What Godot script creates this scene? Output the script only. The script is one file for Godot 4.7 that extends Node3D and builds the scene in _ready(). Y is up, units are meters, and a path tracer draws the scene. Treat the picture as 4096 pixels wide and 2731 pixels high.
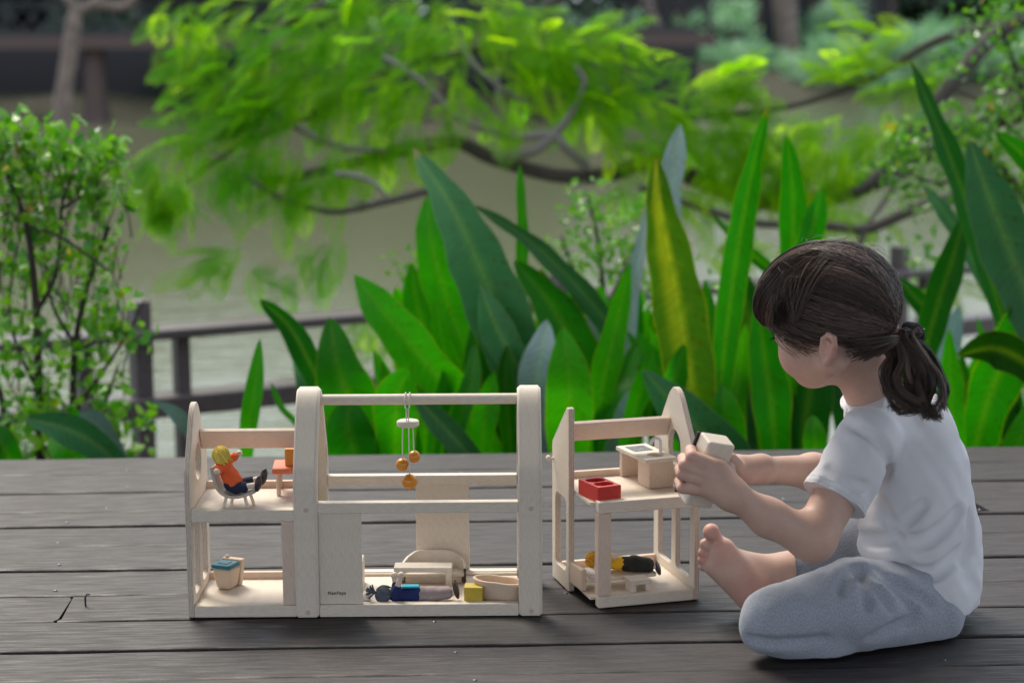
extends Node3D
# A child plays with an open wooden dollhouse on a weathered deck beside a pond. Units are metres, y is up, the deck's top is y = 0.

var rng := RandomNumberGenerator.new()
var used := {}
var M := {}


# A mesh under construction: vertices with normals, uvs and colours, and triangles turned so that their front follows the normals.
class MB:
	var v := PackedVector3Array()
	var n := PackedVector3Array()
	var uv := PackedVector2Array()
	var c := PackedColorArray()
	var i := PackedInt32Array()
	var tint := Color.WHITE

	func p(pos: Vector3, nor: Vector3, u := Vector2.ZERO) -> int:
		v.append(pos)
		n.append(nor)
		uv.append(u)
		c.append(tint)
		return v.size() - 1

	func tri(a: int, b: int, d: int) -> void:
		if (v[d] - v[a]).cross(v[b] - v[a]).dot(n[a] + n[b] + n[d]) < 0.0:
			i.append_array([a, d, b])
		else:
			i.append_array([a, b, d])

	func quad(a: int, b: int, d: int, e: int) -> void:
		tri(a, b, d)
		tri(a, d, e)

	func surface(m: ArrayMesh, mat: Material) -> ArrayMesh:
		for q in n.size():
			if not n[q].is_finite() or n[q].length_squared() < 0.5 or not v[q].is_finite():
				n[q] = Vector3.UP
		var a := []
		a.resize(Mesh.ARRAY_MAX)
		a[Mesh.ARRAY_VERTEX] = v
		a[Mesh.ARRAY_NORMAL] = n
		a[Mesh.ARRAY_TEX_UV] = uv
		a[Mesh.ARRAY_COLOR] = c
		a[Mesh.ARRAY_INDEX] = i
		m.add_surface_from_arrays(Mesh.PRIMITIVE_TRIANGLES, a)
		m.surface_set_material(m.get_surface_count() - 1, mat)
		return m

	# a box with rounded edges
	func rbox(at: Vector3, size: Vector3, r := 0.002, b := Basis(), taper := Vector2.ONE) -> void:
		var h := size * 0.5
		r = minf(r, minf(h.x, minf(h.y, h.z)) * 0.98)
		var inner := h - Vector3(r, r, r)
		for axis in 3:
			var ax1 := (axis + 1) % 3
			var ax2 := (axis + 2) % 3
			for sgn in [-1.0, 1.0]:
				var l1 := [-h[ax1], -inner[ax1], inner[ax1], h[ax1]]
				var l2 := [-h[ax2], -inner[ax2], inner[ax2], h[ax2]]
				var at0 := v.size()
				for s in 4:
					for t in 4:
						var q := Vector3.ZERO
						q[axis] = sgn * h[axis]
						q[ax1] = l1[s]
						q[ax2] = l2[t]
						var k := q.clamp(-inner, inner)
						var nn := (q - k).normalized()
						q = k + nn * r
						var f := lerpf(taper.x, taper.y, clampf((q.y + h.y) / size.y, 0.0, 1.0))
						p(at + b * Vector3(q.x * f, q.y, q.z * f), b * nn, Vector2(q[ax1], q[ax2]))
				for s in 3:
					for t in 3:
						var k0 := at0 + s * 4 + t
						quad(k0, k0 + 1, k0 + 5, k0 + 4)

	# a tube along points; radii one or one per point
	func tube(pts: Array, radii: Array, sides := 8, caps := true, flat := 1.0) -> void:
		var count := pts.size()
		var along := 0.0
		var prev := Vector3.ZERO
		var at0 := v.size()
		for k in count:
			var tan: Vector3 = (pts[mini(k + 1, count - 1)] - pts[maxi(k - 1, 0)]).normalized()
			var side: Vector3
			if k == 0:
				side = tan.cross(Vector3.UP if absf(tan.y) < 0.9 else Vector3.RIGHT).normalized()
			else:
				side = (prev - tan * prev.dot(tan)).normalized()
				along += pts[k].distance_to(pts[k - 1])
			prev = side
			var up := tan.cross(side)
			var r: float = radii[mini(k, radii.size() - 1)]
			for s in sides + 1:
				var a := TAU * s / sides
				var d := side * cos(a) + up * sin(a) * flat
				p(pts[k] + d * r, (side * cos(a) + up * sin(a) / flat).normalized(), Vector2(along, a / TAU * TAU * r))
		for k in count - 1:
			for s in sides:
				var q := at0 + k * (sides + 1) + s
				quad(q, q + 1, q + sides + 2, q + sides + 1)
		if caps:
			for e in [0, count - 1]:
				var tan: Vector3 = (pts[1] - pts[0]).normalized() * -1.0 if e == 0 else (pts[count - 1] - pts[count - 2]).normalized()
				var r: float = radii[mini(e, radii.size() - 1)]
				var mid := p(pts[e] + tan * r * 0.25, tan)
				var first := v.size()
				for s in sides + 1:
					var src: int = at0 + e * (sides + 1) + s
					p(v[src], (tan + n[src] * 0.6).normalized(), uv[src])
				for s in sides:
					tri(mid, first + s, first + s + 1)

	# a profile of (radius, height) turned about the y axis of xf
	func lathe(prof: Array, segs: int, xf := Transform3D(), squash := 1.0) -> void:
		var at0 := v.size()
		for k in prof.size():
			var t: Vector2 = prof[mini(k + 1, prof.size() - 1)] - prof[maxi(k - 1, 0)]
			var nr := Vector2(t.y, -t.x).normalized()
			for s in segs + 1:
				var a := TAU * s / segs
				var nn := Vector3(cos(a) * nr.x, nr.y, sin(a) * nr.x / squash).normalized()
				p(xf * Vector3(cos(a) * prof[k].x, prof[k].y, sin(a) * prof[k].x * squash), (xf.basis * nn).normalized(), Vector2(a * prof[k].x, prof[k].y))
		for k in prof.size() - 1:
			for s in segs:
				var q := at0 + k * (segs + 1) + s
				quad(q, q + 1, q + segs + 2, q + segs + 1)

	func ball(at: Vector3, radii: Vector3, b := Basis(), segs := 14) -> void:
		var prof := []
		for k in segs / 2 + 1:
			var a := PI * k / (segs / 2) - PI / 2
			prof.append(Vector2(maxf(cos(a), 0.0005), sin(a)))
		var at0 := v.size()
		lathe(prof, segs)
		for k in range(at0, v.size()):
			var q := v[k]
			v[k] = at + b * (q * radii)
			n[k] = (b * (q / radii)).normalized()


# A distance field on a grid, meshed as surface nets.
class Sdf:
	var o: Vector3
	var h: float
	var nx: int
	var ny: int
	var nz: int
	var f := PackedFloat32Array()

	func _init(lo: Vector3, hi: Vector3, cell: float) -> void:
		o = lo
		h = cell
		nx = int((hi.x - lo.x) / cell) + 2
		ny = int((hi.y - lo.y) / cell) + 2
		nz = int((hi.z - lo.z) / cell) + 2
		f.resize(nx * ny * nz)
		f.fill(1.0)

	# a capsule whose radius runs from ra to rb, joined smoothly over k (or cut out)
	func cap(a: Vector3, b: Vector3, ra: float, rb: float, k := 0.012, cut_out := false) -> void:
		var m := maxf(ra, rb) + k + 3.0 * h
		var lo := (a.min(b) - Vector3(m, m, m) - o) / h
		var hi := (a.max(b) + Vector3(m, m, m) - o) / h
		var ba := b - a
		var inv := 1.0 / maxf(ba.length_squared(), 1e-9)
		for z in range(maxi(0, int(lo.z)), mini(nz, int(hi.z) + 1)):
			for y in range(maxi(0, int(lo.y)), mini(ny, int(hi.y) + 1)):
				var row := (z * ny + y) * nx
				var q := o + Vector3(0.0, y, z) * h - a
				for x in range(maxi(0, int(lo.x)), mini(nx, int(hi.x) + 1)):
					var pa := Vector3(q.x + x * h, q.y, q.z)
					var t := clampf(pa.dot(ba) * inv, 0.0, 1.0)
					var d := (pa - ba * t).length() - lerpf(ra, rb, t)
					var e := f[row + x]
					if cut_out:
						d = -d
						var w := maxf(k - absf(d - e), 0.0)
						f[row + x] = maxf(d, e) + w * w * 0.25 / k
					else:
						var w := maxf(k - absf(d - e), 0.0)
						f[row + x] = minf(d, e) - w * w * 0.25 / k

	func path(pts: Array, radii: Array, k := 0.012, cut_out := false) -> void:
		for j in pts.size() - 1:
			cap(pts[j], pts[j + 1], radii[mini(j, radii.size() - 1)], radii[mini(j + 1, radii.size() - 1)], k, cut_out)

	func ell(at: Vector3, rad: Vector3, b := Basis(), k := 0.012, cut_out := false) -> void:
		var big := maxf(rad.x, maxf(rad.y, rad.z))
		var m := big + k + 3.0 * h
		var lo := (at - Vector3(m, m, m) - o) / h
		var hi := (at + Vector3(m, m, m) - o) / h
		var inv := b.inverse()
		for z in range(maxi(0, int(lo.z)), mini(nz, int(hi.z) + 1)):
			for y in range(maxi(0, int(lo.y)), mini(ny, int(hi.y) + 1)):
				var row := (z * ny + y) * nx
				for x in range(maxi(0, int(lo.x)), mini(nx, int(hi.x) + 1)):
					var q := inv * (o + Vector3(x, y, z) * h - at)
					var k0 := (q / rad).length()
					var k1 := (q / (rad * rad)).length()
					var d := k0 * (k0 - 1.0) / maxf(k1, 1e-6) if k0 > 0.05 else -minf(rad.x, minf(rad.y, rad.z))
					var e := f[row + x]
					if cut_out:
						d = -d
						var w := maxf(k - absf(d - e), 0.0)
						f[row + x] = maxf(d, e) + w * w * 0.25 / k
					else:
						var w := maxf(k - absf(d - e), 0.0)
						f[row + x] = minf(d, e) - w * w * 0.25 / k

	# keeps the side of the plane that n points away from
	func cut(q: Vector3, n: Vector3, near := Vector3.ZERO, reach := 99.0) -> void:
		for z in nz:
			for y in ny:
				for x in nx:
					var w := o + Vector3(x, y, z) * h
					if w.distance_squared_to(near) < reach * reach:
						var at := (z * ny + y) * nx + x
						f[at] = maxf(f[at], n.dot(w - q))

	# pushes the surface out and in by a noise, stretched by the basis
	func ripple(noise: FastNoiseLite, b: Basis, depth: float) -> void:
		for z in nz:
			for y in ny:
				for x in nx:
					var at := (z * ny + y) * nx + x
					if absf(f[at]) < 0.02:
						f[at] += noise.get_noise_3dv(b * (o + Vector3(x, y, z) * h)) * depth

	func val(p: Vector3) -> float:
		var q := (p - o) / h
		var x := clampi(int(q.x), 0, nx - 2)
		var y := clampi(int(q.y), 0, ny - 2)
		var z := clampi(int(q.z), 0, nz - 2)
		q -= Vector3(x, y, z)
		var a := (z * ny + y) * nx + x
		var l := nx * ny
		var c0 := lerpf(lerpf(f[a], f[a + 1], q.x), lerpf(f[a + nx], f[a + nx + 1], q.x), q.y)
		var c1 := lerpf(lerpf(f[a + l], f[a + l + 1], q.x), lerpf(f[a + l + nx], f[a + l + nx + 1], q.x), q.y)
		return lerpf(c0, c1, q.z)

	func to(mb: MB) -> void:
		var l := nx * ny
		var ids := {}
		var off := [0, 1, nx, nx + 1, l, l + 1, l + nx, l + nx + 1]
		var pos := [Vector3(0, 0, 0), Vector3(1, 0, 0), Vector3(0, 1, 0), Vector3(1, 1, 0), Vector3(0, 0, 1), Vector3(1, 0, 1), Vector3(0, 1, 1), Vector3(1, 1, 1)]
		var edges := [[0, 1], [2, 3], [4, 5], [6, 7], [0, 2], [1, 3], [4, 6], [5, 7], [0, 4], [1, 5], [2, 6], [3, 7]]
		var reach := 3.5 * h
		for z in nz - 1:
			for y in ny - 1:
				var a := (z * ny + y) * nx - 1
				for x in nx - 1:
					a += 1
					if absf(f[a]) > reach:
						continue
					var inside := 0
					for k in 8:
						if f[a + off[k]] < 0.0:
							inside += 1
					if inside == 0 or inside == 8:
						continue
					var s := Vector3.ZERO
					var count := 0
					for e in edges:
						var u := f[a + off[e[0]]]
						var w := f[a + off[e[1]]]
						if (u < 0.0) != (w < 0.0):
							s += pos[e[0]].lerp(pos[e[1]], u / (u - w))
							count += 1
					var q := o + (Vector3(x, y, z) + s / count) * h
					var d := h * 0.9
					var g := Vector3(val(q + Vector3(d, 0, 0)) - val(q - Vector3(d, 0, 0)), val(q + Vector3(0, d, 0)) - val(q - Vector3(0, d, 0)), val(q + Vector3(0, 0, d)) - val(q - Vector3(0, 0, d)))
					ids[a] = mb.p(q, g.normalized(), Vector2(q.x + q.z, q.y))
		var step := [1, nx, l]
		for a in ids:
			for axis in 3:
				if (f[a] < 0.0) != (f[a + step[axis]] < 0.0):
					var s1: int = step[(axis + 1) % 3]
					var s2: int = step[(axis + 2) % 3]
					if ids.has(a - s1) and ids.has(a - s2) and ids.has(a - s1 - s2):
						mb.quad(ids[a], ids[a - s1], ids[a - s1 - s2], ids[a - s2])


func numbered(called: String) -> String:
	used[called] = used.get(called, -1) + 1
	return called if used[called] == 0 else "%s_%03d" % [called, used[called]]


func tag(o: Node3D, label: String, category: String, group := "", kind := "") -> Node3D:
	o.set_meta("label", label)
	if category:
		o.set_meta("category", category)
	if group:
		o.set_meta("group", group)
	if kind:
		o.set_meta("kind", kind)
	return o


# a thing: a node at its base, whose children are its parts
func thing(called: String, label: String, category: String, at := Vector3.ZERO, turn := 0.0, group := "") -> Node3D:
	var o := Node3D.new()
	o.name = numbered(called)
	add_child(o)
	o.position = at
	o.rotation.y = turn
	return tag(o, label, category, group)


func part(called: String, mb: MB, mat: Material, parent: Node3D) -> MeshInstance3D:
	return part_of(called, mb.surface(ArrayMesh.new(), mat), parent)


func part_of(called: String, mesh: Mesh, parent: Node3D) -> MeshInstance3D:
	var o := MeshInstance3D.new()
	o.name = called if parent != self else numbered(called)
	o.mesh = mesh
	parent.add_child(o, true)
	return o


func setting(called: String, mb: MB, mat: Material, label := "") -> MeshInstance3D:
	var o := part(called, mb, mat, self)
	o.set_meta("kind", "structure")
	if label:
		o.set_meta("label", label)
	return o


func box(called: String, at: Vector3, size: Vector3, r: float, mat: Material, parent: Node3D, b := Basis()) -> MeshInstance3D:
	var mb := MB.new()
	mb.rbox(at, size, r, b)
	return part(called, mb, mat, parent)


func rot(x: float, y: float, z: float) -> Basis:
	return Basis.from_euler(Vector3(deg_to_rad(x), deg_to_rad(y), deg_to_rad(z)))


func lin(r: float, g: float, b: float) -> Color:
	return Color(r, g, b).linear_to_srgb()


# a smooth curve through points
func spline(pts: Array, per := 6) -> Array:
	var out := []
	for k in pts.size() - 1:
		var a: Vector3 = pts[maxi(k - 1, 0)]
		var d: Vector3 = pts[mini(k + 2, pts.size() - 1)]
		for s in per:
			out.append(pts[k].cubic_interpolate(pts[k + 1], a, d, float(s) / per))
	out.append(pts[-1])
	return out


func ramp_radii(a: float, b: float, count: int) -> Array:
	var out := []
	for k in count:
		out.append(lerpf(a, b, float(k) / (count - 1)))
	return out


# points of an outline with its corners rounded: corners are (x, y, radius)
func rounded(corners: Array, step := 0.003) -> PackedVector2Array:
	var out := PackedVector2Array()
	var count := corners.size()
	for k in count:
		var c := Vector2(corners[k].x, corners[k].y)
		var a := Vector2(corners[(k + count - 1) % count].x, corners[(k + count - 1) % count].y)
		var b := Vector2(corners[(k + 1) % count].x, corners[(k + 1) % count].y)
		var r: float = corners[k].z
		var da := (a - c).normalized()
		var db := (b - c).normalized()
		var half := acos(clampf(da.dot(db), -1.0, 1.0)) / 2.0
		var back := minf(r / tan(half), minf(a.distance_to(c), b.distance_to(c)) * 0.49) if r > 0.0 else 0.0
		var first := c + da * back
		if out.size():
			var last := out[-1]
			var n := int(last.distance_to(first) / step)
			for j in range(1, n):
				out.append(last.lerp(first, float(j) / n))
		if back > 0.0:
			var n := maxi(3, int(r * (PI - 2.0 * half) / step) + 2)
			for j in n + 1:
				var t := float(j) / n
				out.append(first.lerp(c, t).lerp(c.lerp(c + db * back, t), t))
		else:
			out.append(c)
	var n := int(out[-1].distance_to(out[0]) / step)
	var last := out[-1]
	for j in range(1, n):
		out.append(last.lerp(out[0], float(j) / n))
	return out


func disc(at: Vector2, r: float, n := 28) -> PackedVector2Array:
	var out := PackedVector2Array()
	for k in n:
		out.append(at + Vector2.from_angle(TAU * k / n) * r)
	return out


# a board cut to an outline with holes: faces in one material, the cut edges in another; it lies in the xy plane of xf and is t thick along z
func board(outer: PackedVector2Array, holes: Array, t: float, bevel: float, xf: Transform3D, face: Material, edge: Material) -> ArrayMesh:
	var mf := MB.new()
	var me := MB.new()
	var loops := [outer] + holes
	var all := PackedVector2Array()
	for q in loops.size():
		var lp: PackedVector2Array = loops[q]
		if Geometry2D.is_polygon_clockwise(lp) != (q > 0):
			lp.reverse()
		var count := lp.size()
		var inset := PackedVector2Array()
		var nor := PackedVector2Array()
		for k in count:
			var d := (lp[(k + 1) % count] - lp[(k + count - 1) % count]).normalized()
			nor.append(Vector2(d.y, -d.x))
			inset.append(lp[k] - nor[k] * bevel)
		all.append_array(inset)
		var along := 0.0
		var at0 := me.v.size()
		for k in count + 1:
			var j := k % count
			if k:
				along += lp[j].distance_to(lp[k - 1])
			var n3 := Vector3(nor[j].x, nor[j].y, 0)
			for r in [[inset[j], 0.5, 0.7], [lp[j], 0.5 - bevel / t, 0.0], [lp[j], bevel / t - 0.5, 0.0], [inset[j], -0.5, -0.7]]:
				me.p(xf * Vector3(r[0].x, r[0].y, r[1] * t), (xf.basis * (n3 + Vector3(0, 0, r[2]))).normalized(), Vector2(along * 8.0, r[1] + 0.5))
		for k in count:
			for r in 3:
				var a := at0 + k * 4 + r
				me.quad(a, a + 1, a + 5, a + 4)
	var tris := Geometry2D.triangulate_delaunay(all)

	for side in [1.0, -1.0]:
		var at0 := mf.v.size()
		for q in all:
			mf.p(xf * Vector3(q.x, q.y, side * t / 2), (xf.basis * Vector3(0, 0, side)).normalized(), q)
		for k in range(0, tris.size(), 3):
			var mid := (all[tris[k]] + all[tris[k + 1]] + all[tris[k + 2]]) / 3.0
			if not Geometry2D.is_point_in_polygon(mid, outer):
				continue
			var open := false
			for hole in holes:
				open = open or Geometry2D.is_point_in_polygon(mid, hole)
			if not open:
				mf.tri(at0 + tris[k], at0 + tris[k + 1], at0 + tris[k + 2])
	return me.surface(mf.surface(ArrayMesh.new(), face), edge)


func lettering(called: String, text: String, height: float, mat: Material, parent: Node3D, xf: Transform3D) -> void:
	var t := TextMesh.new()
	var font := SystemFont.new()
	font.font_names = PackedStringArray(["Droid Sans"])
	font.font_weight = 700
	t.font = font
	t.text = text
	t.font_size = 64
	t.pixel_size = height / 64.0
	t.depth = 0.0006
	t.material = mat
	var o := part_of(called, t, parent)
	o.transform = xf


func _ready() -> void:
	rng.seed = 7
	var cam := Camera3D.new()
	cam.name = "camera"
	var lens := CameraAttributesPhysical.new()
	lens.frustum_focal_length = 63.75
	lens.frustum_focus_distance = 2.72
	lens.frustum_near = 0.05
	lens.frustum_far = 400.0
	lens.exposure_aperture = 3.5
	cam.attributes = lens
	cam.far = 400.0
	add_child(cam)
	cam.position = Vector3(0, 0.86, 0)
	cam.basis = Basis(Vector3.RIGHT, -atan(684.0 / 4165.0)) * Basis(Vector3.BACK, deg_to_rad(-0.3))
	cam.current = true
	var env := Environment.new()
	env.background_mode = Environment.BG_SKY
	env.tonemap_mode = Environment.TONE_MAPPER_LINEAR
	env.tonemap_exposure = 2.65
	env.sdfgi_enabled = true
	env.ssao_enabled = true
	env.ssil_enabled = true
	var sky := ProceduralSkyMaterial.new()
	sky.sky_top_color = Color(0.90, 0.94, 1.0)
	sky.sky_horizon_color = Color(0.86, 0.90, 0.96)
	sky.sky_curve = 0.15
	sky.sky_energy_multiplier = 0.82
	sky.ground_bottom_color = Color(0.24, 0.26, 0.2)
	sky.ground_horizon_color = Color(0.4, 0.44, 0.4)
	env.sky = Sky.new()
	env.sky.sky_material = sky
	var world := WorldEnvironment.new()
	world.name = "world"
	world.environment = env
	add_child(world)
	var sun := DirectionalLight3D.new()
	sun.name = "sun"
	sun.light_energy = 0.5
	sun.light_color = Color(1.0, 0.97, 0.92)
	sun.light_angular_distance = 25.0
	sun.shadow_enabled = true
	add_child(sun)
	sun.look_at_from_position(Vector3(-4.0, 10.0, -7.0), Vector3.ZERO)
	make_materials()
	build_pavilion()
	build_deck()
	build_pond()
	build_far_bank()
	build_fence()
	build_toys()
	build_person()
	build_leaf_plants()
	build_shrubs()
	build_feather_tree()


func noise_texture(freq: float, octaves: int, ramp: Array, size := 512, seed_no := 1, normal := false, bump := 6.0) -> NoiseTexture2D:
	var n := FastNoiseLite.new()
	n.noise_type = FastNoiseLite.TYPE_SIMPLEX_SMOOTH
	n.frequency = freq
	n.fractal_octaves = octaves
	n.fractal_gain = 0.55
	n.seed = seed_no
	var t := NoiseTexture2D.new()
	t.width = size
	t.height = size
	t.seamless = true
	t.noise = n
	t.as_normal_map = normal
	t.bump_strength = bump
	if ramp.size():
		var g := Gradient.new()
		g.offsets = PackedFloat32Array()
		g.colors = PackedColorArray()
		var offs := PackedFloat32Array()
		var cols := PackedColorArray()
		for r in ramp:
			offs.append(r[0])
			cols.append(r[1])
		g.offsets = offs
		g.colors = cols
		t.color_ramp = g
	return t


func grey(x: float) -> Color:
	return Color(x, x, x)


func plain(color: Color, rough: float, tint := false) -> StandardMaterial3D:
	var m := StandardMaterial3D.new()
	m.albedo_color = color
	m.roughness = rough
	m.vertex_color_use_as_albedo = tint
	return m


func make_materials() -> void:
	# pale rubberwood, one material for each direction of the grain, all sharing two textures
	var grain := noise_texture(0.03, 5, [[0.0, Color(0.86, 0.80, 0.74)], [0.42, Color(0.965, 0.95, 0.935)], [1.0, Color(1, 1, 1)]], 512, 3)
	var fine := noise_texture(0.03, 4, [], 512, 5)
	for axis in 3:
		for tone in [["toy", lin(0.77, 0.695, 0.59)], ["rosy", lin(0.72, 0.575, 0.47)], ["panel", lin(0.76, 0.68, 0.575)]]:
			var m := plain(tone[1], 0.55)
			m.albedo_texture = grain
			m.uv1_triplanar = true
			var s := Vector3(70, 70, 70)
			s[axis] = 4.0
			m.uv1_scale = s
			m.heightmap_enabled = true
			m.heightmap_texture = fine
			m.heightmap_scale = 0.02
			M[tone[0] + "_" + "xyz"[axis]] = m
	# plywood edges: thin layers across v
	var img := Image.create(256, 64, false, Image.FORMAT_RGB8)
	var n := FastNoiseLite.new()
	n.seed = 9
	n.frequency = 0.035
	for y in 64:
		var layer := int(y * 7 / 64.0)
		for x in 256:
			var k := 0.88 + 0.12 * n.get_noise_2d(x * (0.6 if layer % 2 else 3.0), y * 2.0 + layer * 50)
			var base := Color(0.93, 0.87, 0.80) if layer % 2 == 0 else Color(0.80, 0.71, 0.63)
			img.set_pixel(x, y, Color(base.r * k, base.g * k, base.b * k))
	var ply := plain(Color.WHITE, 0.65)
	ply.albedo_texture = ImageTexture.create_from_image(img)
	M.ply = ply
	M.cork = plain(lin(0.70, 0.56, 0.43), 0.85)
	M.cork.albedo_texture = noise_texture(0.2, 3, [[0.2, Color(0.86, 0.82, 0.78)], [0.7, Color(1, 1, 1)]], 256, 12)
	M.cork.uv1_triplanar = true
	M.cork.uv1_scale = Vector3(14, 14, 14)
	M.teal = plain(lin(0.012, 0.155, 0.225), 0.55)
	M.red = plain(lin(0.62, 0.035, 0.022), 0.45)
	M.orange = plain(lin(0.82, 0.20, 0.085), 0.5)
	M.amber = plain(lin(0.72, 0.31, 0.03), 0.42)
	M.bead = plain(lin(0.68, 0.27, 0.022), 0.28)
	M.mustard = plain(lin(0.56, 0.42, 0.035), 0.5)
	for k in ["amber", "mustard", "orange", "red", "teal", "bead"]:
		M[k].albedo_texture = grain
		M[k].uv1_triplanar = true
		M[k].uv1_scale = Vector3(40, 5, 40)
	M.ink = plain(lin(0.03, 0.018, 0.012), 0.7)
	M.plug = plain(lin(0.52, 0.43, 0.37), 0.65)
	M.cord = plain(lin(0.66, 0.60, 0.55), 0.95)
	M.white_cloth = plain(lin(0.72, 0.70, 0.68), 0.95)
	M.white_plastic = plain(lin(0.75, 0.74, 0.73), 0.4)
	M.dark_plastic = plain(lin(0.02, 0.02, 0.022), 0.5)
	M.stove_grey = plain(lin(0.13, 0.14, 0.15), 0.8)
	M.stove_ring = plain(lin(0.42, 0.42, 0.41), 0.8)
	M.doll_wood = plain(lin(0.68, 0.545, 0.43), 0.5)
	M.dark_shoe = plain(lin(0.045, 0.028, 0.03), 0.4)
	for cloth in [["cloth_orange", lin(0.82, 0.125, 0.03)], ["cloth_denim", lin(0.016, 0.020, 0.050)], ["cloth_navy", lin(0.010, 0.020, 0.10)], ["cloth_cyan", lin(0.03, 0.36, 0.48)], ["cloth_mauve", lin(0.30, 0.235, 0.225)], ["cloth_yellow", lin(0.80, 0.46, 0.02)], ["cloth_olive", lin(0.022, 0.023, 0.017)]]:
		var m := plain(cloth[1], 0.9)
		m.rim_enabled = true
		m.rim = 0.3
		m.rim_tint = 0.7
		M[cloth[0]] = m
	M.yarn_blond = plain(Color.WHITE, 0.9, true)
	# weathered deck boards
	var weather := noise_texture(0.018, 6, [[0.10, Color(0.28, 0.23, 0.21)], [0.36, Color(0.48, 0.43, 0.415)], [0.55, Color(0.59, 0.55, 0.54)], [0.75, Color(0.68, 0.65, 0.65)], [0.95, Color(0.82, 0.80, 0.81)]], 1024, 21)
	var relief := noise_texture(0.02, 5, [], 1024, 22)
	var stain := noise_texture(0.012, 4, [[0.15, Color(0.62, 0.58, 0.56)], [0.45, Color(0.92, 0.91, 0.91)], [0.8, Color(1, 1, 1)]], 512, 23)
	var deck := plain(lin(0.104, 0.086, 0.085), 0.68, true)
	deck.albedo_texture = weather
	deck.heightmap_enabled = true
	deck.heightmap_texture = relief
	deck.heightmap_scale = 0.09
	deck.roughness_texture = noise_texture(0.02, 4, [[0.2, grey(0.75)], [0.7, grey(1.0)]], 512, 25)
	deck.detail_enabled = true
	deck.detail_albedo = stain
	deck.detail_blend_mode = BaseMaterial3D.BLEND_MODE_MUL
	M.deck = deck
	M.nail = plain(lin(0.10, 0.11, 0.13), 0.35)
	M.nail.metallic = 0.8
	M.dark_wood = plain(lin(0.085, 0.062, 0.06), 0.4)
	M.dark_wood.albedo_texture = noise_texture(0.02, 5, [[0.2, grey(0.7)], [0.7, grey(1.0)]], 512, 31)
	M.dark_wood.uv1_triplanar = true
	M.dark_wood.uv1_scale = Vector3(2, 12, 12)
	M.fence_wood = plain(lin(0.10, 0.078, 0.08), 0.4)
	M.fence_wood.albedo_texture = M.dark_wood.albedo_texture
	M.fence_wood.uv1_triplanar = true
	M.fence_wood.uv1_scale = Vector3(2, 12, 12)
	M.soil = plain(lin(0.045, 0.035, 0.022), 0.95)
	M.soil.albedo_texture = noise_texture(0.05, 5, [[0.2, grey(0.5)], [0.8, grey(1.0)]], 512, 33)
	M.soil.uv1_triplanar = true
	M.water = plain(lin(0.125, 0.138, 0.075), 0.06)
	M.water.metallic_specular = 0.27
	M.water.normal_enabled = true
	M.water.normal_texture = noise_texture(0.02, 4, [], 1024, 41, true, 5.0)
	M.water.normal_scale = 0.22
	M.water.uv1_triplanar = true
	M.water.uv1_world_triplanar = true
	M.water.uv1_scale = Vector3(0.22, 0.5, 0.5)
	# plants
	var veins := Image.create(256, 128, false, Image.FORMAT_RGB8)
	for y in 128:
		for x in 256:
			var slant := absf(y - 63.5) * 0.7
			var k := 0.90 + 0.035 * sin((x - slant) * TAU / 12.8) + 0.09 * n.get_noise_2d((x - slant) * 2.5, y * 0.5) + 0.05 * n.get_noise_2d(x * 0.3, y * 0.3 + 300.0)
			if absf(y - 63.5) < 1.6:
				k += 0.12
			veins.set_pixel(x, y, Color(k, k, k))
	for q in 16:
		var at := Vector2(fmod(q * 97.0, 250.0), fmod(q * 53.0 + 11.0, 124.0))
		var r := 1.5 + fmod(q * 1.7, 3.0)
		for y in range(maxi(0, int(at.y - 6)), mini(128, int(at.y + 7))):
			for x in range(maxi(0, int(at.x - 10)), mini(256, int(at.x + 11))):
				var d := Vector2((x - at.x) * 0.6, y - at.y).length() / r
				if d < 1.4:
					veins.set_pixel(x, y, veins.get_pixel(x, y).lerp(Color(1.0, 0.72, 0.42), 0.75 * smoothstep(1.4, 0.7, d)))
	var leaf := plain(Color.WHITE, 0.42, true)
	leaf.albedo_texture = ImageTexture.create_from_image(veins)
	leaf.backlight_enabled = true
	leaf.backlight = Color(1.15, 1.2, 0.4)
	leaf.metallic_specular = 0.35
	M.leaf = leaf
	M.waxy_leaf = plain(Color.WHITE, 0.42, true)
	M.waxy_leaf.metallic_specular = 0.35
	M.waxy_leaf.albedo_texture = leaf.albedo_texture
	M.waxy_leaf.backlight_enabled = true
	M.waxy_leaf.backlight = Color(0.3, 0.35, 0.12)
	var small := plain(Color.WHITE, 0.28, true)
	small.backlight_enabled = true
	small.backlight = Color(0.8, 0.9, 0.4)
	M.small_leaf = small
	var feather := plain(Color.WHITE, 0.45, true)
	feather.backlight_enabled = true
	feather.backlight = Color(1.3, 1.3, 0.5)
	M.feather = feather
	M.bark = plain(lin(0.085, 0.070, 0.058), 0.9)
	M.bark_pale = plain(lin(0.26, 0.24, 0.215), 0.85)
	for k in ["bark", "bark_pale"]:
		M[k].albedo_texture = noise_texture(0.03, 5, [[0.2, grey(0.6)], [0.8, grey(1.0)]], 512, 35)
		M[k].uv1_triplanar = true
		M[k].uv1_scale = Vector3(8, 3, 8)
	M.bank = plain(lin(0.05, 0.042, 0.032), 0.95)
	M.bank.albedo_texture = noise_texture(0.03, 5, [[0.25, Color(0.6, 0.55, 0.5)], [0.5, Color(0.9, 0.9, 0.7)], [0.75, Color(0.75, 1.0, 0.6)]], 512, 36)
	M.bank.uv1_triplanar = true
	M.bank.uv1_scale = Vector3(0.3, 0.3, 0.3)
	M.bridge_beam = plain(lin(0.075, 0.05, 0.045), 0.8)
	M.bridge_dark = plain(lin(0.022, 0.022, 0.026), 0.8)
	M.trunk_pale = plain(lin(0.24, 0.185, 0.16), 0.9)
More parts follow.
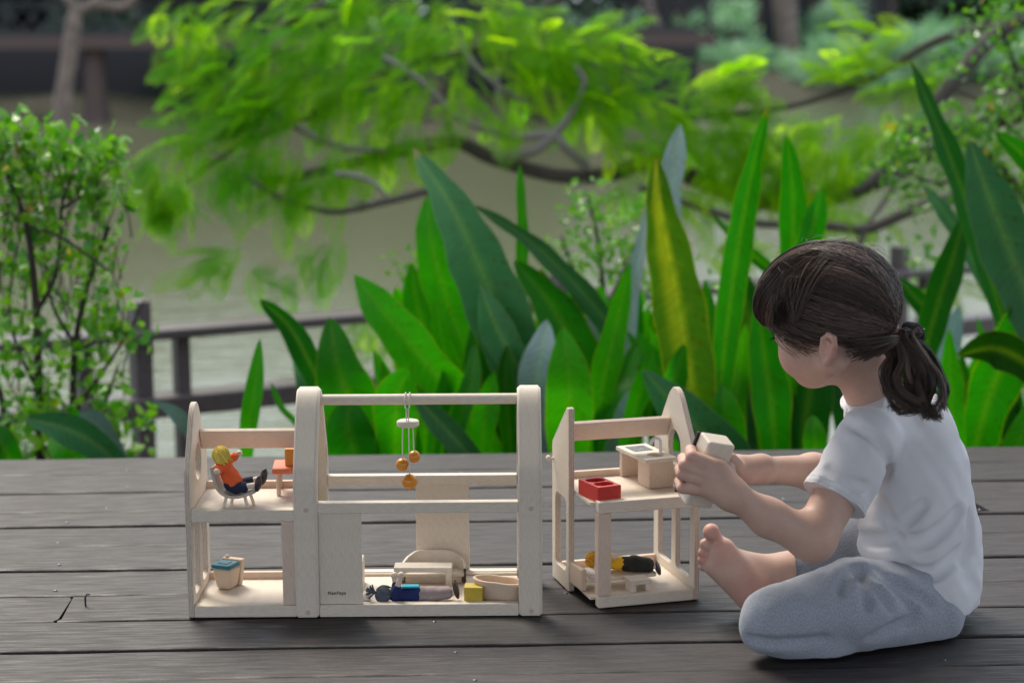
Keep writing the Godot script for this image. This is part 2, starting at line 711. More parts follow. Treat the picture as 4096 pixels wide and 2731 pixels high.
	M.trunk_pale.albedo_texture = noise_texture(0.02, 4, [[0.2, grey(0.6)], [0.8, grey(1.0)]], 256, 37)
	M.trunk_pale.uv1_triplanar = true
	M.trunk_pale.uv1_scale = Vector3(1.5, 0.6, 1.5)
	M.far_leaf = plain(Color.WHITE, 0.6, true)
	M.far_leaf.backlight_enabled = true
	M.far_leaf.backlight = Color(0.6, 0.7, 0.3)
	M.stem_dark = plain(lin(0.04, 0.03, 0.022), 0.85)
	# the child
	M.skin = plain(Color.WHITE, 0.5, true)
	M.skin.subsurf_scatter_enabled = true
	M.skin.subsurf_scatter_strength = 0.12
	M.skin.metallic_specular = 0.4
	M.shirt = plain(lin(0.66, 0.655, 0.67), 0.95)
	M.shirt.rim_enabled = true
	M.shirt.rim = 0.3
	M.shirt.heightmap_enabled = true
	M.shirt.heightmap_texture = noise_texture(0.09, 3, [], 512, 51)
	M.shirt.heightmap_scale = 0.05
	M.shirt.uv1_triplanar = true
	M.shirt.uv1_scale = Vector3(9, 9, 9)
	M.leggings = plain(lin(0.37, 0.39, 0.44), 0.95)
	M.leggings.albedo_texture = noise_texture(0.035, 4, [[0.3, grey(0.83)], [0.5, grey(0.94)], [0.68, grey(1.0)]], 512, 52)
	M.leggings.uv1_triplanar = true
	M.leggings.uv1_scale = Vector3(26, 11, 26)
	M.leggings.rim_enabled = true
	M.leggings.rim = 0.4
	M.hair = plain(Color.WHITE, 0.33, true)
	M.hair.metallic_specular = 0.45
	M.hair_tie = plain(lin(0.008, 0.008, 0.009), 0.8)
	M.eye_white = plain(lin(0.7, 0.68, 0.66), 0.2)
	M.eye_dark = plain(lin(0.02, 0.012, 0.008), 0.15)


# one deck board: a long slab with worn edges; ends may be broken
func plank_mesh(x0: float, x1: float, z0: float, z1: float, y: float, tone: float, seed_no: int, jag0 := 0.0, jag1 := 0.0) -> MB:
	var mb := MB.new()
	var n := FastNoiseLite.new()
	n.seed = seed_no
	n.frequency = 3.0
	var uo := fmod(seed_no * 0.37, 7.0)
	var segs := maxi(6, int((x1 - x0) / 0.05))
	var w := z1 - z0
	var warm := 0.03 * sin(seed_no * 2.1)
	mb.tint = Color(tone * (1.0 + warm), tone, tone * (1.0 - warm))
	var b := 0.004
	for k in segs + 1:
		var x := lerpf(x0, x1, float(k) / segs)
		var age := n.get_noise_2d(x * 0.5, 40.0) * 0.30 + n.get_noise_2d(x * 2.0, 60.0) * 0.10
		var rust := clampf(n.get_noise_2d(x * 0.35, 80.0) * 1.6 - 0.15, 0.0, 1.0) * 0.35
		var now := tone * (1.0 + age)
		mb.tint = Color(now * (1.0 + warm + rust), now * (1.0 + rust * 0.25), now * (1.0 - warm - rust * 0.15))
		var e0 := z0 + n.get_noise_2d(x, 1.0) * 0.004
		var e1 := z1 + n.get_noise_2d(x, 9.0) * 0.004
		var yy := y + n.get_noise_2d(x * 0.4, 20.0) * 0.002
		var rows := [[e0, -0.03, Vector3(0, 0, -1)], [e0, yy - b, Vector3(0, 0.2, -1)], [e0 + b, yy, Vector3(0, 1, -0.15)], [lerpf(e0, e1, 0.1), yy, Vector3.UP], [lerpf(e0, e1, 0.9), yy, Vector3.UP], [e1 - b, yy, Vector3(0, 1, 0.15)], [e1, yy - b, Vector3(0, 0.2, 1)], [e1, -0.03, Vector3(0, 0, 1)]]
		for r in rows.size():
			var xx := x
			if k == 0 and jag0 > 0.0:
				xx += jag0 * (0.5 + 0.5 * sin(r * 2.3 + seed_no))
			if k == segs and jag1 > 0.0:
				xx -= jag1 * (0.5 + 0.5 * sin(r * 1.9 + seed_no))
			mb.p(Vector3(xx, rows[r][1], rows[r][0]), rows[r][2].normalized(), Vector2(xx * 0.8 + uo, (rows[r][0] - z0) * 8.0 + rows[r][1] * 5.0 + uo * 1.7))
	for k in segs:
		for r in 7:
			var a := k * 8 + r
			mb.quad(a, a + 1, a + 9, a + 8)
	for e in [0, segs]:
		var nn := Vector3(-1 if e == 0 else 1, 0, 0)
		var at0 := mb.v.size()
		for r in 8:
			mb.p(mb.v[e * 8 + r], nn, mb.uv[e * 8 + r])
		for r in range(1, 7):
			mb.tri(at0, at0 + r, at0 + r + 1)
	return mb


func build_deck() -> void:
	var deck := Node3D.new()
	deck.name = "deck"
	add_child(deck)
	tag(deck, "weathered grey brown timber deck of long boards beside the pond", "", "", "structure")
	deck.rotation.y = deg_to_rad(2.0)
	# the far edge of each board, from the pond to the viewer, as measured where x = 0
	var edges := [-3.78, -3.63, -3.475, -3.325, -3.222, -3.09, -2.94, -2.80, -2.667, -2.528, -2.404, -2.28, -2.15, -2.02, -1.89, -1.76, -1.63, -1.5]
	var tones := [0.72, 0.88, 1.08, 1.28, 0.80, 0.98, 1.06, 0.84, 0.70, 0.78, 0.98, 0.8, 0.85, 0.9, 0.8, 0.85, 0.9]
	for k in edges.size() - 1:
		var z0: float = edges[k] + 0.0025
		var z1: float = edges[k + 1] - 0.0025
		var y := 0.0015 * sin(k * 2.7) - 0.0015
		var spans := [[-2.2, 2.4, 0.0, 0.0]]
		if k == 7:
			spans = [[-2.2, -0.600, 0.0, 0.007], [-0.602, 2.4, 0.006, 0.0]]
		elif k == 3:
			spans = [[-2.2, 0.905, 0.0, 0.03], [0.965, 2.4, 0.04, 0.0]]
		for q in spans.size():
			var s: Array = spans[q]
			var tone: float = tones[k]
			if k == 7 and q == 0:
				tone = 1.12
			var o := part("plank", plank_mesh(s[0], s[1], z0, z1, y, tone, k * 3 + q + 2, s[2], s[3]), M.deck, deck)
			for j in 3:
				var nx := lerpf(maxf(s[0], -1.0), minf(s[1], 1.0), (j + 0.5) / 3.0) + 0.03 * sin(k * 1.3 + j)
				var mb := MB.new()
				mb.lathe([Vector2(0.0001, 0.0012), Vector2(0.0022, 0.001), Vector2(0.0034, -0.0004)], 8, Transform3D(Basis(), Vector3(nx, y + 0.0006, lerpf(z0, z1, 0.22 if j % 2 else 0.8))))
				part("nail", mb, M.nail, o)
	# one bent nail stands up by the broken joint on the left
	var bent := MB.new()
	bent.tube([Vector3(-0.572, -0.005, -2.745), Vector3(-0.572, 0.012, -2.744), Vector3(-0.57, 0.017, -2.745), Vector3(-0.565, 0.0175, -2.745)], [0.0016], 6)
	part("nail", bent, M.nail, deck)
	# joists under the boards, seen only through the gaps
	for k in 6:
		box("joist", Vector3(-1.9 + k * 0.8, -0.095, -2.66), Vector3(0.09, 0.12, 2.2), 0.003, M.dark_wood, deck)


func build_pond() -> void:
	var water := MB.new()
	water.quad(water.p(Vector3(-160, -1.0, 40), Vector3.UP), water.p(Vector3(160, -1.0, 40), Vector3.UP), water.p(Vector3(160, -1.0, -150), Vector3.UP), water.p(Vector3(-160, -1.0, -150), Vector3.UP))
	# the part near the deck, with wind ripples
	var wind := FastNoiseLite.new()
	wind.seed = 15
	wind.frequency = 1.0
	wind.fractal_octaves = 3
	var at0 := water.v.size()
	for r in 241:
		var z := -5.8 - r * 0.045
		for k in 201:
			var x := -5.0 + k * 0.055
			var calm := smoothstep(0.0, 1.5, minf(minf(x + 5.0, 6.0 - x), minf(-5.8 - z, (z + 16.6) * 0.17)))
			var y := [0.0, 0.0, 0.0]
			for q in 3:
				var xx := x + (0.02 if q == 1 else 0.0)
				var zz := z + (0.02 if q == 2 else 0.0)
				y[q] = wind.get_noise_2d(xx * 1.1 + zz * 0.4, zz * 3.6) * 0.0085 * calm * (0.35 + 0.65 * smoothstep(-0.1, 0.35, wind.get_noise_2d(xx * 0.15 + 50.0, zz * 0.25)))
			water.p(Vector3(x, -0.992 + y[0], z), Vector3((y[0] - y[1]) / 0.02, 1, (y[0] - y[2]) / 0.02).normalized())
	for r in 240:
		for k in 200:
			var a := at0 + r * 201 + k
			water.quad(a, a + 1, a + 202, a + 201)
	setting("water", water, M.water, "murky brown green pond water with small ripples")
	# the near bank: soil that falls from under the deck into the pond
	var bank := MB.new()
	var n := FastNoiseLite.new()
	n.seed = 4
	n.frequency = 0.6
	var rows := [[20.0, -0.5], [-1.0, -0.5], [-3.6, -0.52], [-4.4, -0.6], [-5.2, -0.78], [-6.0, -0.98], [-6.6, -1.25], [-8.0, -1.8]]
	for r in rows:
		for k in 41:
			var x := -40.0 + k * 2.0
			bank.p(Vector3(x, r[1] + n.get_noise_2d(x, r[0]) * 0.05, r[0] + n.get_noise_2d(x * 0.5, 7.0) * 0.3), Vector3(0, 1, -0.15).normalized(), Vector2(x, r[0]))
	for r in rows.size() - 1:
		for k in 40:
			var a := r * 41 + k
			bank.quad(a, a + 1, a + 42, a + 41)
	setting("ground", bank, M.soil, "dark soil bank between the deck and the pond")


func build_fence() -> void:
	var o := thing("wooden_fence", "dark brown wooden fence with two rails along the pond behind the plants", "fence")
	var a := Vector3(-1.248, -0.0833, -6)
	var b := Vector3(1.7908, -0.0737, -7.6)
	var dir := (b - a)
	dir.y = 0
	var along := dir.normalized()
	var turn := Basis(along, Vector3.UP, along.cross(Vector3.UP))
	var start := a - along * 2.0
	start.y = 0.0
	for k in 7:
		var q := start + along * (2.0 + (k - 1) * 1.62)
		box("post", Vector3(q.x, -0.58, q.z), Vector3(0.062, 1.2, 0.062), 0.006, M.fence_wood, o, Basis(Vector3.UP, deg_to_rad(40)))
	for k in 8:
		var q := start + along * (2.0 + (0.14 if k % 2 else -0.19) + (k / 2 - 1) * 1.62)
		box("baluster", Vector3(q.x, -0.42, q.z), Vector3(0.05, 0.68, 0.045), 0.004, M.fence_wood, o, Basis(Vector3.UP, deg_to_rad(38)))
	for r in [[-0.092, 0.034, 0.15], [-0.34, 0.07, 0.13]]:
		var mid := start + along * 5.0
		box("rail", Vector3(mid.x, r[0], mid.z), Vector3(12.0, r[1], r[2]), 0.008, M.fence_wood, o, turn)


# the roof over the viewer and the front of the deck, which keeps the overhead sky off the child and the house
func build_pavilion() -> void:
	var o := thing("pavilion", "brown timber pavilion roof on posts over the viewer's side of the deck", "pavilion", Vector3(0, 0, 0.5))
	for k in 11:
		box("roof_board", Vector3(-5.0 + k * 1.0, 2.62, -0.45), Vector3(0.985, 0.04, 6.0), 0.004, M.dark_wood, o)
	for k in 4:
		box("rafter", Vector3(-4.5 + k * 3.0, 2.54, -0.45), Vector3(0.1, 0.12, 6.0), 0.006, M.dark_wood, o)
	for x in [-4.5, 4.5]:
		for z in [-3.0, 2.2]:
			box("post", Vector3(x, 1.0, z), Vector3(0.14, 3.1, 0.14), 0.01, M.dark_wood, o)


const DEPTH := Basis(Vector3(0, 0, -1), Vector3.UP, Vector3.RIGHT)   # a board's outline in (depth, height), its thickness along x


func blob(called: String, mat: Material, parent: Node3D, caps: Array, k := 0.004, cell := 0.0013, wrinkle := 0.0) -> MeshInstance3D:
	var lo := Vector3(9, 9, 9)
	var hi := -lo
	for c in caps:
		var m: float = maxf(c[2], c[3]) + cell * 3.0
		lo = lo.min(c[0].min(c[1]) - Vector3(m, m, m))
		hi = hi.max(c[0].max(c[1]) + Vector3(m, m, m))
	var f := Sdf.new(lo, hi, cell)
	for c in caps:
		f.cap(c[0], c[1], c[2], c[3], k)
	if wrinkle > 0.0:
		var n := FastNoiseLite.new()
		n.frequency = 70.0
		n.seed = called.length() + caps.size()
		f.ripple(n, Basis.from_scale(Vector3(1.0, 1.7, 1.0)), wrinkle)
	var mb := MB.new()
	f.to(mb)
	return part(called, mb, mat, parent)


# yarn hair: strands that fall from the crown over a ball
func yarn(parent: Node3D, at: Vector3, r: float, up: Vector3, face: Vector3, length: float, color: Color, count: int, mop := 0.0) -> void:
	var mb := MB.new()
	for k in count:
		var a := TAU * k * 0.618034
		var tilt := sqrt((k + 0.5) / count) * 1.5
		var side := up.cross(face).normalized()
		var d0 := (up * cos(tilt * 0.35) + (face * cos(a) + side * sin(a)) * sin(tilt * 0.35)).normalized()
		var d1 := (up * cos(tilt) + (face * cos(a) + side * sin(a)) * sin(tilt)).normalized()
		if d1.dot(face) > 0.62:
			d1 = (d1 - face * 0.5).normalized()
		var out := (d1 - up * 0.1).normalized()
		var tone := rng.randf_range(0.7, 1.15)
		mb.tint = Color(color.r * tone, color.g * tone, color.b * tone)
		var end := at + out * r * 1.05 - up * length * rng.randf_range(0.6, 1.0) + Vector3(rng.randf_range(-1, 1), rng.randf_range(-1, 1), rng.randf_range(-1, 1)) * r * 0.12
		if (end - at).length() < r * 1.05:
			end = at + (end - at).normalized() * r * 1.08
		mb.tube(spline([at + d0 * r * 1.02, at + d1 * r * 1.1, at + (d1 * 0.9 - up * 0.35).normalized() * r * 1.14, end], 3), [0.0011], 5)
	for k in int(mop):
		var d := (up * 1.2 + Vector3(rng.randf_range(-1, 1), rng.randf_range(-1, 1), rng.randf_range(-1, 1))).normalized()
		var tone := rng.randf_range(0.7, 1.2)
		mb.tint = Color(color.r * tone, color.g * tone, color.b * tone)
		mb.tube(spline([at + up * r * 1.0, at + up * r * 1.3 + d * r * 0.3, at + up * r * 1.4 + d * r * 1.0], 3), [0.0012], 5)
	part("yarn_hair", mb, M.yarn_blond, parent)


func ball_part(called: String, at: Vector3, r: Vector3, mat: Material, parent: Node3D, b := Basis()) -> MeshInstance3D:
	var mb := MB.new()
	mb.ball(at, r, b, 16)
	return part(called, mb, mat, parent)


func rod(called: String, a: Vector3, b: Vector3, r0: float, r1: float, mat: Material, parent: Node3D, sides := 12) -> MeshInstance3D:
	var mb := MB.new()
	mb.tube([a, b], [r0, r1], sides)
	return part(called, mb, mat, parent)


func build_house() -> void:
	var o := thing("dollhouse", "pale wooden dollhouse frame with round roof bar and sliding panel", "dollhouse", Vector3(-0.3313, 0, -2.6521), deg_to_rad(0.5))
	var arch := rounded([Vector3(0, 0, 0.003), Vector3(0, 0.219, 0.07), Vector3(0.098, 0.372, 0.05), Vector3(0.196, 0.219, 0.07), Vector3(0.196, 0, 0.003), Vector3(0.177, 0, 0.002), Vector3(0.177, 0.214, 0.06), Vector3(0.098, 0.338, 0.03), Vector3(0.019, 0.214, 0.06), Vector3(0.019, 0, 0.002)], 0.004)
	for x in [0.0181, 0.3576]:
		var a := part_of("roof_arch", board(arch, [], 0.0362, 0.0045, Transform3D(DEPTH, Vector3(x, 0, 0)), M.toy_y, M.toy_y), o)
		for h in [0.1685, 0.0085]:
			var mb := MB.new()
			mb.lathe([Vector2(0.0038, -0.001), Vector2(0.0038, 0.0001), Vector2(0.0035, 0.0003), Vector2(0.0002, 0.0004)], 18, Transform3D(Basis(Vector3.RIGHT, PI / 2), Vector3(x + 0.001, h, 0)))
			part("plug", mb, M.plug, a)
	rod("roof_bar", Vector3(0.02, 0.3185, -0.098), Vector3(0.356, 0.3185, -0.098), 0.0085, 0.0085, M.toy_x, o, 20)
	for z in [-0.0115, -0.1855]:
		box("rail", Vector3(0.18785, 0.1703, z), Vector3(0.3033, 0.0166, 0.017), 0.0015, M.toy_x, o)
		box("base_rail", Vector3(0.18785, 0.0097, z), Vector3(0.3033, 0.0193, 0.017), 0.0015, M.toy_x, o)
	box("floor", Vector3(0.18785, 0.0105, -0.0985), Vector3(0.3033, 0.006, 0.156), 0.0005, M.panel_x, o)
	box("floor_strip", Vector3(0.18785, 0.0155, -0.1745), Vector3(0.3033, 0.004, 0.0045), 0.0005, M.toy_x, o)
	var p := box("sliding_panel", Vector3(0.0691, 0.0907, -0.0105), Vector3(0.0655, 0.1426, 0.0035), 0.0006, M.panel_y, o)
	lettering("printed_name", "PlanToys", 0.0066, M.ink, p, Transform3D(Basis(), Vector3(0.0625, 0.0363, -0.0086)))
	box("sliding_panel", Vector3(0.2194, 0.0907, -0.1865), Vector3(0.0857, 0.1426, 0.0035), 0.0006, M.panel_y, o)


# one gabled half of the house, d deep; side is 1 where its tall gable stands on the right, -1 on the left
func make_wing(called: String, label: String, at: Vector3, turn: float, side: float, d: float) -> Node3D:
	var o := thing(called, label, "dollhouse", at, turn, "gabled dollhouse wings")
	var w := 0.157
	var m := d / 2
	var tall := rounded([Vector3(0, 0, 0.003), Vector3(0, 0.222, 0.03), Vector3(m, 0.342, 0.040), Vector3(d, 0.222, 0.03), Vector3(d, 0, 0.003)], 0.003)
	var slot_a := rounded([Vector3(0.022, 0.03, 0.012), Vector3(m - 0.010, 0.03, 0.012), Vector3(m - 0.010, 0.146, 0.008), Vector3(0.022, 0.146, 0.008)], 0.003)
	var slot_b := rounded([Vector3(m + 0.010, 0.03, 0.012), Vector3(d - 0.022, 0.03, 0.012), Vector3(d - 0.022, 0.146, 0.008), Vector3(m + 0.010, 0.146, 0.008)], 0.003)
	part_of("gable_panel", board(tall, [disc(Vector2(m, 0.225), 0.028), slot_a, slot_b], 0.0085, 0.001, Transform3D(DEPTH, Vector3(side * (w + 0.00425), 0, 0)), M.toy_y, M.ply), o)
	var half := rounded([Vector3(m + 0.0025, 0, 0.003), Vector3(m + 0.0025, 0.297, 0.007), Vector3(m + 0.014, 0.297, 0.008), Vector3(d, 0.226, 0.015), Vector3(d, 0, 0.003)], 0.003)
	var slot_c := rounded([Vector3(m + 0.017, 0.03, 0.01), Vector3(d - 0.018, 0.03, 0.01), Vector3(d - 0.018, 0.148, 0.012), Vector3(m + 0.017, 0.148, 0.012)], 0.003)
	var inner := part_of("half_gable_panel", board(half, [slot_c], 0.0095, 0.001, Transform3D(DEPTH, Vector3(side * -0.0135, 0, 0)), M.toy_y, M.ply), o)
	if side > 0.0:
		var mb := MB.new()
		mb.tube([Vector3(-0.018, 0.199, 0.009 - d), Vector3(-0.026, 0.199, 0.009 - d)], [0.0022], 8)
		mb.ball(Vector3(-0.027, 0.2, 0.009 - d), Vector3(0.0045, 0.0052, 0.0052))
		part("peg", mb, M.toy_x, inner)
	for h in [[0.0, 0.0186, 0.0148], [0.1495, 0.1685, 0.1645]]:
		var mid: float = (h[0] + h[1]) / 2
		var name_of := "base" if h[0] == 0.0 else "shelf"
		box(name_of + "_rail", Vector3(side * w / 2, mid, -0.009), Vector3(w, h[1] - h[0], 0.018), 0.0025, M.toy_x, o)
		box(name_of, Vector3(side * 0.0741, h[2] - 0.0025, -0.009 - (d - 0.009) / 2), Vector3(0.1648, 0.005, d - 0.026), 0.0006, M.panel_x, o)
		box("back_" + name_of + "_rail", Vector3(side * 0.0741, h[2] + 0.0025, 0.0085 - d), Vector3(0.1655, 0.017, 0.009), 0.001, M.rosy_x, o)
	box("corner_post", Vector3(side * 0.0107, 0.08405, -0.0115), Vector3(0.0214, 0.1309, 0.019), 0.002, M.rosy_y, o)
	box("roof_plank", Vector3(side * 0.0739, 0.255, -m - 0.026), Vector3(0.165, 0.036, 0.0085), 0.002, M.rosy_x, o, rot(30, 0, 0))
	return o


func build_toys() -> void:
	build_house()
	make_wing("dollhouse_wing", "dollhouse wing joined to the frame, holding the doll in the chair", Vector3(-0.3292, 0, -2.656), deg_to_rad(0.5), -1.0, 0.168)
	make_wing("dollhouse_wing", "separate dollhouse wing standing turned beside the child's foot", Vector3(0.1312, 0, -2.6902), deg_to_rad(15.3), 1.0, 0.188)
	build_mobile()
	build_left_furniture()
	build_middle_furniture()
	build_right_furniture()


func build_mobile() -> void:
	var o := thing("hanging_mobile", "mobile of three orange beads on cords looped over the roof bar", "mobile", Vector3(-0.1624, 0.19, -2.75))
	for x in [-0.003, 0.0035]:
		var loop := []
		for k in 17:
			var a := -PI / 2 + TAU * k / 16.0
			loop.append(Vector3(x + 0.0005 * sin(a), 0.1285 + 0.0105 * sin(a) - (0.003 if k == 0 or k == 16 else 0.0), cos(a) * 0.0105))
		var mb := MB.new()
		mb.tube(loop, [0.0011], 6)
		part("cord_loop", mb, M.cord, o)
		rod("cord", Vector3(x * 0.5, 0.116, 0.0095), Vector3(x * 0.5 - 0.0004, 0.094, 0.001), 0.0011, 0.0011, M.cord, o, 6)
	var mb := MB.new()
	mb.lathe([Vector2(0.0002, 0.0), Vector2(0.0155, 0.0), Vector2(0.0172, 0.0012), Vector2(0.0177, 0.0045), Vector2(0.0172, 0.0078), Vector2(0.0155, 0.009), Vector2(0.0002, 0.009)], 32, Transform3D(Basis(), Vector3(0.0005, 0.0865, 0)))
	part("disc", mb, M.toy_x, o)
	for b in [[-0.0092, 0.026, 0.0102, 0.002], [0.0094, 0.038, 0.0098, 0.0], [0.002, -0.0005, 0.0123, 0.005]]:
		rod("cord", Vector3(b[0] * 0.85, 0.087, b[3]), Vector3(b[0], b[1], b[3]), 0.0011, 0.0011, M.cord, o, 6)
		ball_part("bead", Vector3(b[0], b[1], b[3]), Vector3(b[2], b[2], b[2]), M.bead, o)


func legs4(o: Node3D, spots: Array, r: float, mat: Material, top: float) -> void:
	for s in spots:
		rod("leg", Vector3(s.x, 0, s.y), Vector3(s.x * 0.85, top, s.y * 0.85), r * 0.9, r, mat, o, 10)


func build_left_furniture() -> void:
	# the bent plywood chair
	var o := thing("toy_chair", "small bent plywood chair on four legs under the blond doll", "chair", Vector3(-0.4195, 0.1655, -2.692), deg_to_rad(-8))
	var side := spline([Vector3(-0.034, 0.064, 0), Vector3(-0.031, 0.045, 0), Vector3(-0.024, 0.028, 0), Vector3(-0.010, 0.0195, 0), Vector3(0.008, 0.0195, 0), Vector3(0.031, 0.0275, 0)], 6)
	var mf := MB.new()
	var rows := side.size()
	for face in [1.0, -1.0]:
		for k in rows:
			var t: Vector3 = (side[mini(k + 1, rows - 1)] - side[maxi(k - 1, 0)]).normalized()
			var nn: Vector3 = Vector3(-t.y, t.x, 0) * face
			for j in 7:
				var z := (j - 3) * 0.0068
				var dip := 0.0 if absf(z) < 0.015 else 0.0
				mf.p(side[k] + nn * 0.0022 + Vector3(0, dip, z), nn, Vector2(k * 0.004, z))
	for face in 2:
		for k in rows - 1:
			for j in 6:
				var a := face * rows * 7 + k * 7 + j
				mf.quad(a, a + 1, a + 8, a + 7)
	var me := MB.new()
	for z in [0.0204, -0.0204]:
		var at0 := me.v.size()
		for k in rows:
			for j in 2:
				me.p(mf.v[j * rows * 7 + k * 7 + (6 if z > 0 else 0)] + Vector3(0, 0, signf(z) * 0.0006), Vector3(0, 0, signf(z)), Vector2(k * 0.03, j))
		for k in rows - 1:
			me.quad(at0 + k * 2, at0 + k * 2 + 1, at0 + k * 2 + 3, at0 + k * 2 + 2)
	for k in [0, rows - 1]:
		var at0 := me.v.size()
		for j in 7:
			for face in 2:
				me.p(mf.v[face * rows * 7 + k * 7 + j], (side[k] - side[1 if k == 0 else rows - 2]).normalized(), Vector2(j * 0.05, face))
		for j in 6:
			me.quad(at0 + j * 2, at0 + j * 2 + 1, at0 + j * 2 + 3, at0 + j * 2 + 2)
	part_of("seat_shell", me.surface(mf.surface(ArrayMesh.new(), M.toy_x), M.ply), o)
	for s in [Vector2(-0.019, 0.015), Vector2(-0.015, -0.015), Vector2(0.019, 0.015), Vector2(0.02, -0.015)]:
		rod("leg", Vector3(s.x, 0, s.y), Vector3(s.x * 0.75, 0.019, s.y * 0.8), 0.0024, 0.0026, M.toy_y, o, 10)
	# the doll that lounges in it
	var d := thing("doll", "blond yarn haired doll in orange shirt and jeans lounging on the chair", "doll", Vector3(-0.427, 0.1875, -2.689), deg_to_rad(-8))
	var head := Vector3(-0.0165, 0.0585, 0.001)
	ball_part("head", head, Vector3(0.0108, 0.0115, 0.0105), M.doll_wood, d)
	for z in [-0.0045, 0.004]:
		ball_part("eye", head + Vector3(0.0095, 0.001, z), Vector3(0.001, 0.0012, 0.001), M.ink, d)
	yarn(d, head, 0.0112, Vector3(-0.45, 0.9, 0.0).normalized(), Vector3(0.9, 0.3, 0.15).normalized(), 0.019, Color(0.82, 0.60, 0.11), 130)
	blob("shirt", M.cloth_orange, d, [[Vector3(-0.013, 0.044, 0), Vector3(-0.003, 0.025, 0), 0.0095, 0.0125], [Vector3(-0.003, 0.025, 0), Vector3(0.003, 0.0165, 0), 0.0125, 0.0135], [Vector3(-0.014, 0.044, 0.004), Vector3(-0.0165, 0.0385, 0.0165), 0.007, 0.0075], [Vector3(-0.010, 0.046, -0.005), Vector3(0.0, 0.053, -0.0135), 0.0065, 0.0065]], 0.005, 0.0012, 0.0013)
	ball_part("hand", Vector3(-0.0168, 0.0372, 0.0225), Vector3(0.0055, 0.0055, 0.0055), M.doll_wood, d)
	ball_part("hand", Vector3(0.0075, 0.0575, -0.0165), Vector3(0.005, 0.005, 0.005), M.doll_wood, d)
	blob("jeans", M.cloth_denim, d, [[Vector3(-0.001, 0.0135, 0), Vector3(0.006, 0.0095, 0), 0.0125, 0.0115], [Vector3(0.006, 0.0095, 0.006), Vector3(0.0205, 0.0105, 0.0075), 0.0085, 0.0078], [Vector3(0.006, 0.0105, -0.006), Vector3(0.026, 0.0165, -0.0085), 0.0085, 0.0075]], 0.004, 0.0012, 0.0012)
	for s in [[Vector3(0.022, 0.0115, 0.0078), Vector3(0.0405, 0.015, 0.0085)], [Vector3(0.026, 0.0165, -0.0085), Vector3(0.044, 0.0215, -0.0095)]]:
		rod("leg", s[0], s[1], 0.0046, 0.0046, M.doll_wood, d)
		ball_part("shoe", s[1] + Vector3(0.0025, 0.0025, 0), Vector3(0.0055, 0.0135, 0.0075), M.dark_shoe, d, rot(0, 0, -12))
	# orange table with the yellow cube on it
	o = thing("toy_table", "small coral orange table top on wooden legs beside the seated doll", "table", Vector3(-0.345, 0.1655, -2.785), deg_to_rad(4))
	box("table_top", Vector3(0, 0.0395, 0), Vector3(0.064, 0.0085, 0.068), 0.002, M.orange, o)
	for x in [-0.023, 0.023]:
		for z in [-0.024, 0.024]:
			rod("leg", Vector3(x, 0, z), Vector3(x, 0.036, z), 0.0033, 0.0036, M.rosy_y, o)
	var cube := box("toy_cube", Vector3.ZERO, Vector3(0.0265, 0.0265, 0.0265), 0.0012, M.amber, self)
	cube.position = Vector3(-0.3445, 0.2225, -2.785)
	cube.rotation.y = deg_to_rad(4)
	tag(cube, "amber yellow cube standing on the orange table", "toy block")
	# the toilet downstairs
	o = thing("toy_toilet", "small beige toilet with teal lid on the lower floor", "toilet", Vector3(-0.452, 0.0148, -2.763), deg_to_rad(-22))
	var mb := MB.new()
	mb.rbox(Vector3(0, 0.021, 0), Vector3(0.0425, 0.042, 0.043), 0.006, Basis(), Vector2(0.66, 1.0))
	mb.rbox(Vector3(0.001, 0.026, -0.0235), Vector3(0.0445, 0.052, 0.014), 0.003, Basis(), Vector2(0.72, 1.0))
	o.scale = Vector3.ONE * 0.84
	part("bowl", mb, M.cork, o)
	mb = MB.new()
	mb.rbox(Vector3(-0.001, 0.0455, 0.004), Vector3(0.041, 0.0085, 0.038), 0.0038)
	mb.rbox(Vector3(-0.001, 0.0499, 0.004), Vector3(0.021, 0.0022, 0.019), 0.001)
	part("lid", mb, M.teal, o)
	ball_part("knob", Vector3(-0.012, 0.0535, -0.0235), Vector3(0.0042, 0.0034, 0.0042), M.cork, o)


func bench(called: String, label: String, category: String, at: Vector3, turn: float, size: Vector3, slab: float, mat: Material) -> Node3D:
	var o := thing(called, label, category, at, turn)
	box("seat" if category == "stool" else "table_top", Vector3(0, size.y - slab / 2, 0), Vector3(size.x, slab, size.z), 0.0015, mat, o)
	for x in [-1.0, 1.0]:
		box("leg", Vector3(x * (size.x / 2 - slab * 0.7), (size.y - slab) / 2, 0), Vector3(slab, size.y - slab, size.z * 0.92), 0.0008, M.toy_y, o)
	return o


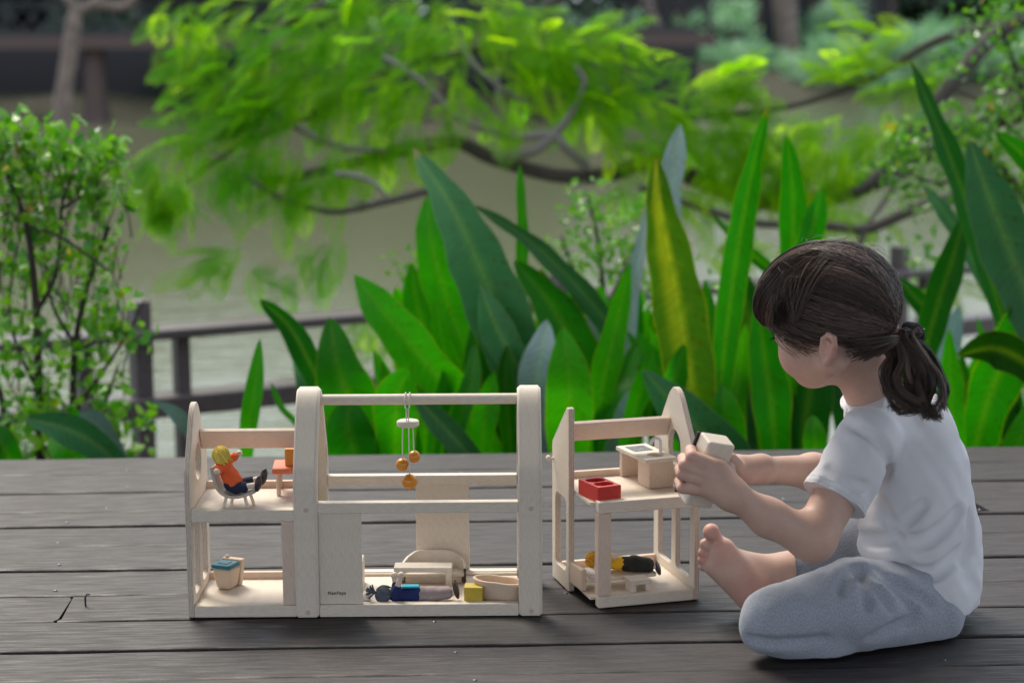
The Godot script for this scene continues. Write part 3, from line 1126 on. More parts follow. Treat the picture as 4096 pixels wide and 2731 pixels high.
func build_middle_furniture() -> void:
	# round backed sofa against the rear rail, a plank table before it
	var o := thing("toy_sofa", "low wooden sofa with bent round plywood back by the rear rail", "sofa", Vector3(-0.127, 0.0135, -2.797), 0.0)
	var half := 0.052
	var back := []
	for k in 21:
		var t := float(k) / 20.0 * 2.0 - 1.0
		var a := absf(t)
		back.append(Vector3(t * half if a < 0.72 else signf(t) * (half * 0.72 + half * 0.28 * sin((a - 0.72) / 0.28 * PI / 2)), 0.0, -0.026 + (0.0 if a < 0.55 else 0.04 * pow((a - 0.55) / 0.45, 2.0))))
	var mb := MB.new()
	for inner: float in [0.0, 0.0035]:
		var at0 := mb.v.size()
		for k in 21:
			var tan: Vector3 = (back[mini(k + 1, 20)] - back[maxi(k - 1, 0)]).normalized()
			var nn := Vector3(-tan.z, 0, tan.x) * (1.0 if float(inner) > 0.0 else -1.0)
			var top := 0.045 - 0.02 * pow(absf(k - 10.0) / 10.0, 4.0)
			for h in [0.0, top]:
				mb.p(back[k] + Vector3(-tan.z, 0, tan.x) * inner + Vector3(0, h, 0), nn, Vector2(k * 0.02, h))
		for k in 20:
			mb.quad(at0 + k * 2, at0 + k * 2 + 1, at0 + k * 2 + 3, at0 + k * 2 + 2)
	for k in 20:
		for q in [k * 2 + 1]:
			var at0 := mb.v.size()
			for j in [q, q + 2, q + 44, q + 42]:
				mb.p(mb.v[j], Vector3.UP, Vector2(k * 0.02, 0.5))
			mb.quad(at0, at0 + 1, at0 + 2, at0 + 3)
	part("backrest", mb, M.toy_x, o)
	box("seat", Vector3(0, 0.015, -0.002), Vector3(0.098, 0.005, 0.042), 0.001, M.toy_x, o)
	box("base", Vector3(0, 0.006, -0.004), Vector3(0.09, 0.012, 0.03), 0.001, M.toy_x, o)
	bench("toy_table", "long narrow plain wooden table with slab legs before the sofa", "table", Vector3(-0.1415, 0.0135, -2.755), deg_to_rad(-1), Vector3(0.091, 0.039, 0.031), 0.008, M.toy_x)
	# the grey haired doll on the floor
	var d := thing("doll", "grey yarn haired doll in dark blue coat lying on the floor", "doll", Vector3(-0.155, 0.0135, -2.688), deg_to_rad(2))
	var head := Vector3(-0.0435, 0.0125, 0.0)
	ball_part("head", head, Vector3(0.0125, 0.0115, 0.0115), M.doll_wood, d)
	for z in [-0.004, 0.005]:
		ball_part("eye", head + Vector3(0.004, 0.0107, z), Vector3(0.0009, 0.0009, 0.0009), M.ink, d)
	yarn(d, head, 0.0122, Vector3(-0.95, 0.25, 0.15).normalized(), Vector3(0.45, 0.9, -0.1).normalized(), 0.010, Color(0.10, 0.115, 0.145), 130, 26)
	blob("coat", M.cloth_navy, d, [[Vector3(-0.029, 0.0115, 0), Vector3(0.008, 0.0125, 0), 0.0095, 0.0125], [Vector3(-0.026, 0.013, 0.006), Vector3(-0.0235, 0.0245, 0.0085), 0.008, 0.0068], [Vector3(-0.026, 0.013, -0.006), Vector3(-0.0255, 0.0245, -0.009), 0.0075, 0.0065]], 0.004, 0.0012, 0.0008)
	box("coat_front", Vector3(-0.003, 0.0252, 0.0), Vector3(0.026, 0.003, 0.013), 0.001, M.cloth_cyan, d)
	for s in [[Vector3(-0.0235, 0.024, 0.0085), Vector3(-0.0175, 0.043, 0.011)], [Vector3(-0.0255, 0.024, -0.009), Vector3(-0.0285, 0.036, -0.012)]]:
		var arm := rod("arm", s[0], s[1], 0.0048, 0.0038, M.doll_wood, d)
		ball_part("hand", s[1] + Vector3(0.0005, 0.003, 0), Vector3(0.0058, 0.0055, 0.0055), M.doll_wood, arm)
	blob("trousers", M.cloth_mauve, d, [[Vector3(0.011, 0.0125, 0), Vector3(0.03, 0.012, 0), 0.0122, 0.0115], [Vector3(0.03, 0.012, 0.004), Vector3(0.054, 0.0145, 0.005), 0.0105, 0.0088], [Vector3(0.03, 0.012, -0.004), Vector3(0.054, 0.0135, -0.007), 0.0105, 0.0085]], 0.005, 0.0012, 0.0007)
	for z in [0.005, -0.007]:
		rod("leg", Vector3(0.053, 0.0145, z), Vector3(0.0645, 0.0155, z), 0.0042, 0.0042, M.doll_wood, d)
		ball_part("shoe", Vector3(0.0668, 0.0195, z + 0.001), Vector3(0.0045, 0.0145, 0.0072), M.dark_shoe, d, rot(0, 0, 14))
	# cube and bathtub
	var cube := box("toy_cube", Vector3.ZERO, Vector3(0.0285, 0.0265, 0.0265), 0.0012, M.mustard, self)
	cube.position = Vector3(-0.0608, 0.0268, -2.687)
	cube.rotation.y = deg_to_rad(-2)
	tag(cube, "mustard yellow cube on the floor before the bathtub", "toy block")
	o = thing("toy_bathtub", "smooth beige bathtub with waisted rim on the lower floor", "bathtub", Vector3(-0.022, 0.0135, -2.694), deg_to_rad(-16))
	mb = MB.new()
	var shape := func(a: float, grow: float) -> Vector3:
		var waist := 1.0 - 0.22 * pow(maxf(0.0, 1.0 - absf(cos(a)) * 1.6), 1.5)
		return Vector3(cos(a) * (0.041 + grow), 0, sin(a) * (0.023 + grow) * waist)
	var prof := [[-0.016, 0.0], [-0.011, 0.0004], [-0.008, 0.003], [-0.004, 0.016], [0.0, 0.030], [0.0005, 0.032], [-0.001, 0.0334], [-0.003, 0.0334], [-0.0045, 0.032], [-0.007, 0.018], [-0.012, 0.006], [-0.02, 0.0045]]
	for r in prof.size():
		for k in 41:
			var a := TAU * k / 40.0
			var q: Vector3 = shape.call(a, prof[r][0])
			var r0: Array = prof[maxi(r - 1, 0)]
			var r1: Array = prof[mini(r + 1, prof.size() - 1)]
			var t := Vector2(r1[0] - r0[0], r1[1] - r0[1]).normalized()
			var lift := 0.005 * cos(a) * clampf(prof[r][1] / 0.03, 0.0, 1.0)
			var out := Vector3(cos(a) * 0.6, 0, sin(a)).normalized()
			mb.p(q + Vector3(0, prof[r][1] - lift * 0.4, 0), (out * t.y + Vector3(0, -t.x, 0)).normalized(), Vector2(a, r))
	for r in prof.size() - 1:
		for k in 40:
			var a := r * 41 + k
			mb.quad(a, a + 1, a + 42, a + 41)
	for row in [0, prof.size() - 1]:
		var c := mb.p(Vector3(0, prof[row][1], 0), Vector3.DOWN if row == 0 else Vector3.UP)
		for k in 40:
			mb.tri(c, row * 41 + k, row * 41 + k + 1)
	part("tub", mb, M.cork, o)
	# the bed mostly hidden by the sliding panel
	o = thing("toy_bed", "wooden toy bed mostly hidden behind the printed sliding panel", "bed", Vector3(-0.2745, 0.0135, -2.735), deg_to_rad(1), "toy beds")
	box("mattress_board", Vector3(0, 0.019, 0), Vector3(0.062, 0.005, 0.05), 0.001, M.toy_x, o)
	box("headboard", Vector3(0.0345, 0.0225, -0.03), Vector3(0.008, 0.045, 0.06), 0.002, M.toy_z, o)
	box("footboard", Vector3(-0.0325, 0.015, 0), Vector3(0.007, 0.03, 0.05), 0.002, M.toy_z, o)
	blob("pillow", M.white_cloth, o, [[Vector3(0.047, 0.007, 0.034), Vector3(0.047, 0.007, 0.046), 0.007, 0.007]], 0.004, 0.0015, 0.0006)


func build_right_furniture() -> void:
	var base := Transform3D(Basis(Vector3.UP, deg_to_rad(15.3)), Vector3(0.1312, 0, -2.6902))
	var w := func(x: float, y: float, z: float) -> Vector3: return base * Vector3(x, y, z)
	var turn := deg_to_rad(15.3)
	# kitchen counter
	var o := thing("kitchen_counter", "wooden toy kitchen counter with stove print, sink hole and white tap", "counter", w.call(0.1195, 0.1648, -0.123), turn + deg_to_rad(7))
	var top := rounded([Vector3(-0.0275, -0.055, 0.002), Vector3(0.0275, -0.055, 0.002), Vector3(0.0275, 0.055, 0.002), Vector3(-0.0275, 0.055, 0.002)], 0.003)
	part_of("worktop", board(top, [disc(Vector2(0.004, -0.026), 0.0135)], 0.006, 0.0007, Transform3D(Basis(Vector3.RIGHT, -PI / 2), Vector3(0, 0.0458, 0)), M.toy_x, M.toy_x), o)
	box("cabinet", Vector3(0.003, 0.0213, 0.0285), Vector3(0.043, 0.0426, 0.041), 0.0012, M.rosy_y, o)
	box("side_panel", Vector3(0.0, 0.0213, -0.046), Vector3(0.045, 0.0426, 0.009), 0.0008, M.rosy_y, o)
	var print_at := Vector3(-0.0005, 0.04905, -0.024)
	box("stove_print", print_at, Vector3(0.034, 0.0004, 0.038), 0.0001, M.stove_grey, o)
	for s in [Vector2(-0.008, 0.009), Vector2(-0.008, -0.009), Vector2(0.008, 0.006)]:
		for r in [0.0072, 0.0045]:
			var ring := []
			for k in 21:
				ring.append(print_at + Vector3(s.x + cos(TAU * k / 20) * r * (1.15 if s.x > 0 else 0.8), 0.0002, s.y + sin(TAU * k / 20) * r * (1.15 if s.x > 0 else 0.8)))
			var mr := MB.new()
			mr.tube(ring, [0.0004], 4, false)
			part("stove_ring", mr, M.stove_ring, o)
	var tap := MB.new()
	tap.tube(spline([Vector3(0.02, 0.046, 0.012), Vector3(0.02, 0.062, 0.012), Vector3(0.0185, 0.0685, 0.0115), Vector3(0.0125, 0.0715, 0.01), Vector3(0.0065, 0.0685, 0.009), Vector3(0.005, 0.062, 0.009)], 5), [0.0029], 10)
	part("tap", tap, M.white_plastic, o)
	# the red double sink
	o = thing("toy_sink", "glossy red double sink block at the front of the wing's shelf", "sink", w.call(0.0165, 0.1648, -0.0465), turn + deg_to_rad(11))
	var rim := rounded([Vector3(-0.0205, -0.033, 0.003), Vector3(0.0205, -0.033, 0.003), Vector3(0.0205, 0.033, 0.003), Vector3(-0.0205, 0.033, 0.003)], 0.0025)
	var holes := []
	for y in [-0.0135, 0.0135]:
		holes.append(rounded([Vector3(-0.0145, y - 0.0105, 0.007), Vector3(0.0145, y - 0.0105, 0.007), Vector3(0.0145, y + 0.0105, 0.007), Vector3(-0.0145, y + 0.0105, 0.007)], 0.002))
	part_of("block", board(rim, holes, 0.024, 0.0012, Transform3D(Basis(Vector3.RIGHT, -PI / 2), Vector3(0, 0.012, 0)), M.red, M.red), o)
	box("basin_floor", Vector3(0, 0.004, 0), Vector3(0.038, 0.006, 0.062), 0.0005, M.red, o)
	# bed, with the doll on it
	o = thing("toy_bed", "wooden toy bed with white pillow under the doll in yellow", "bed", w.call(0.055, 0.0148, -0.074), turn + deg_to_rad(4), "toy beds")
	box("headboard", Vector3(-0.0655, 0.018, -0.004), Vector3(0.0095, 0.036, 0.056), 0.003, M.cork, o)
	var plat := rounded([Vector3(-0.061, -0.024, 0.001), Vector3(0.06, -0.024, 0.008), Vector3(0.06, 0.026, 0.008), Vector3(-0.061, 0.026, 0.001)], 0.003)
	part_of("bed_board", board(plat, [], 0.005, 0.0007, Transform3D(Basis(Vector3.RIGHT, -PI / 2), Vector3(0, 0.0145, 0)), M.toy_x, M.toy_x), o)
	box("bed_leg", Vector3(0.03, 0.006, 0), Vector3(0.008, 0.012, 0.04), 0.001, M.toy_z, o)
	blob("pillow", M.white_cloth, o, [[Vector3(-0.046, 0.0195, -0.016), Vector3(-0.046, 0.0195, 0.014), 0.005, 0.005], [Vector3(-0.036, 0.0195, -0.016), Vector3(-0.036, 0.0195, 0.014), 0.005, 0.005]], 0.008, 0.0014, 0.0008)
	var d := thing("doll", "mustard haired doll in yellow shirt and dark trousers lying on the bed", "doll", w.call(0.058, 0.0318, -0.088), turn - deg_to_rad(20))
	var head := Vector3(-0.036, 0.0165, 0.0)
	ball_part("head", head, Vector3(0.0115, 0.011, 0.011), M.doll_wood, d)
	yarn(d, head, 0.0115, Vector3(-0.95, 0.1, 0.1).normalized(), Vector3(0.3, 0.9, -0.35).normalized(), 0.004, Color(0.62, 0.31, 0.025), 110)
	blob("shirt", M.cloth_yellow, d, [[Vector3(-0.022, 0.0145, 0), Vector3(0.010, 0.011, 0), 0.0095, 0.0118], [Vector3(-0.018, 0.016, 0.004), Vector3(-0.006, 0.0235, 0.010), 0.0075, 0.007]], 0.004, 0.0012, 0.001)
	ball_part("hand", Vector3(-0.001, 0.0265, 0.0135), Vector3(0.0055, 0.0055, 0.0055), M.doll_wood, d)
	blob("trousers", M.cloth_olive, d, [[Vector3(0.0125, 0.011, 0), Vector3(0.03, 0.0115, 0), 0.0118, 0.0122], [Vector3(0.03, 0.0115, 0.003), Vector3(0.05, 0.0105, 0.005), 0.0122, 0.0112], [Vector3(0.03, 0.011, -0.004), Vector3(0.05, 0.0095, -0.007), 0.011, 0.010]], 0.005, 0.0012, 0.0014)
	for z in [0.005, -0.006]:
		rod("leg", Vector3(0.058, 0.0095, z), Vector3(0.066, 0.0085, z), 0.0042, 0.0046, M.doll_wood, d)
		ball_part("shoe", Vector3(0.0665, 0.0045, z), Vector3(0.0042, 0.0105, 0.006), M.dark_shoe, d, rot(0, 0, 20))
	bench("toy_stool", "small solid wooden stool with slab legs at the wing's front", "stool", w.call(0.0735, 0.0148, -0.028), turn + deg_to_rad(3), Vector3(0.034, 0.021, 0.031), 0.0075, M.toy_x)


# colours a skin mesh: pinker near the given points (position, reach, strength)
func flush(mb: MB, spots: Array) -> void:
	var mottle := FastNoiseLite.new()
	mottle.frequency = 40.0
	var base := Color(0.56, 0.365, 0.285)
	var pink := Color(0.58, 0.245, 0.20)
	for k in mb.v.size():
		var s := 0.0
		for q in spots:
			s = maxf(s, q[2] * clampf(1.0 - mb.v[k].distance_to(q[0]) / q[1], 0.0, 1.0))
		var d := 1.0 + 0.07 * mottle.get_noise_3dv(mb.v[k]) + 0.05 * mottle.get_noise_3dv(mb.v[k] * 4.0)
		mb.c[k] = base.lerp(pink, clampf(s + 0.10 * mottle.get_noise_3dv(mb.v[k] * 1.7), 0.0, 1.0)) * d


func build_person() -> void:
	var o := thing("person", "small child in white t-shirt and grey leggings sitting cross-legged, ponytail, holding wooden block", "person", Vector3(0.56, 0, -2.6))
	o.position = Vector3.ZERO
	# the head's own axes: forward, up, left (the left cheek is turned to the viewer)
	var fw := Vector3(-cos(deg_to_rad(10)) * cos(deg_to_rad(43)), -sin(deg_to_rad(10)), -cos(deg_to_rad(10)) * sin(deg_to_rad(43)))
	var right := fw.cross(Vector3.UP).normalized()
	var hb := Basis(fw, right.cross(fw), -right)
	var head := Transform3D(hb, Vector3(0.4612, 0.4881, -2.6))
	var at := func(f: float, u: float, l: float) -> Vector3: return head * Vector3(f, u, l)

	var fa := func(f: float, u: float, l: float) -> Vector3: return head * Vector3(f - 0.011, u - 0.003, l)
	# joints
	var sh_near := Vector3(0.5068, 0.293, -2.545)
	var el_near := Vector3(0.4229, 0.1691, -2.475)
	var wr_near := Vector3(0.3038, 0.2411, -2.452)
	var sh_far := Vector3(0.6164, 0.2505, -2.75)
	var el_far := Vector3(0.5172, 0.2021, -2.7)
	var wr_far := Vector3(0.3588, 0.2517, -2.555)
	var neck_a := Vector3(0.502, 0.4086, -2.622)
	var neck_b := Vector3(0.5474, 0.3203, -2.645)

	var skin := MB.new()
	# head
	var f := Sdf.new(at.call(0, 0, 0) - Vector3(0.135, 0.165, 0.125), at.call(0, 0, 0) + Vector3(0.13, 0.10, 0.125), 0.0029)
	f.ell(at.call(-0.004, 0, 0), Vector3(0.094, 0.082, 0.083), hb, 0.02)
	f.ell(fa.call(0.036, -0.052, 0), Vector3(0.056, 0.055, 0.06), hb, 0.02)
	f.cap(fa.call(-0.015, -0.075, 0.046), fa.call(0.052, -0.098, 0.012), 0.022, 0.02, 0.02)
	f.cap(fa.call(-0.015, -0.075, -0.046), fa.call(0.052, -0.098, -0.012), 0.022, 0.02, 0.02)
	for s in [1.0, -1.0]:
		f.ell(fa.call(0.047, -0.069, s * 0.034), Vector3(0.034, 0.031, 0.03), hb, 0.016)
	f.ell(fa.call(0.066, -0.099, 0), Vector3(0.017, 0.014, 0.018), hb, 0.012)
	for s in [1.0, -1.0]:
		f.ell(fa.call(0.094, -0.041, s * 0.03), Vector3(0.012, 0.011, 0.017), hb, 0.014, true)
		f.ell(fa.call(0.078, -0.041, s * 0.030), Vector3(0.0125, 0.0125, 0.0145), hb, 0.003)
		f.cap(fa.call(0.091, -0.024, s * 0.014), fa.call(0.082, -0.024, s * 0.044), 0.006, 0.005, 0.012)
	f.cap(fa.call(0.088, -0.034, 0), fa.call(0.1005, -0.056, 0), 0.006, 0.0085, 0.01)
	for s in [1.0, -1.0]:
		f.ell(fa.call(0.095, -0.06, s * 0.008), Vector3(0.007, 0.005, 0.005), hb, 0.005)
	f.cap(fa.call(0.0875, -0.0795, -0.011), fa.call(0.0875, -0.0795, 0.011), 0.0055, 0.0055, 0.005)
	f.cap(fa.call(0.0855, -0.0875, -0.009), fa.call(0.0855, -0.0875, 0.009), 0.006, 0.006, 0.005)
	# ears: a rim, its inner ridge and a lobe
	for s in [1.0, -1.0]:
		var ear := func(a: float, b: float, c: float) -> Vector3: return at.call(-0.034 + a * 0.72 - c * 0.35 - b * 0.22, -0.063 + b * 0.74, s * (0.0715 + c * 0.75))
		f.path([ear.call(0.014, 0.004, 0.002), ear.call(0.012, 0.022, 0.007), ear.call(0.0, 0.029, 0.011), ear.call(-0.013, 0.023, 0.014), ear.call(-0.018, 0.008, 0.014), ear.call(-0.013, -0.010, 0.010), ear.call(-0.002, -0.024, 0.006), ear.call(0.006, -0.022, 0.002)], [0.0036, 0.0038, 0.004, 0.004, 0.0039, 0.0037, 0.005, 0.0036], 0.004)
		f.path([ear.call(0.004, 0.016, 0.006), ear.call(-0.007, 0.010, 0.009), ear.call(-0.007, -0.005, 0.008), ear.call(0.002, -0.013, 0.005)], [0.0026, 0.003, 0.0028, 0.0026], 0.004)
		f.ell(ear.call(-0.003, 0.004, 0.001), Vector3(0.0145, 0.020, 0.0045), hb, 0.004)
		f.ell(ear.call(0.007, -0.006, 0.002), Vector3(0.006, 0.008, 0.006), hb, 0.005)
	f.cap(neck_a, neck_b, 0.038, 0.042, 0.025)
	f.to(skin)
	# near arm and hand, on a fine grid
	f = Sdf.new(el_near.min(Vector3(0.2449, 0.2266, -2.6)) - Vector3(0.03, 0.05, 0.02), sh_near.max(wr_near) + Vector3(0.02, 0.035, 0.035), 0.0026)
	f.cap(sh_near, el_near, 0.036, 0.0295, 0.015)
	f.cap(el_near, Vector3(0.3573, 0.2045, -2.462), 0.0295, 0.0255, 0.02)
	f.cap(Vector3(0.3573, 0.2045, -2.462), wr_near, 0.0255, 0.0185, 0.015)
	var knuckles := [Vector3(0.2815, 0.2822, -2.452), Vector3(0.2681, 0.2716, -2.45), Vector3(0.2618, 0.2618, -2.452), Vector3(0.2588, 0.2466, -2.456)]
	f.cap(wr_near, Vector3(0.2847, 0.2745, -2.458), 0.0195, 0.0165, 0.014)
	f.cap(wr_near, Vector3(0.2737, 0.2676, -2.456), 0.019, 0.0155, 0.014)
	f.cap(wr_near, Vector3(0.2705, 0.2491, -2.458), 0.018, 0.0145, 0.012)
	f.cap(Vector3(0.3, 0.2498, -2.462), Vector3(0.3005, 0.2672, -2.478), 0.0145, 0.0115, 0.012)
	f.path([Vector3(0.3002, 0.2658, -2.476), Vector3(0.3055, 0.2707, -2.5), Vector3(0.3033, 0.2728, -2.524)], [0.0105, 0.0095, 0.0082], 0.006)
	var mids := [Vector3(0.2494, 0.2933, -2.458), Vector3(0.2394, 0.2805, -2.46), Vector3(0.2361, 0.267, -2.462), Vector3(0.2365, 0.2466, -2.464)]
	var tips := [Vector3(0.2497, 0.2956, -2.486), Vector3(0.2398, 0.2829, -2.49), Vector3(0.2358, 0.268, -2.492), Vector3(0.2352, 0.2502, -2.49)]
	var ends := [Vector3(0.2635, 0.2882, -2.513), Vector3(0.2532, 0.279, -2.52), Vector3(0.2488, 0.2667, -2.524), Vector3(0.2486, 0.2473, -2.52)]
	for k in 4:
		var r: float = [0.0085, 0.0084, 0.0081, 0.0074][k]
		f.path([knuckles[k], mids[k], tips[k], ends[k]], [r * 1.15, r * 1.04, r * 0.95, r * 0.85], 0.002)
	f.to(skin)
	# far arm and hand
	f = Sdf.new(wr_far.min(Vector3(0.2852, 0.1854, -2.74)) - Vector3(0.03, 0.04, 0.03), Vector3(0.4749, 0.3067, -2.47) + Vector3(0.03, 0.03, 0.0), 0.0033)
	f.cap(el_far, Vector3(0.4489, 0.2264, -2.64), 0.03, 0.0265, 0.015)
	f.cap(Vector3(0.4489, 0.2264, -2.64), wr_far, 0.0265, 0.0175, 0.015)
	f.cap(wr_far, Vector3(0.326, 0.2592, -2.535), 0.019, 0.0185, 0.012)
	f.cap(wr_far, Vector3(0.333, 0.2508, -2.53), 0.018, 0.0165, 0.012)
	for k in 4:
		var dy := k * 17.0
		f.path([Vector3(0.3203, 0.2677, -2.54) - Vector3(0.0, dy / 1560.0, 0), Vector3(0.2993, 0.2698, -2.548) - Vector3(0, dy / 1560.0, 0), Vector3(0.2815, 0.2692, -2.54) - Vector3(0, dy / 1560.0, 0)], [0.009, 0.008, 0.007], 0.005)
	f.path([Vector3(0.3242, 0.2551, -2.52), Vector3(0.3147, 0.2708, -2.505), Vector3(0.309, 0.2808, -2.5)], [0.012, 0.0095, 0.0085], 0.008)
	f.to(skin)
	# far foot, sole towards the viewer
	f = Sdf.new(Vector3(0.2876, -0.0252, -2.74) - Vector3(0.02, 0.0, 0.0), Vector3(0.4288, 0.1682, -2.58) + Vector3(0.0, 0.015, 0.0), 0.0026)
	var ankle := Vector3(0.4166, 0.0609, -2.672)
	f.cap(Vector3(0.4666, 0.0785, -2.72), ankle, 0.026, 0.0245, 0.012)
	f.cap(ankle, Vector3(0.3732, 0.0419, -2.663), 0.026, 0.027, 0.02)
	f.cap(Vector3(0.362, 0.0342, -2.648), Vector3(0.3034, 0.0809, -2.648), 0.0255, 0.0165, 0.02)
	f.cap(Vector3(0.367, 0.0439, -2.652), Vector3(0.3171, 0.1034, -2.65), 0.022, 0.0185, 0.02)
	f.cap(ankle, Vector3(0.3245, 0.0875, -2.672), 0.022, 0.014, 0.02)
	f.ell(Vector3(0.3156, 0.103, -2.642), Vector3(0.017, 0.019, 0.012), Basis(), 0.012)
	f.ell(Vector3(0.3586, 0.0363, -2.637), Vector3(0.02, 0.02, 0.015), Basis(), 0.012)
	f.path([Vector3(0.3133, 0.1124, -2.652), Vector3(0.3037, 0.1238, -2.65), Vector3(0.2979, 0.1354, -2.64)], [0.0115, 0.0105, 0.0128], 0.004)
	for t in [[Vector3(0.3079, 0.1007, -2.655), Vector3(0.2892, 0.1143, -2.648), 0.0082], [Vector3(0.3043, 0.0892, -2.657), Vector3(0.2863, 0.1008, -2.65), 0.0076], [Vector3(0.3021, 0.0788, -2.66), Vector3(0.2853, 0.0887, -2.652), 0.0070], [Vector3(0.3009, 0.0706, -2.66), Vector3(0.2864, 0.0769, -2.655), 0.0064]]:
		f.cap(t[0], t[1], t[2] * 0.85, t[2], 0.0018)
	f.cut(Vector3(0, 0.002, 0), Vector3.DOWN)
	f.to(skin)
	# the near foot tucked behind the far shin, and the trunk under the clothes
	f = Sdf.new(Vector3(0.4556, -0.0964, -2.8), Vector3(0.6629, 0.3554, -2.5) + Vector3(0, 0.03, 0), 0.009)
	f.path([neck_b, Vector3(0.5967, 0.2538, -2.645), Vector3(0.6086, 0.1478, -2.64), Vector3(0.6165, 0.0357, -2.63)], [0.036, 0.058, 0.058, 0.06], 0.03)
	f.cap(sh_near, sh_far, 0.032, 0.032, 0.03)
	f.cap(sh_far, el_far, 0.032, 0.028, 0.02)
	f.path([Vector3(0.5634, -0.0152, -2.62), Vector3(0.5538, -0.0453, -2.7), Vector3(0.545, -0.0636, -2.74)], [0.028, 0.026, 0.018], 0.02)
	f.cut(Vector3(0, 0.003, 0), Vector3.DOWN)
	f.to(skin)
	var spots := [[fa.call(0.07, -0.07, 0.045), 0.045, 0.45], [fa.call(0.07, -0.07, -0.045), 0.045, 0.45], [fa.call(0.088, -0.083, 0), 0.016, 0.9], [at.call(-0.045, -0.06, 0.085), 0.035, 0.55], [Vector3(0.2966, 0.1361, -2.64), 0.022, 0.9], [Vector3(0.3141, 0.1064, -2.63), 0.03, 0.5], [Vector3(0.2883, 0.0961, -2.65), 0.022, 0.75], [Vector3(0.3576, 0.0385, -2.63), 0.05, 0.65], [el_near, 0.05, 0.25]]
	for k in 4:
		spots.append([mids[k], 0.016, 0.5])
		spots.append([ends[k], 0.016, 0.45])
		spots.append([knuckles[k], 0.014, 0.3])
	flush(skin, spots)
	part("body", skin, M.skin, o)
	for s in [1.0, -1.0]:
		var me := MB.new()
		me.ball(fa.call(0.0805, -0.041, s * 0.030), Vector3(0.0118, 0.0118, 0.0118), hb)
		var mi := MB.new()
		mi.ball(fa.call(0.0895, -0.044, s * 0.0305), Vector3(0.0035, 0.0052, 0.0052), hb)
		part_of("eye", mi.surface(me.surface(ArrayMesh.new(), M.eye_white), M.eye_dark), o)
		var lash := MB.new()
		for k in 16:
			var t := (k - 7.5) / 7.5
			var root: Vector3 = fa.call(0.0905 - t * t * 0.005, -0.0375 - t * t * 0.003, s * (0.030 + t * 0.0125))
			lash.tube([root, root + hb * Vector3(0.004, -0.0006, s * t * 0.002), root + hb * Vector3(0.0068, -0.0012, s * t * 0.0035)], [0.0005, 0.0004, 0.0002], 3)
		part("eyelash", lash, M.hair_tie, o)
	build_hair(o, head)
	build_clothes(o, sh_near, sh_far, el_near, el_far, neck_a, neck_b)
	# the wooden block in the hands
	var blk := thing("wooden_block", "pale wooden toy cabinet block with black back held in child's hands", "toy block", Vector3(0.2728, 0.265, -2.493))
	var yb := Vector3(0.30, 0.925, 0.20).normalized()
	var xb := (Vector3(0.93, -0.12, -0.33) - yb * Vector3(0.93, -0.12, -0.33).dot(yb)).normalized()
	var bb := Basis(xb, yb, xb.cross(yb))
	blk.basis = bb
	box("body", Vector3.ZERO, Vector3(0.043, 0.103, 0.034), 0.004, M.toy_y, blk)
	box("back_plate", Vector3(-0.003, 0.0, -0.0185), Vector3(0.043, 0.098, 0.004), 0.001, M.dark_plastic, blk)


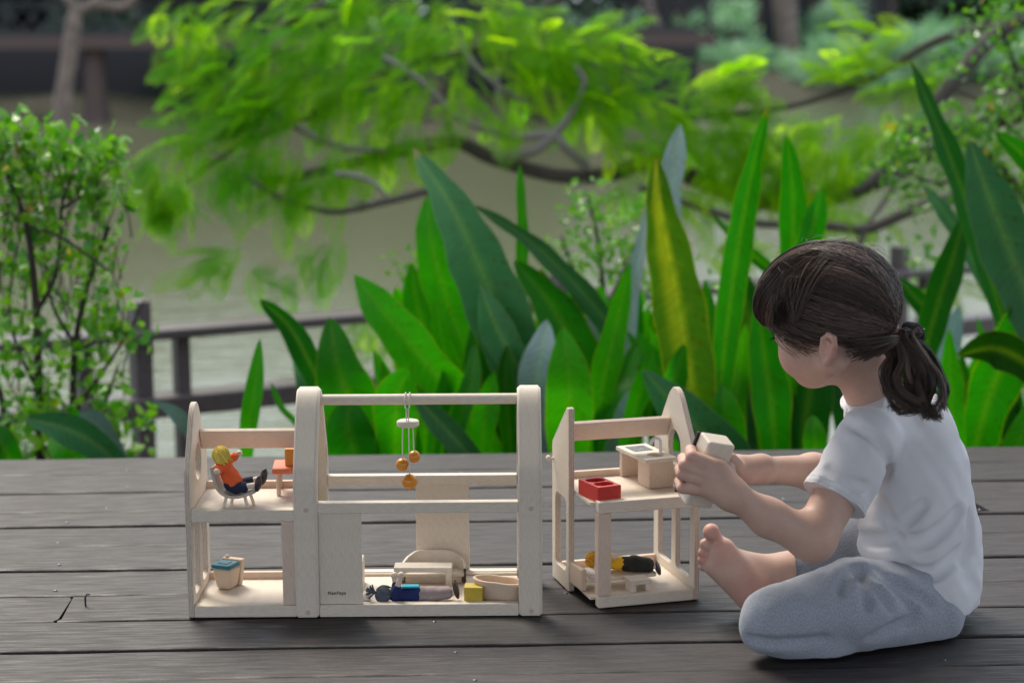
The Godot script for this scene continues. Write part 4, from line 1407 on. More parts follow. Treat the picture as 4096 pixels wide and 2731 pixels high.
func build_hair(o: Node3D, head: Transform3D) -> void:
	var hb := head.basis
	var big := Vector3(0.1065, 0.0885, 0.0905)
	var mb := MB.new()
	# the dark mass under the strands
	var f := Sdf.new(head.origin - Vector3(0.14, 0.13, 0.14), head.origin + Vector3(0.14, 0.11, 0.14), 0.0034)
	f.ell(head.origin, big - Vector3(0.003, 0.003, 0.003), hb, 0.01)
	f.ell(head * Vector3(0.050, 0.008, 0), Vector3(0.052, 0.055, 0.07), hb, 0.02)
	f.cut(head * Vector3(0.0, -0.052, 0), (hb * Vector3(0.30, -1, 0)).normalized())
	f.to(mb)
	for k in mb.c.size():
		mb.c[k] = Color(0.030, 0.019, 0.014)
	var tie := Vector3(-0.110, -0.057, -0.028)
	var surf := func(d: Vector3, lift: float) -> Vector3:
		var q := d / big
		return head * (d * (1.0 / q.length() + lift))
	var color := func(lock: float) -> Color:
		var t := clampf(0.45 + 0.35 * sin(lock * 7.3) + 0.22 * sin(lock * 17.1) + rng.randf_range(-0.25, 0.25), 0.0, 1.0)
		return Color(0.034, 0.021, 0.015).lerp(Color(0.20, 0.135, 0.105), t * t)
	# swept back to the tie; they lie in locks
	for k in 3000:
		var lock := floorf(rng.randf() * 46.0)
		var a := -2.0 + 4.0 * (lock + rng.randf()) / 46.0
		var d0 := Vector3(0.55 - absf(a) * 0.30 + rng.randf_range(-0.75, 0.05), cos(a), sin(a))
		if absf(a) > 1.2:
			d0 = Vector3(rng.randf_range(-0.75, 0.36), rng.randf_range(-0.62, 0.35), signf(a))
			if d0.x > -0.35:
				d0.y = rng.randf_range(-0.30, 0.35)
			if k % 4 == 0:
				d0 = Vector3(rng.randf_range(0.3, 0.95), rng.randf_range(-0.12, 0.5), signf(a) * rng.randf_range(0.75, 1.0))
		d0 = d0.normalized()
		var dt := (tie + Vector3(0, rng.randf_range(-0.009, 0.009), rng.randf_range(-0.013, 0.013))).normalized()
		var lift := 0.0012 * sin(lock * 5.0) + rng.randf_range(-0.0006, 0.0012)
		var sway := 0.05 * sin(lock * 3.1) + rng.randf_range(-0.015, 0.015)
		var pts := []
		for j in 11:
			var t := j / 10.0
			var d := d0.slerp(dt, t)
			d = (d + Vector3(0, 1, 0) * sin(t * PI) * (0.07 + sway * 0.5) * clampf(d0.y * 2.0 + 0.6, -0.3, 1.0) + Vector3(0, 0, sway) * sin(t * PI * 1.3)).normalized()
			pts.append(surf.call(d, lift - 0.003 * (1.0 - smoothstep(0.0, 0.12, t))))
		mb.tint = color.call(lock)
		mb.tube(pts, ramp_radii(0.0005, 0.0006, 11), 3, false)
	# the fringe, combed forward from the crown
	for k in 1500:
		var lock := floorf(rng.randf() * 34.0)
		var l := -1.0 + 2.0 * (lock + rng.randf()) / 34.0
		var d0 := Vector3(0.10 + rng.randf_range(-0.75, 0.45) - 0.25 * l * l, 1.0, l * rng.randf_range(0.45, 0.85)).normalized()
		var edge := 0.035 * sin(lock * 4.0) + rng.randf_range(-0.03, 0.02)
		var d1 := Vector3(1.0 - absf(l) * 0.62 - 0.42 * smoothstep(0.75, 1.0, absf(l)), -0.11 - 0.15 * absf(l) + edge, l * 1.18 + 0.05 * sin(lock * 2.2)).normalized()
		var stop := rng.randf_range(0.90, 1.0)
		var pts := []
		var puff := 0.002 + 0.002 * sin(lock * 2.7) + rng.randf_range(0.0, 0.002)
		for j in 12:
			var t := j / 11.0 * stop
			var d := d0.slerp(d1, t)
			pts.append(surf.call(d, -0.003 * (1.0 - smoothstep(0.0, 0.15, t)) + puff * smoothstep(0.0, 0.5, t) + (0.007 * smoothstep(0.45, 0.85, t) - 0.007 * smoothstep(0.88, 1.0, t)) * clampf(d.x, 0.0, 1.0)))
		mb.tint = color.call(lock + 60.0)
		mb.tube(pts, ramp_radii(0.0006, 0.0004, 12), 3, false)
	# wisps that stand off, and loose hair before the ear and at the nape
	for k in 110:
		var d0 := Vector3(rng.randf_range(-0.9, 0.6), rng.randf_range(0.0, 1.0), rng.randf_range(-0.8, 0.8)).normalized()
		var d1 := (d0 + Vector3(rng.randf_range(-0.6, 0.1), rng.randf_range(-0.3, 0.2), rng.randf_range(-0.4, 0.4))).normalized()
		var high := rng.randf_range(0.003, 0.012)
		var pts := []
		for j in 8:
			var t := j / 7.0
			pts.append(surf.call(d0.slerp(d1, t), 0.001 + high * sin(t * PI * 0.75)))
		mb.tint = Color(0.06, 0.038, 0.028)
		mb.tube(pts, [0.00025], 3, false)
	for k in 60:
		var a := Vector3(0.042 + rng.randf_range(-0.03, 0.016), -0.022, 0.0735)
		var drop := rng.randf_range(0.025, 0.05)
		var pts := []
		for j in 7:
			var t := j / 6.0
			pts.append(head * (a + Vector3(-0.004 * t - 0.030 * t * t, -drop * t, 0.0015 + 0.004 * sin(t * 3.0))))
		mb.tint = color.call(k * 0.3)
		mb.tube(pts, [0.0003], 3, false)
	for k in 420:
		var s := 1.0 if k % 3 else -1.0
		var a := Vector3(rng.randf_range(-0.09, -0.058), -0.066 + rng.randf_range(-0.018, 0.016), s * rng.randf_range(0.03, 0.066))
		var pts := []
		for j in 7:
			var t := j / 6.0
			var q: Vector3 = a.lerp(tie, t)
			q.z += s * 0.02 * sin(t * PI)
			q.x -= 0.012 * sin(t * PI)
			pts.append(head * q)
		mb.tint = color.call(k * 0.3)
		mb.tube(pts, [0.0005], 3, false)
	part("hair", mb, M.hair, o)
	# the ponytail: locks that fall together and curl at their ends
	mb = MB.new()
	var t0 := head * tie
	var lines := [
		[Vector3(0.5626, 0.4523, -2.525), Vector3(0.5845, 0.4246, -2.515), Vector3(0.5979, 0.389, -2.515), Vector3(0.5939, 0.358, -2.52), Vector3(0.5756, 0.3483, -2.525)],
		[Vector3(0.5601, 0.4511, -2.525), Vector3(0.576, 0.4216, -2.515), Vector3(0.584, 0.3876, -2.513), Vector3(0.5864, 0.3612, -2.52), Vector3(0.5955, 0.3457, -2.525)],
		[Vector3(0.5577, 0.4453, -2.53), Vector3(0.5663, 0.4145, -2.52), Vector3(0.5704, 0.3867, -2.518), Vector3(0.5765, 0.3631, -2.52), Vector3(0.5916, 0.3507, -2.525)],
		[Vector3(0.5541, 0.4416, -2.53), Vector3(0.5526, 0.4162, -2.525), Vector3(0.5472, 0.3946, -2.52), Vector3(0.5565, 0.372, -2.52), Vector3(0.5729, 0.3594, -2.52)],
		[Vector3(0.5516, 0.4383, -2.535), Vector3(0.5401, 0.4154, -2.53), Vector3(0.5307, 0.4004, -2.53), Vector3(0.537, 0.3794, -2.528), Vector3(0.5547, 0.3655, -2.528)],
		[Vector3(0.5673, 0.454, -2.53), Vector3(0.594, 0.4291, -2.525), Vector3(0.6074, 0.3987, -2.52), Vector3(0.6105, 0.378, -2.52), Vector3(0.6036, 0.3642, -2.52)]]
	for lock in 44:
		var ln: Array = lines[[0, 0, 1, 1, 2, 2, 2, 3, 3, 4, 5][lock % 11]]
		var spread := rand_dir() * rng.randf_range(0.2, 1.0) * 0.017
		var swing := [rand_dir() * 0.003, rand_dir() * 0.005, rand_dir() * 0.006, rand_dir() * 0.007, rand_dir() * 0.009]
		var curl := rng.randf_range(0.006, 0.012) * (1.0 if lock % 3 else -0.25)
		for k in 38:
			var off := rand_dir() * 0.0042 * rng.randf()
			var pts := [t0 + spread * 0.35 + off * 0.7, t0 + hb * Vector3(-0.010, 0.002, 0) + spread * 0.45 + off]
			for j in 5:
				pts.append(ln[j] + Vector3(-0.010, 0, 0.006 + 0.0055 * j) + spread * (0.75 + 0.12 * j) + swing[j] + off * (1.0 + 0.25 * j))
			var c: Vector3 = pts[-1]
			var turn := rng.randf_range(0.8, 1.2)
			for j in 3:
				pts.append(c + Vector3(-curl + curl * cos(j * 1.2 * turn + 0.5), absf(curl) * sin(j * 1.2 * turn + 0.5) * 0.8, 0.003 * j))
			var sp := spline(pts, 4)
			mb.tint = color.call(lock + 120.0)
			mb.tube(sp.slice(0, int(sp.size() * rng.randf_range(0.72, 1.0))), ramp_radii(0.0005, 0.00018, sp.size()), 3, false)
	for c in [[Vector3(0.5427, 0.4316, -2.53), 0.013], [Vector3(0.5442, 0.4282, -2.528), 0.010], [Vector3(0.54, 0.4338, -2.532), 0.016]]:
		for k in 4:
			var ring := []
			for j in 16:
				var a := 2.4 - j * 0.36
				ring.append(c[0] + Vector3(cos(a) * c[1] * 1.1, sin(a) * c[1], 0.002 * sin(a + k)) + Vector3(k, k * 0.6, 0) * 0.0006)
			mb.tint = color.call(float(k))
			mb.tube(ring, [0.00035], 3, false)
	part("ponytail", mb, M.hair, o)
	mb = MB.new()
	for k in 5:
		var ring := []
		var q := t0 + hb * Vector3(0.004 - k * 0.0034, 0.001 - k * 0.0006, 0)
		for j in 19:
			var a := TAU * j / 18.0
			ring.append(q + hb * Vector3(0.0012 * sin(a * 3.0 + k), cos(a) * 0.0135, sin(a) * 0.0135))
		mb.tube(ring, [0.0034], 7, false)
	part("hair_tie", mb, M.hair_tie, o)


func build_clothes(o: Node3D, sh_near: Vector3, sh_far: Vector3, el_near: Vector3, el_far: Vector3, neck_a: Vector3, neck_b: Vector3) -> void:
	var yaw := deg_to_rad(24)
	var tb := Basis(Vector3(-cos(yaw), 0, -sin(yaw)), Vector3.UP, Vector3(-sin(yaw), 0, cos(yaw)))   # forward, up, left
	var big := FastNoiseLite.new()
	big.seed = 3
	big.frequency = 9.0
	var folds := FastNoiseLite.new()
	folds.seed = 8
	folds.frequency = 20.0
	folds.fractal_octaves = 2
	var f := Sdf.new(Vector3(0.415, 0.02, -2.82), Vector3(0.735, 0.42, -2.44), 0.0046)
	f.ell(Vector3(0.5751, 0.2798, -2.648), Vector3(0.060, 0.050, 0.095), tb, 0.03)
	f.ell(Vector3(0.5987, 0.2892, -2.65), Vector3(0.062, 0.06, 0.078), tb, 0.03)
	f.ell(Vector3(0.6014, 0.207, -2.645), Vector3(0.083, 0.10, 0.101), tb, 0.03)
	f.ell(Vector3(0.6085, 0.1155, -2.635), Vector3(0.092, 0.115, 0.11), tb, 0.03)
	f.ell(Vector3(0.6201, 0.0508, -2.625), Vector3(0.080, 0.085, 0.110), tb, 0.03)
	f.cap(Vector3(0.5573, 0.3027, -2.65), sh_near + Vector3(0.006, 0.004, -0.01), 0.05, 0.043, 0.02)
	f.cap(Vector3(0.5573, 0.3027, -2.65), sh_far, 0.05, 0.043, 0.02)
	f.cap(neck_a.lerp(neck_b, 0.75), neck_b, 0.044, 0.046, 0.02)
	var hem_near := sh_near.lerp(el_near, 0.60)
	f.cap(sh_near + Vector3(0.002, 0.0, 0), sh_near.lerp(el_near, 0.75), 0.0465, 0.0475, 0.013)
	f.cap(sh_far, sh_far.lerp(el_far, 0.75), 0.045, 0.046, 0.013)
	# creases: long soft ridges that run from the armpit and across the waist
	var slant := Basis(Vector3(0.55, 0.83, 0.1).normalized(), Vector3(-0.83, 0.55, 0).normalized(), Vector3(0, 0, 1))
	f.ripple(folds, Basis.from_scale(Vector3(0.22, 1.0, 0.5)) * slant, 0.0042)
	var slant2 := Basis(Vector3(0.86, -0.5, 0).normalized(), Vector3(0.5, 0.86, 0).normalized(), Vector3(0, 0, 1))
	folds.seed = 19
	f.ripple(folds, Basis.from_scale(Vector3(0.2, 0.9, 0.45)) * slant2, 0.0036)
	f.ripple(big, Basis(), 0.0035)
	for c in [[Vector3(0.4701, 0.3264, -2.53), Vector3(0.4995, 0.3157, -2.52), Vector3(0.5229, 0.2953, -2.52), Vector3(0.5381, 0.2675, -2.53), Vector3(0.5424, 0.2484, -2.53), 0.002], [Vector3(0.5425, 0.2471, -2.53), Vector3(0.5287, 0.226, -2.53), Vector3(0.516, 0.2101, -2.53), 0.006], [Vector3(0.595, 0.2032, -2.53), Vector3(0.5719, 0.1808, -2.53), Vector3(0.5536, 0.1635, -2.53), 0.005], [Vector3(0.6517, 0.188, -2.55), Vector3(0.6183, 0.1612, -2.53), Vector3(0.5855, 0.1465, -2.53), Vector3(0.559, 0.1518, -2.53), 0.007], [Vector3(0.5565, 0.1518, -2.53), Vector3(0.528, 0.1403, -2.53), Vector3(0.4975, 0.1311, -2.54), 0.005], [Vector3(0.5603, 0.1492, -2.53), Vector3(0.565, 0.1194, -2.53), Vector3(0.5479, 0.1025, -2.53), 0.005], [Vector3(0.6549, 0.1314, -2.55), Vector3(0.6076, 0.1022, -2.53), Vector3(0.5679, 0.1063, -2.53), 0.007], [Vector3(0.6722, 0.1794, -2.57), Vector3(0.6672, 0.1401, -2.57), Vector3(0.6544, 0.1098, -2.55), 0.004], [Vector3(0.5206, 0.2261, -2.53), Vector3(0.5359, 0.1939, -2.53), Vector3(0.5536, 0.1635, -2.53), 0.004], [Vector3(0.4429, 0.268, -2.49), Vector3(0.4628, 0.2546, -2.48), Vector3(0.4956, 0.2444, -2.49), 0.004], [Vector3(0.4353, 0.2547, -2.48), Vector3(0.4584, 0.2351, -2.47), Vector3(0.4781, 0.2306, -2.47), 0.003]]:
		var r: float = c.pop_back()
		crease(f, c, r)
	# openings: sleeve ends, hem and neck
	var dn := (el_near - sh_near).normalized()
	f.cut(hem_near, dn, sh_near.lerp(el_near, 0.8), 0.088)
	var df := (el_far - sh_far).normalized()
	f.cut(sh_far.lerp(el_far, 0.6), df, sh_far.lerp(el_far, 0.85), 0.075)
	f.cut(Vector3(0.5708, 0.0724, -2.53), Vector3(-0.42, -0.86, -0.12).normalized())
	var up := (neck_a - neck_b).normalized()
	f.cut(Vector3(0.5278, 0.3514, -2.645), (up + Vector3(-0.12, 0.12, 0)).normalized(), neck_a.lerp(neck_b, 0.5), 0.075)
	var mb := MB.new()
	f.to(mb)
	var shirt := part("shirt", mb, M.shirt, o)
	# seams and the neckband
	seam(f, shirt, hem_near - dn * 0.012, dn, 0.075, 0.0009)
	seam(f, shirt, hem_near - dn * 0.001, dn, 0.075, 0.0017)
	seam(f, shirt, sh_far.lerp(el_far, 0.6) - df * 0.012, df, 0.075, 0.0009)
	var low := Vector3(-0.42, -0.86, -0.12).normalized()
	seam(f, shirt, Vector3(0.6095, 0.048, -2.63) - low * 0.012, low, 0.17, 0.0009)
	seam(f, shirt, Vector3(0.61, 0.033, -2.63) - low * 0.0015, low, 0.17, 0.0016)
	var rim := (up + Vector3(-0.12, 0.12, 0)).normalized()
	seam(f, shirt, Vector3(0.5278, 0.3514, -2.645) - rim * 0.003, rim, 0.07, 0.0035)
	seam(f, shirt, Vector3(0.5278, 0.3514, -2.645) - rim * 0.016, rim, 0.10, 0.0009)

	f = Sdf.new(Vector3(0.285, -0.012, -2.90), Vector3(0.745, 0.20, -2.36), 0.0055)
	f.ell(Vector3(0.6091, 0.0208, -2.63), Vector3(0.066, 0.078, 0.098), tb, 0.03)
	f.path([Vector3(0.5975, 0.0368, -2.58), Vector3(0.4886, 0.0622, -2.51), Vector3(0.366, 0.0589, -2.462)], [0.070, 0.062, 0.044], 0.02)
	f.path([Vector3(0.3607, 0.0449, -2.462), Vector3(0.4441, 0.0176, -2.5), Vector3(0.5569, -0.0165, -2.62)], [0.040, 0.046, 0.036], 0.016)
	f.path([Vector3(0.5994, 0.007, -2.7), Vector3(0.5622, 0.1123, -2.8)], [0.078, 0.046], 0.03)
	f.path([Vector3(0.5622, 0.1123, -2.8), Vector3(0.4908, 0.0796, -2.735), Vector3(0.406, 0.0562, -2.672)], [0.044, 0.0325, 0.0265], 0.012)
	folds.frequency = 22.0
	folds.seed = 5
	f.ripple(folds, Basis.from_scale(Vector3(1.1, 0.5, 1.0)), 0.0035)
	for c in [[Vector3(0.4888, 0.126, -2.5), Vector3(0.5065, 0.1087, -2.48), Vector3(0.5351, 0.0701, -2.47), 0.0032], [Vector3(0.4914, 0.1221, -2.5), Vector3(0.4948, 0.1055, -2.47), Vector3(0.498, 0.0767, -2.47), 0.003], [Vector3(0.5007, 0.1246, -2.5), Vector3(0.5388, 0.099, -2.48), Vector3(0.576, 0.0539, -2.48), 0.0034], [Vector3(0.5162, 0.122, -2.5), Vector3(0.5562, 0.0957, -2.48), Vector3(0.6005, 0.0634, -2.48), 0.003], [Vector3(0.4801, 0.1264, -2.49), Vector3(0.4693, 0.115, -2.46), Vector3(0.4582, 0.0978, -2.45), 0.0028], [Vector3(0.5005, 0.0274, -2.47), Vector3(0.5372, 0.0413, -2.47), Vector3(0.574, 0.0462, -2.47), 0.003], [Vector3(0.3279, 0.0376, -2.45), Vector3(0.371, 0.0339, -2.43), Vector3(0.4396, 0.034, -2.44), 0.0028]]:
		var r: float = c.pop_back()
		crease(f, c, r)
	f.cut(Vector3(0, 0.001, 0), Vector3.DOWN)
	f.cut(Vector3(0.417, 0.0614, -2.675), (Vector3(0.406, 0.0562, -2.672) - Vector3(0.4908, 0.0796, -2.735)).normalized(), Vector3(0.406, 0.0562, -2.672), 0.05)
	mb = MB.new()
	f.to(mb)
	var leggings := part("leggings", mb, M.leggings, o)
	var dl := (Vector3(0.406, 0.0562, -2.672) - Vector3(0.4908, 0.0796, -2.735)).normalized()
	seam(f, leggings, Vector3(0.417, 0.0614, -2.675) - dl * 0.016, dl, 0.05, 0.0009)
	seam(f, leggings, Vector3(0.417, 0.0614, -2.675) - dl * 0.002, dl, 0.05, 0.0018)


# presses a valley into a surface along points that lie a little off it
func crease(f: Sdf, pts: Array, r: float) -> void:
	var on := []
	for q: Vector3 in spline(pts, 12):
		q.z += 0.06
		for k in 90:
			if f.val(q) < 0.0:
				break
			q.z -= 0.002
		on.append(q)
	var radii := []
	for k in on.size():
		radii.append(r * (0.25 + 0.75 * sin(PI * (k + 0.5) / on.size())))
	f.path(on, radii, 0.012, true)


# a raised seam where the plane through c across the axis meets a garment
func seam(f: Sdf, parent: Node3D, c: Vector3, axis: Vector3, reach: float, r: float) -> void:
	var side := axis.cross(Vector3.UP if absf(axis.y) < 0.8 else Vector3.RIGHT).normalized()
	var other := axis.cross(side)
	var on := []
	for k in 49:
		var dir := side * cos(TAU * k / 48.0) + other * sin(TAU * k / 48.0)
		var q := c + dir * reach
		for j in 90:
			if f.val(q) < 0.0:
				break
			q -= dir * reach / 90.0
		on.append(q)
	var mb := MB.new()
	mb.tube(on, [r], 6, false)
	part("seam", mb, parent.mesh.surface_get_material(0), parent)


# a long blade from its tip to where it meets its stalk, then the stalk down to the soil
func blade(plant: Node3D, pts: Array, width: float, tone: String, roll := 0.0, peak := 0.45) -> void:
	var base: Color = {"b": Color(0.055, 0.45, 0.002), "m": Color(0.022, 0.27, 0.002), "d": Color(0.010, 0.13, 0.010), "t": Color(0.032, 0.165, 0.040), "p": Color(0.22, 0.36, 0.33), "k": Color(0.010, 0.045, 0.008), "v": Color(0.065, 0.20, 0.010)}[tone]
	var shade := rng.randf_range(0.85, 1.15)
	base = Color(base.r * shade * rng.randf_range(0.85, 1.15), base.g * shade, base.b * shade)
	var edge := base.lerp(Color(0.42, 0.42, 0.03), 0.75) if tone in ["b", "m", "v"] else base.lerp(Color(0.2, 0.3, 0.08), 0.5)
	var sp := spline(pts, 7)
	var n := sp.size()
	var mb := MB.new()
	var cols := [-1.0, -0.94, -0.65, -0.3, 0.0, 0.3, 0.65, 0.94, 1.0]
	var wave := rng.randf_range(0.0, TAU)
	var fold := rng.randf_range(0.10, 0.22)
	var pale := rng.randf_range(-0.6, 0.6)
	var along := 0.0
	for k in n:
		var t := float(k) / (n - 1)
		var tan: Vector3 = (sp[mini(k + 1, n - 1)] - sp[maxi(k - 1, 0)]).normalized()
		if k:
			along += sp[k].distance_to(sp[k - 1])
		var flat := Vector3(0, 0.25, 1).normalized()
		var side := tan.cross(flat).normalized()
		var nor := side.cross(tan).normalized()
		var turned := Basis(tan, deg_to_rad(roll))
		side = turned * side
		nor = turned * nor
		var w := 0.0
		if t < peak:
			w = pow(sin(t / peak * PI / 2), 0.9)
		else:
			w = lerpf(0.22, 1.0, pow(cos((t - peak) / (1.0 - peak) * PI / 2), 0.8))
		w *= width * 0.52
		for s: float in cols:
			var nick: float = 1.0 + 0.05 * sin(along * 41.0 + wave * 2.0 + s * 3.0) * absf(s)
			var lift: float = absf(s) * fold * w + sin(along * 34.0 + wave + s) * 0.004 * absf(s)
			var c := base
			if absf(s) > 0.97:
				c = edge
			if absf(s) < 0.01:
				c = base.lerp(Color(0.25, 0.42, 0.06), 0.22)
			if tone == "v" and s > -0.9 and s < 0.95:
				var stripe: float = smoothstep(0.25, 0.75, sin(s * 4.2 + 0.5) * 0.5 + 0.5 + 0.25 * sin(along * 60.0 + s * 9.0))
				c = c.lerp(Color(0.52, 0.56, 0.05), stripe * (1.0 - t * 0.95) * (0.85 if s > -0.35 and s < 0.45 else 0.15))
			if t < 0.035:
				c = c.lerp(Color(0.35, 0.25, 0.05), 0.6)
			mb.tint = c
			mb.p(sp[k] + side * s * w * nick + nor * lift, (nor - side * signf(s) * fold * 1.2).normalized(), Vector2(along * 4.0, s * 0.5 + 0.5))
	for k in n - 1:
		for j in 8:
			var a := k * 9 + j
			mb.quad(a, a + 1, a + 10, a + 9)
	mb.tint = base.lerp(Color(0.15, 0.25, 0.04), 0.4)
	var foot: Vector3 = sp[-1] + Vector3(rng.randf_range(-0.03, 0.03), 0, rng.randf_range(-0.03, 0.03))
	foot.y = -0.62
	mb.tube(spline([sp[-1], sp[-1].lerp(foot, 0.5) + (sp[-1] - sp[-3]) * 0.5, foot], 3), [0.007], 6)
	part("leaf", mb, M.waxy_leaf if tone in ["p", "t"] else M.leaf, plant)


func plant(label: String, at: Vector3) -> Node3D:
	at.y = -0.6
	var o := thing("broad_leaf_plant", label, "plant", at, 0.0, "broad leaved plants beyond the deck")
	o.position = Vector3.ZERO
	return o


func build_leaf_plants() -> void:
	var px := 1.0 / 940.0
	# left of the house
	var o := plant("low broad leaved plant at the deck's left edge beside the shrub", Vector3(-1.0105, -0.1345, -4.2))
	blade(o, [Vector3(-1.1374, 0.0032, -4.15), Vector3(-1.0325, -0.0116, -4.1), Vector3(-0.9493, -0.0528, -4.08), Vector3(-0.8468, -0.1509, -4.05)], 72 * px, "t", 10)
	blade(o, [Vector3(-1.0834, -0.0338, -4.2), Vector3(-1.0249, -0.0738, -4.12), Vector3(-0.9593, -0.1836, -4.1)], 85 * px, "b", -10)
	blade(o, [Vector3(-1.0738, -0.0326, -4.4), Vector3(-1.0298, -0.0626, -4.4), Vector3(-0.9815, -0.149, -4.4), Vector3(-0.9643, -0.2603, -4.4)], 62 * px, "p", 20)
	blade(o, [Vector3(-0.8716, 0.0114, -4.3), Vector3(-0.8141, -0.0127, -4.28), Vector3(-0.769, -0.074, -4.28), Vector3(-0.7503, -0.2032, -4.3)], 38 * px, "p", 30)
	blade(o, [Vector3(-1.2433, -0.0382, -4.2), Vector3(-1.1899, -0.0694, -4.15), Vector3(-1.1553, -0.1953, -4.15)], 70 * px, "m", 0)
	blade(o, [Vector3(-1.1305, -0.0359, -4.5), Vector3(-1.0825, -0.0873, -4.45), Vector3(-1.0434, -0.2042, -4.4)], 40 * px, "b", 30)
	o = plant("slim broad leaved plant with two narrow upright leaves behind the doll", Vector3(-0.6333, -0.1365, -4.2))
	blade(o, [Vector3(-0.5985, 0.1694, -4.25), Vector3(-0.6038, 0.0774, -4.18), Vector3(-0.6135, -0.0243, -4.12), Vector3(-0.6248, -0.1646, -4.1)], 42 * px, "b", 8)
	blade(o, [Vector3(-0.5823, 0.0548, -4.3), Vector3(-0.55, 0.0058, -4.25), Vector3(-0.5018, -0.0421, -4.2), Vector3(-0.4637, -0.1799, -4.2)], 20 * px, "b", 30)
	# behind the house
	o = plant("broad leaved plant with pointed bright leaf behind the dollhouse's left arch", Vector3(-0.3877, -0.2077, -4.4))
	blade(o, [Vector3(-0.6401, 0.2235, -4.55), Vector3(-0.5638, 0.1672, -4.5), Vector3(-0.5005, 0.0703, -4.45), Vector3(-0.4092, -0.1122, -4.42), Vector3(-0.3562, -0.2636, -4.4)], 62 * px, "d", 20, 0.4)
	blade(o, [Vector3(-0.4472, 0.2004, -4.4), Vector3(-0.4178, 0.0859, -4.3), Vector3(-0.3795, -0.0279, -4.28), Vector3(-0.3345, -0.2794, -4.25)], 128 * px, "m", 8, 0.55)
	blade(o, [Vector3(-0.5571, 0.1177, -4.6), Vector3(-0.5099, 0.0391, -4.5), Vector3(-0.4711, -0.0739, -4.45), Vector3(-0.4213, -0.2632, -4.4)], 85 * px, "t", -10, 0.5)
	blade(o, [Vector3(-0.3915, 0.0261, -4.25), Vector3(-0.3884, -0.0375, -4.2), Vector3(-0.3726, -0.1121, -4.18), Vector3(-0.3606, -0.2924, -4.18)], 118 * px, "m", -12, 0.5)
	blade(o, [Vector3(-0.322, 0.0891, -4.4), Vector3(-0.3141, 0.0455, -4.4), Vector3(-0.3088, -0.0203, -4.4), Vector3(-0.3064, -0.2081, -4.4)], 22 * px, "d", 0)
	o = plant("broad leaved plant with yellow edged leaf slanting behind the roof bar", Vector3(-0.1926, -0.2087, -4.4))
	blade(o, [Vector3(-0.4041, 0.2781, -4.6), Vector3(-0.3228, 0.199, -4.5), Vector3(-0.2168, 0.0851, -4.42), Vector3(-0.1145, -0.0282, -4.38), Vector3(0.0023, -0.2306, -4.35)], 100 * px, "b", 12, 0.4)
	blade(o, [Vector3(-0.2376, 0.1024, -4.25), Vector3(-0.2698, 0.0471, -4.22), Vector3(-0.2771, -0.0381, -4.2), Vector3(-0.2835, -0.2448, -4.2)], 100 * px, "b", -8, 0.5)
	blade(o, [Vector3(-0.264, 0.2895, -4.75), Vector3(-0.248, 0.1865, -4.7), Vector3(-0.2109, 0.0561, -4.65), Vector3(-0.1548, -0.1417, -4.6)], 78 * px, "m", -10)
	blade(o, [Vector3(-0.2327, 0.0456, -4.2), Vector3(-0.1761, -0.0134, -4.18), Vector3(-0.0994, -0.0961, -4.15), Vector3(-0.0185, -0.2331, -4.15)], 58 * px, "t", 15)
	blade(o, [Vector3(-0.2416, 0.1489, -4.5), Vector3(-0.2462, 0.0248, -4.45), Vector3(-0.218, -0.0757, -4.4), Vector3(-0.1937, -0.298, -4.4)], 95 * px, "b", 15, 0.55)
	blade(o, [Vector3(-0.0899, 0.1368, -4.4), Vector3(-0.0997, 0.0484, -4.32), Vector3(-0.128, -0.0399, -4.28), Vector3(-0.1657, -0.2262, -4.25)], 50 * px, "m", 25)
	o = plant("broad leaved plant with giant dusty leaf leaning left above the mobile", Vector3(0.0027, -0.2584, -4.6))
	blade(o, [Vector3(-0.2574, 0.5946, -4.75), Vector3(-0.1547, 0.4554, -4.62), Vector3(-0.0766, 0.2997, -4.52), Vector3(-0.0118, 0.1485, -4.46), Vector3(0.063, -0.0373, -4.42), Vector3(0.1218, -0.2438, -4.4)], 140 * px, "t", 6, 0.52)
	blade(o, [Vector3(-0.2262, 0.4613, -4.85), Vector3(-0.2094, 0.3411, -4.75), Vector3(-0.1652, 0.1889, -4.68), Vector3(-0.097, 0.0186, -4.6), Vector3(-0.0421, -0.223, -4.55)], 98 * px, "b", -6, 0.42)
	blade(o, [Vector3(-0.0795, 0.2665, -4.48), Vector3(-0.0385, 0.1713, -4.42), Vector3(0.0199, 0.0583, -4.38), Vector3(0.0884, -0.1432, -4.35)], 82 * px, "t", 18)
	blade(o, [Vector3(0.0213, 0.545, -4.9), Vector3(0.0298, 0.4109, -4.85), Vector3(0.0288, 0.2644, -4.8), Vector3(0.0251, 0.0023, -4.75), Vector3(0.0259, -0.2828, -4.7)], 32 * px, "m", 25, 0.35)
	blade(o, [Vector3(-0.0834, 0.2071, -4.55), Vector3(-0.089, 0.0815, -4.5), Vector3(-0.0674, -0.0336, -4.46), Vector3(-0.0414, -0.253, -4.44)], 72 * px, "d", -20, 0.5)
	blade(o, [Vector3(-0.1682, 0.2888, -4.8), Vector3(-0.1442, 0.1367, -4.72), Vector3(-0.1041, -0.0155, -4.66), Vector3(-0.0653, -0.258, -4.6)], 85 * px, "m", 10)
	blade(o, [Vector3(0.0879, 0.1922, -4.4), Vector3(0.0671, 0.1011, -4.32), Vector3(0.0539, -0.0022, -4.3), Vector3(0.0499, -0.273, -4.3)], 88 * px, "p", -6, 0.5)
	o = plant("broad leaved plant with bright pointed leaf between the two dollhouse roofs", Vector3(0.1868, -0.2108, -4.4))
	blade(o, [Vector3(0.1214, 0.1913, -4.3), Vector3(0.1335, 0.0869, -4.22), Vector3(0.1349, -0.0035, -4.2), Vector3(0.1266, -0.2684, -4.2)], 108 * px, "b", 6, 0.55)
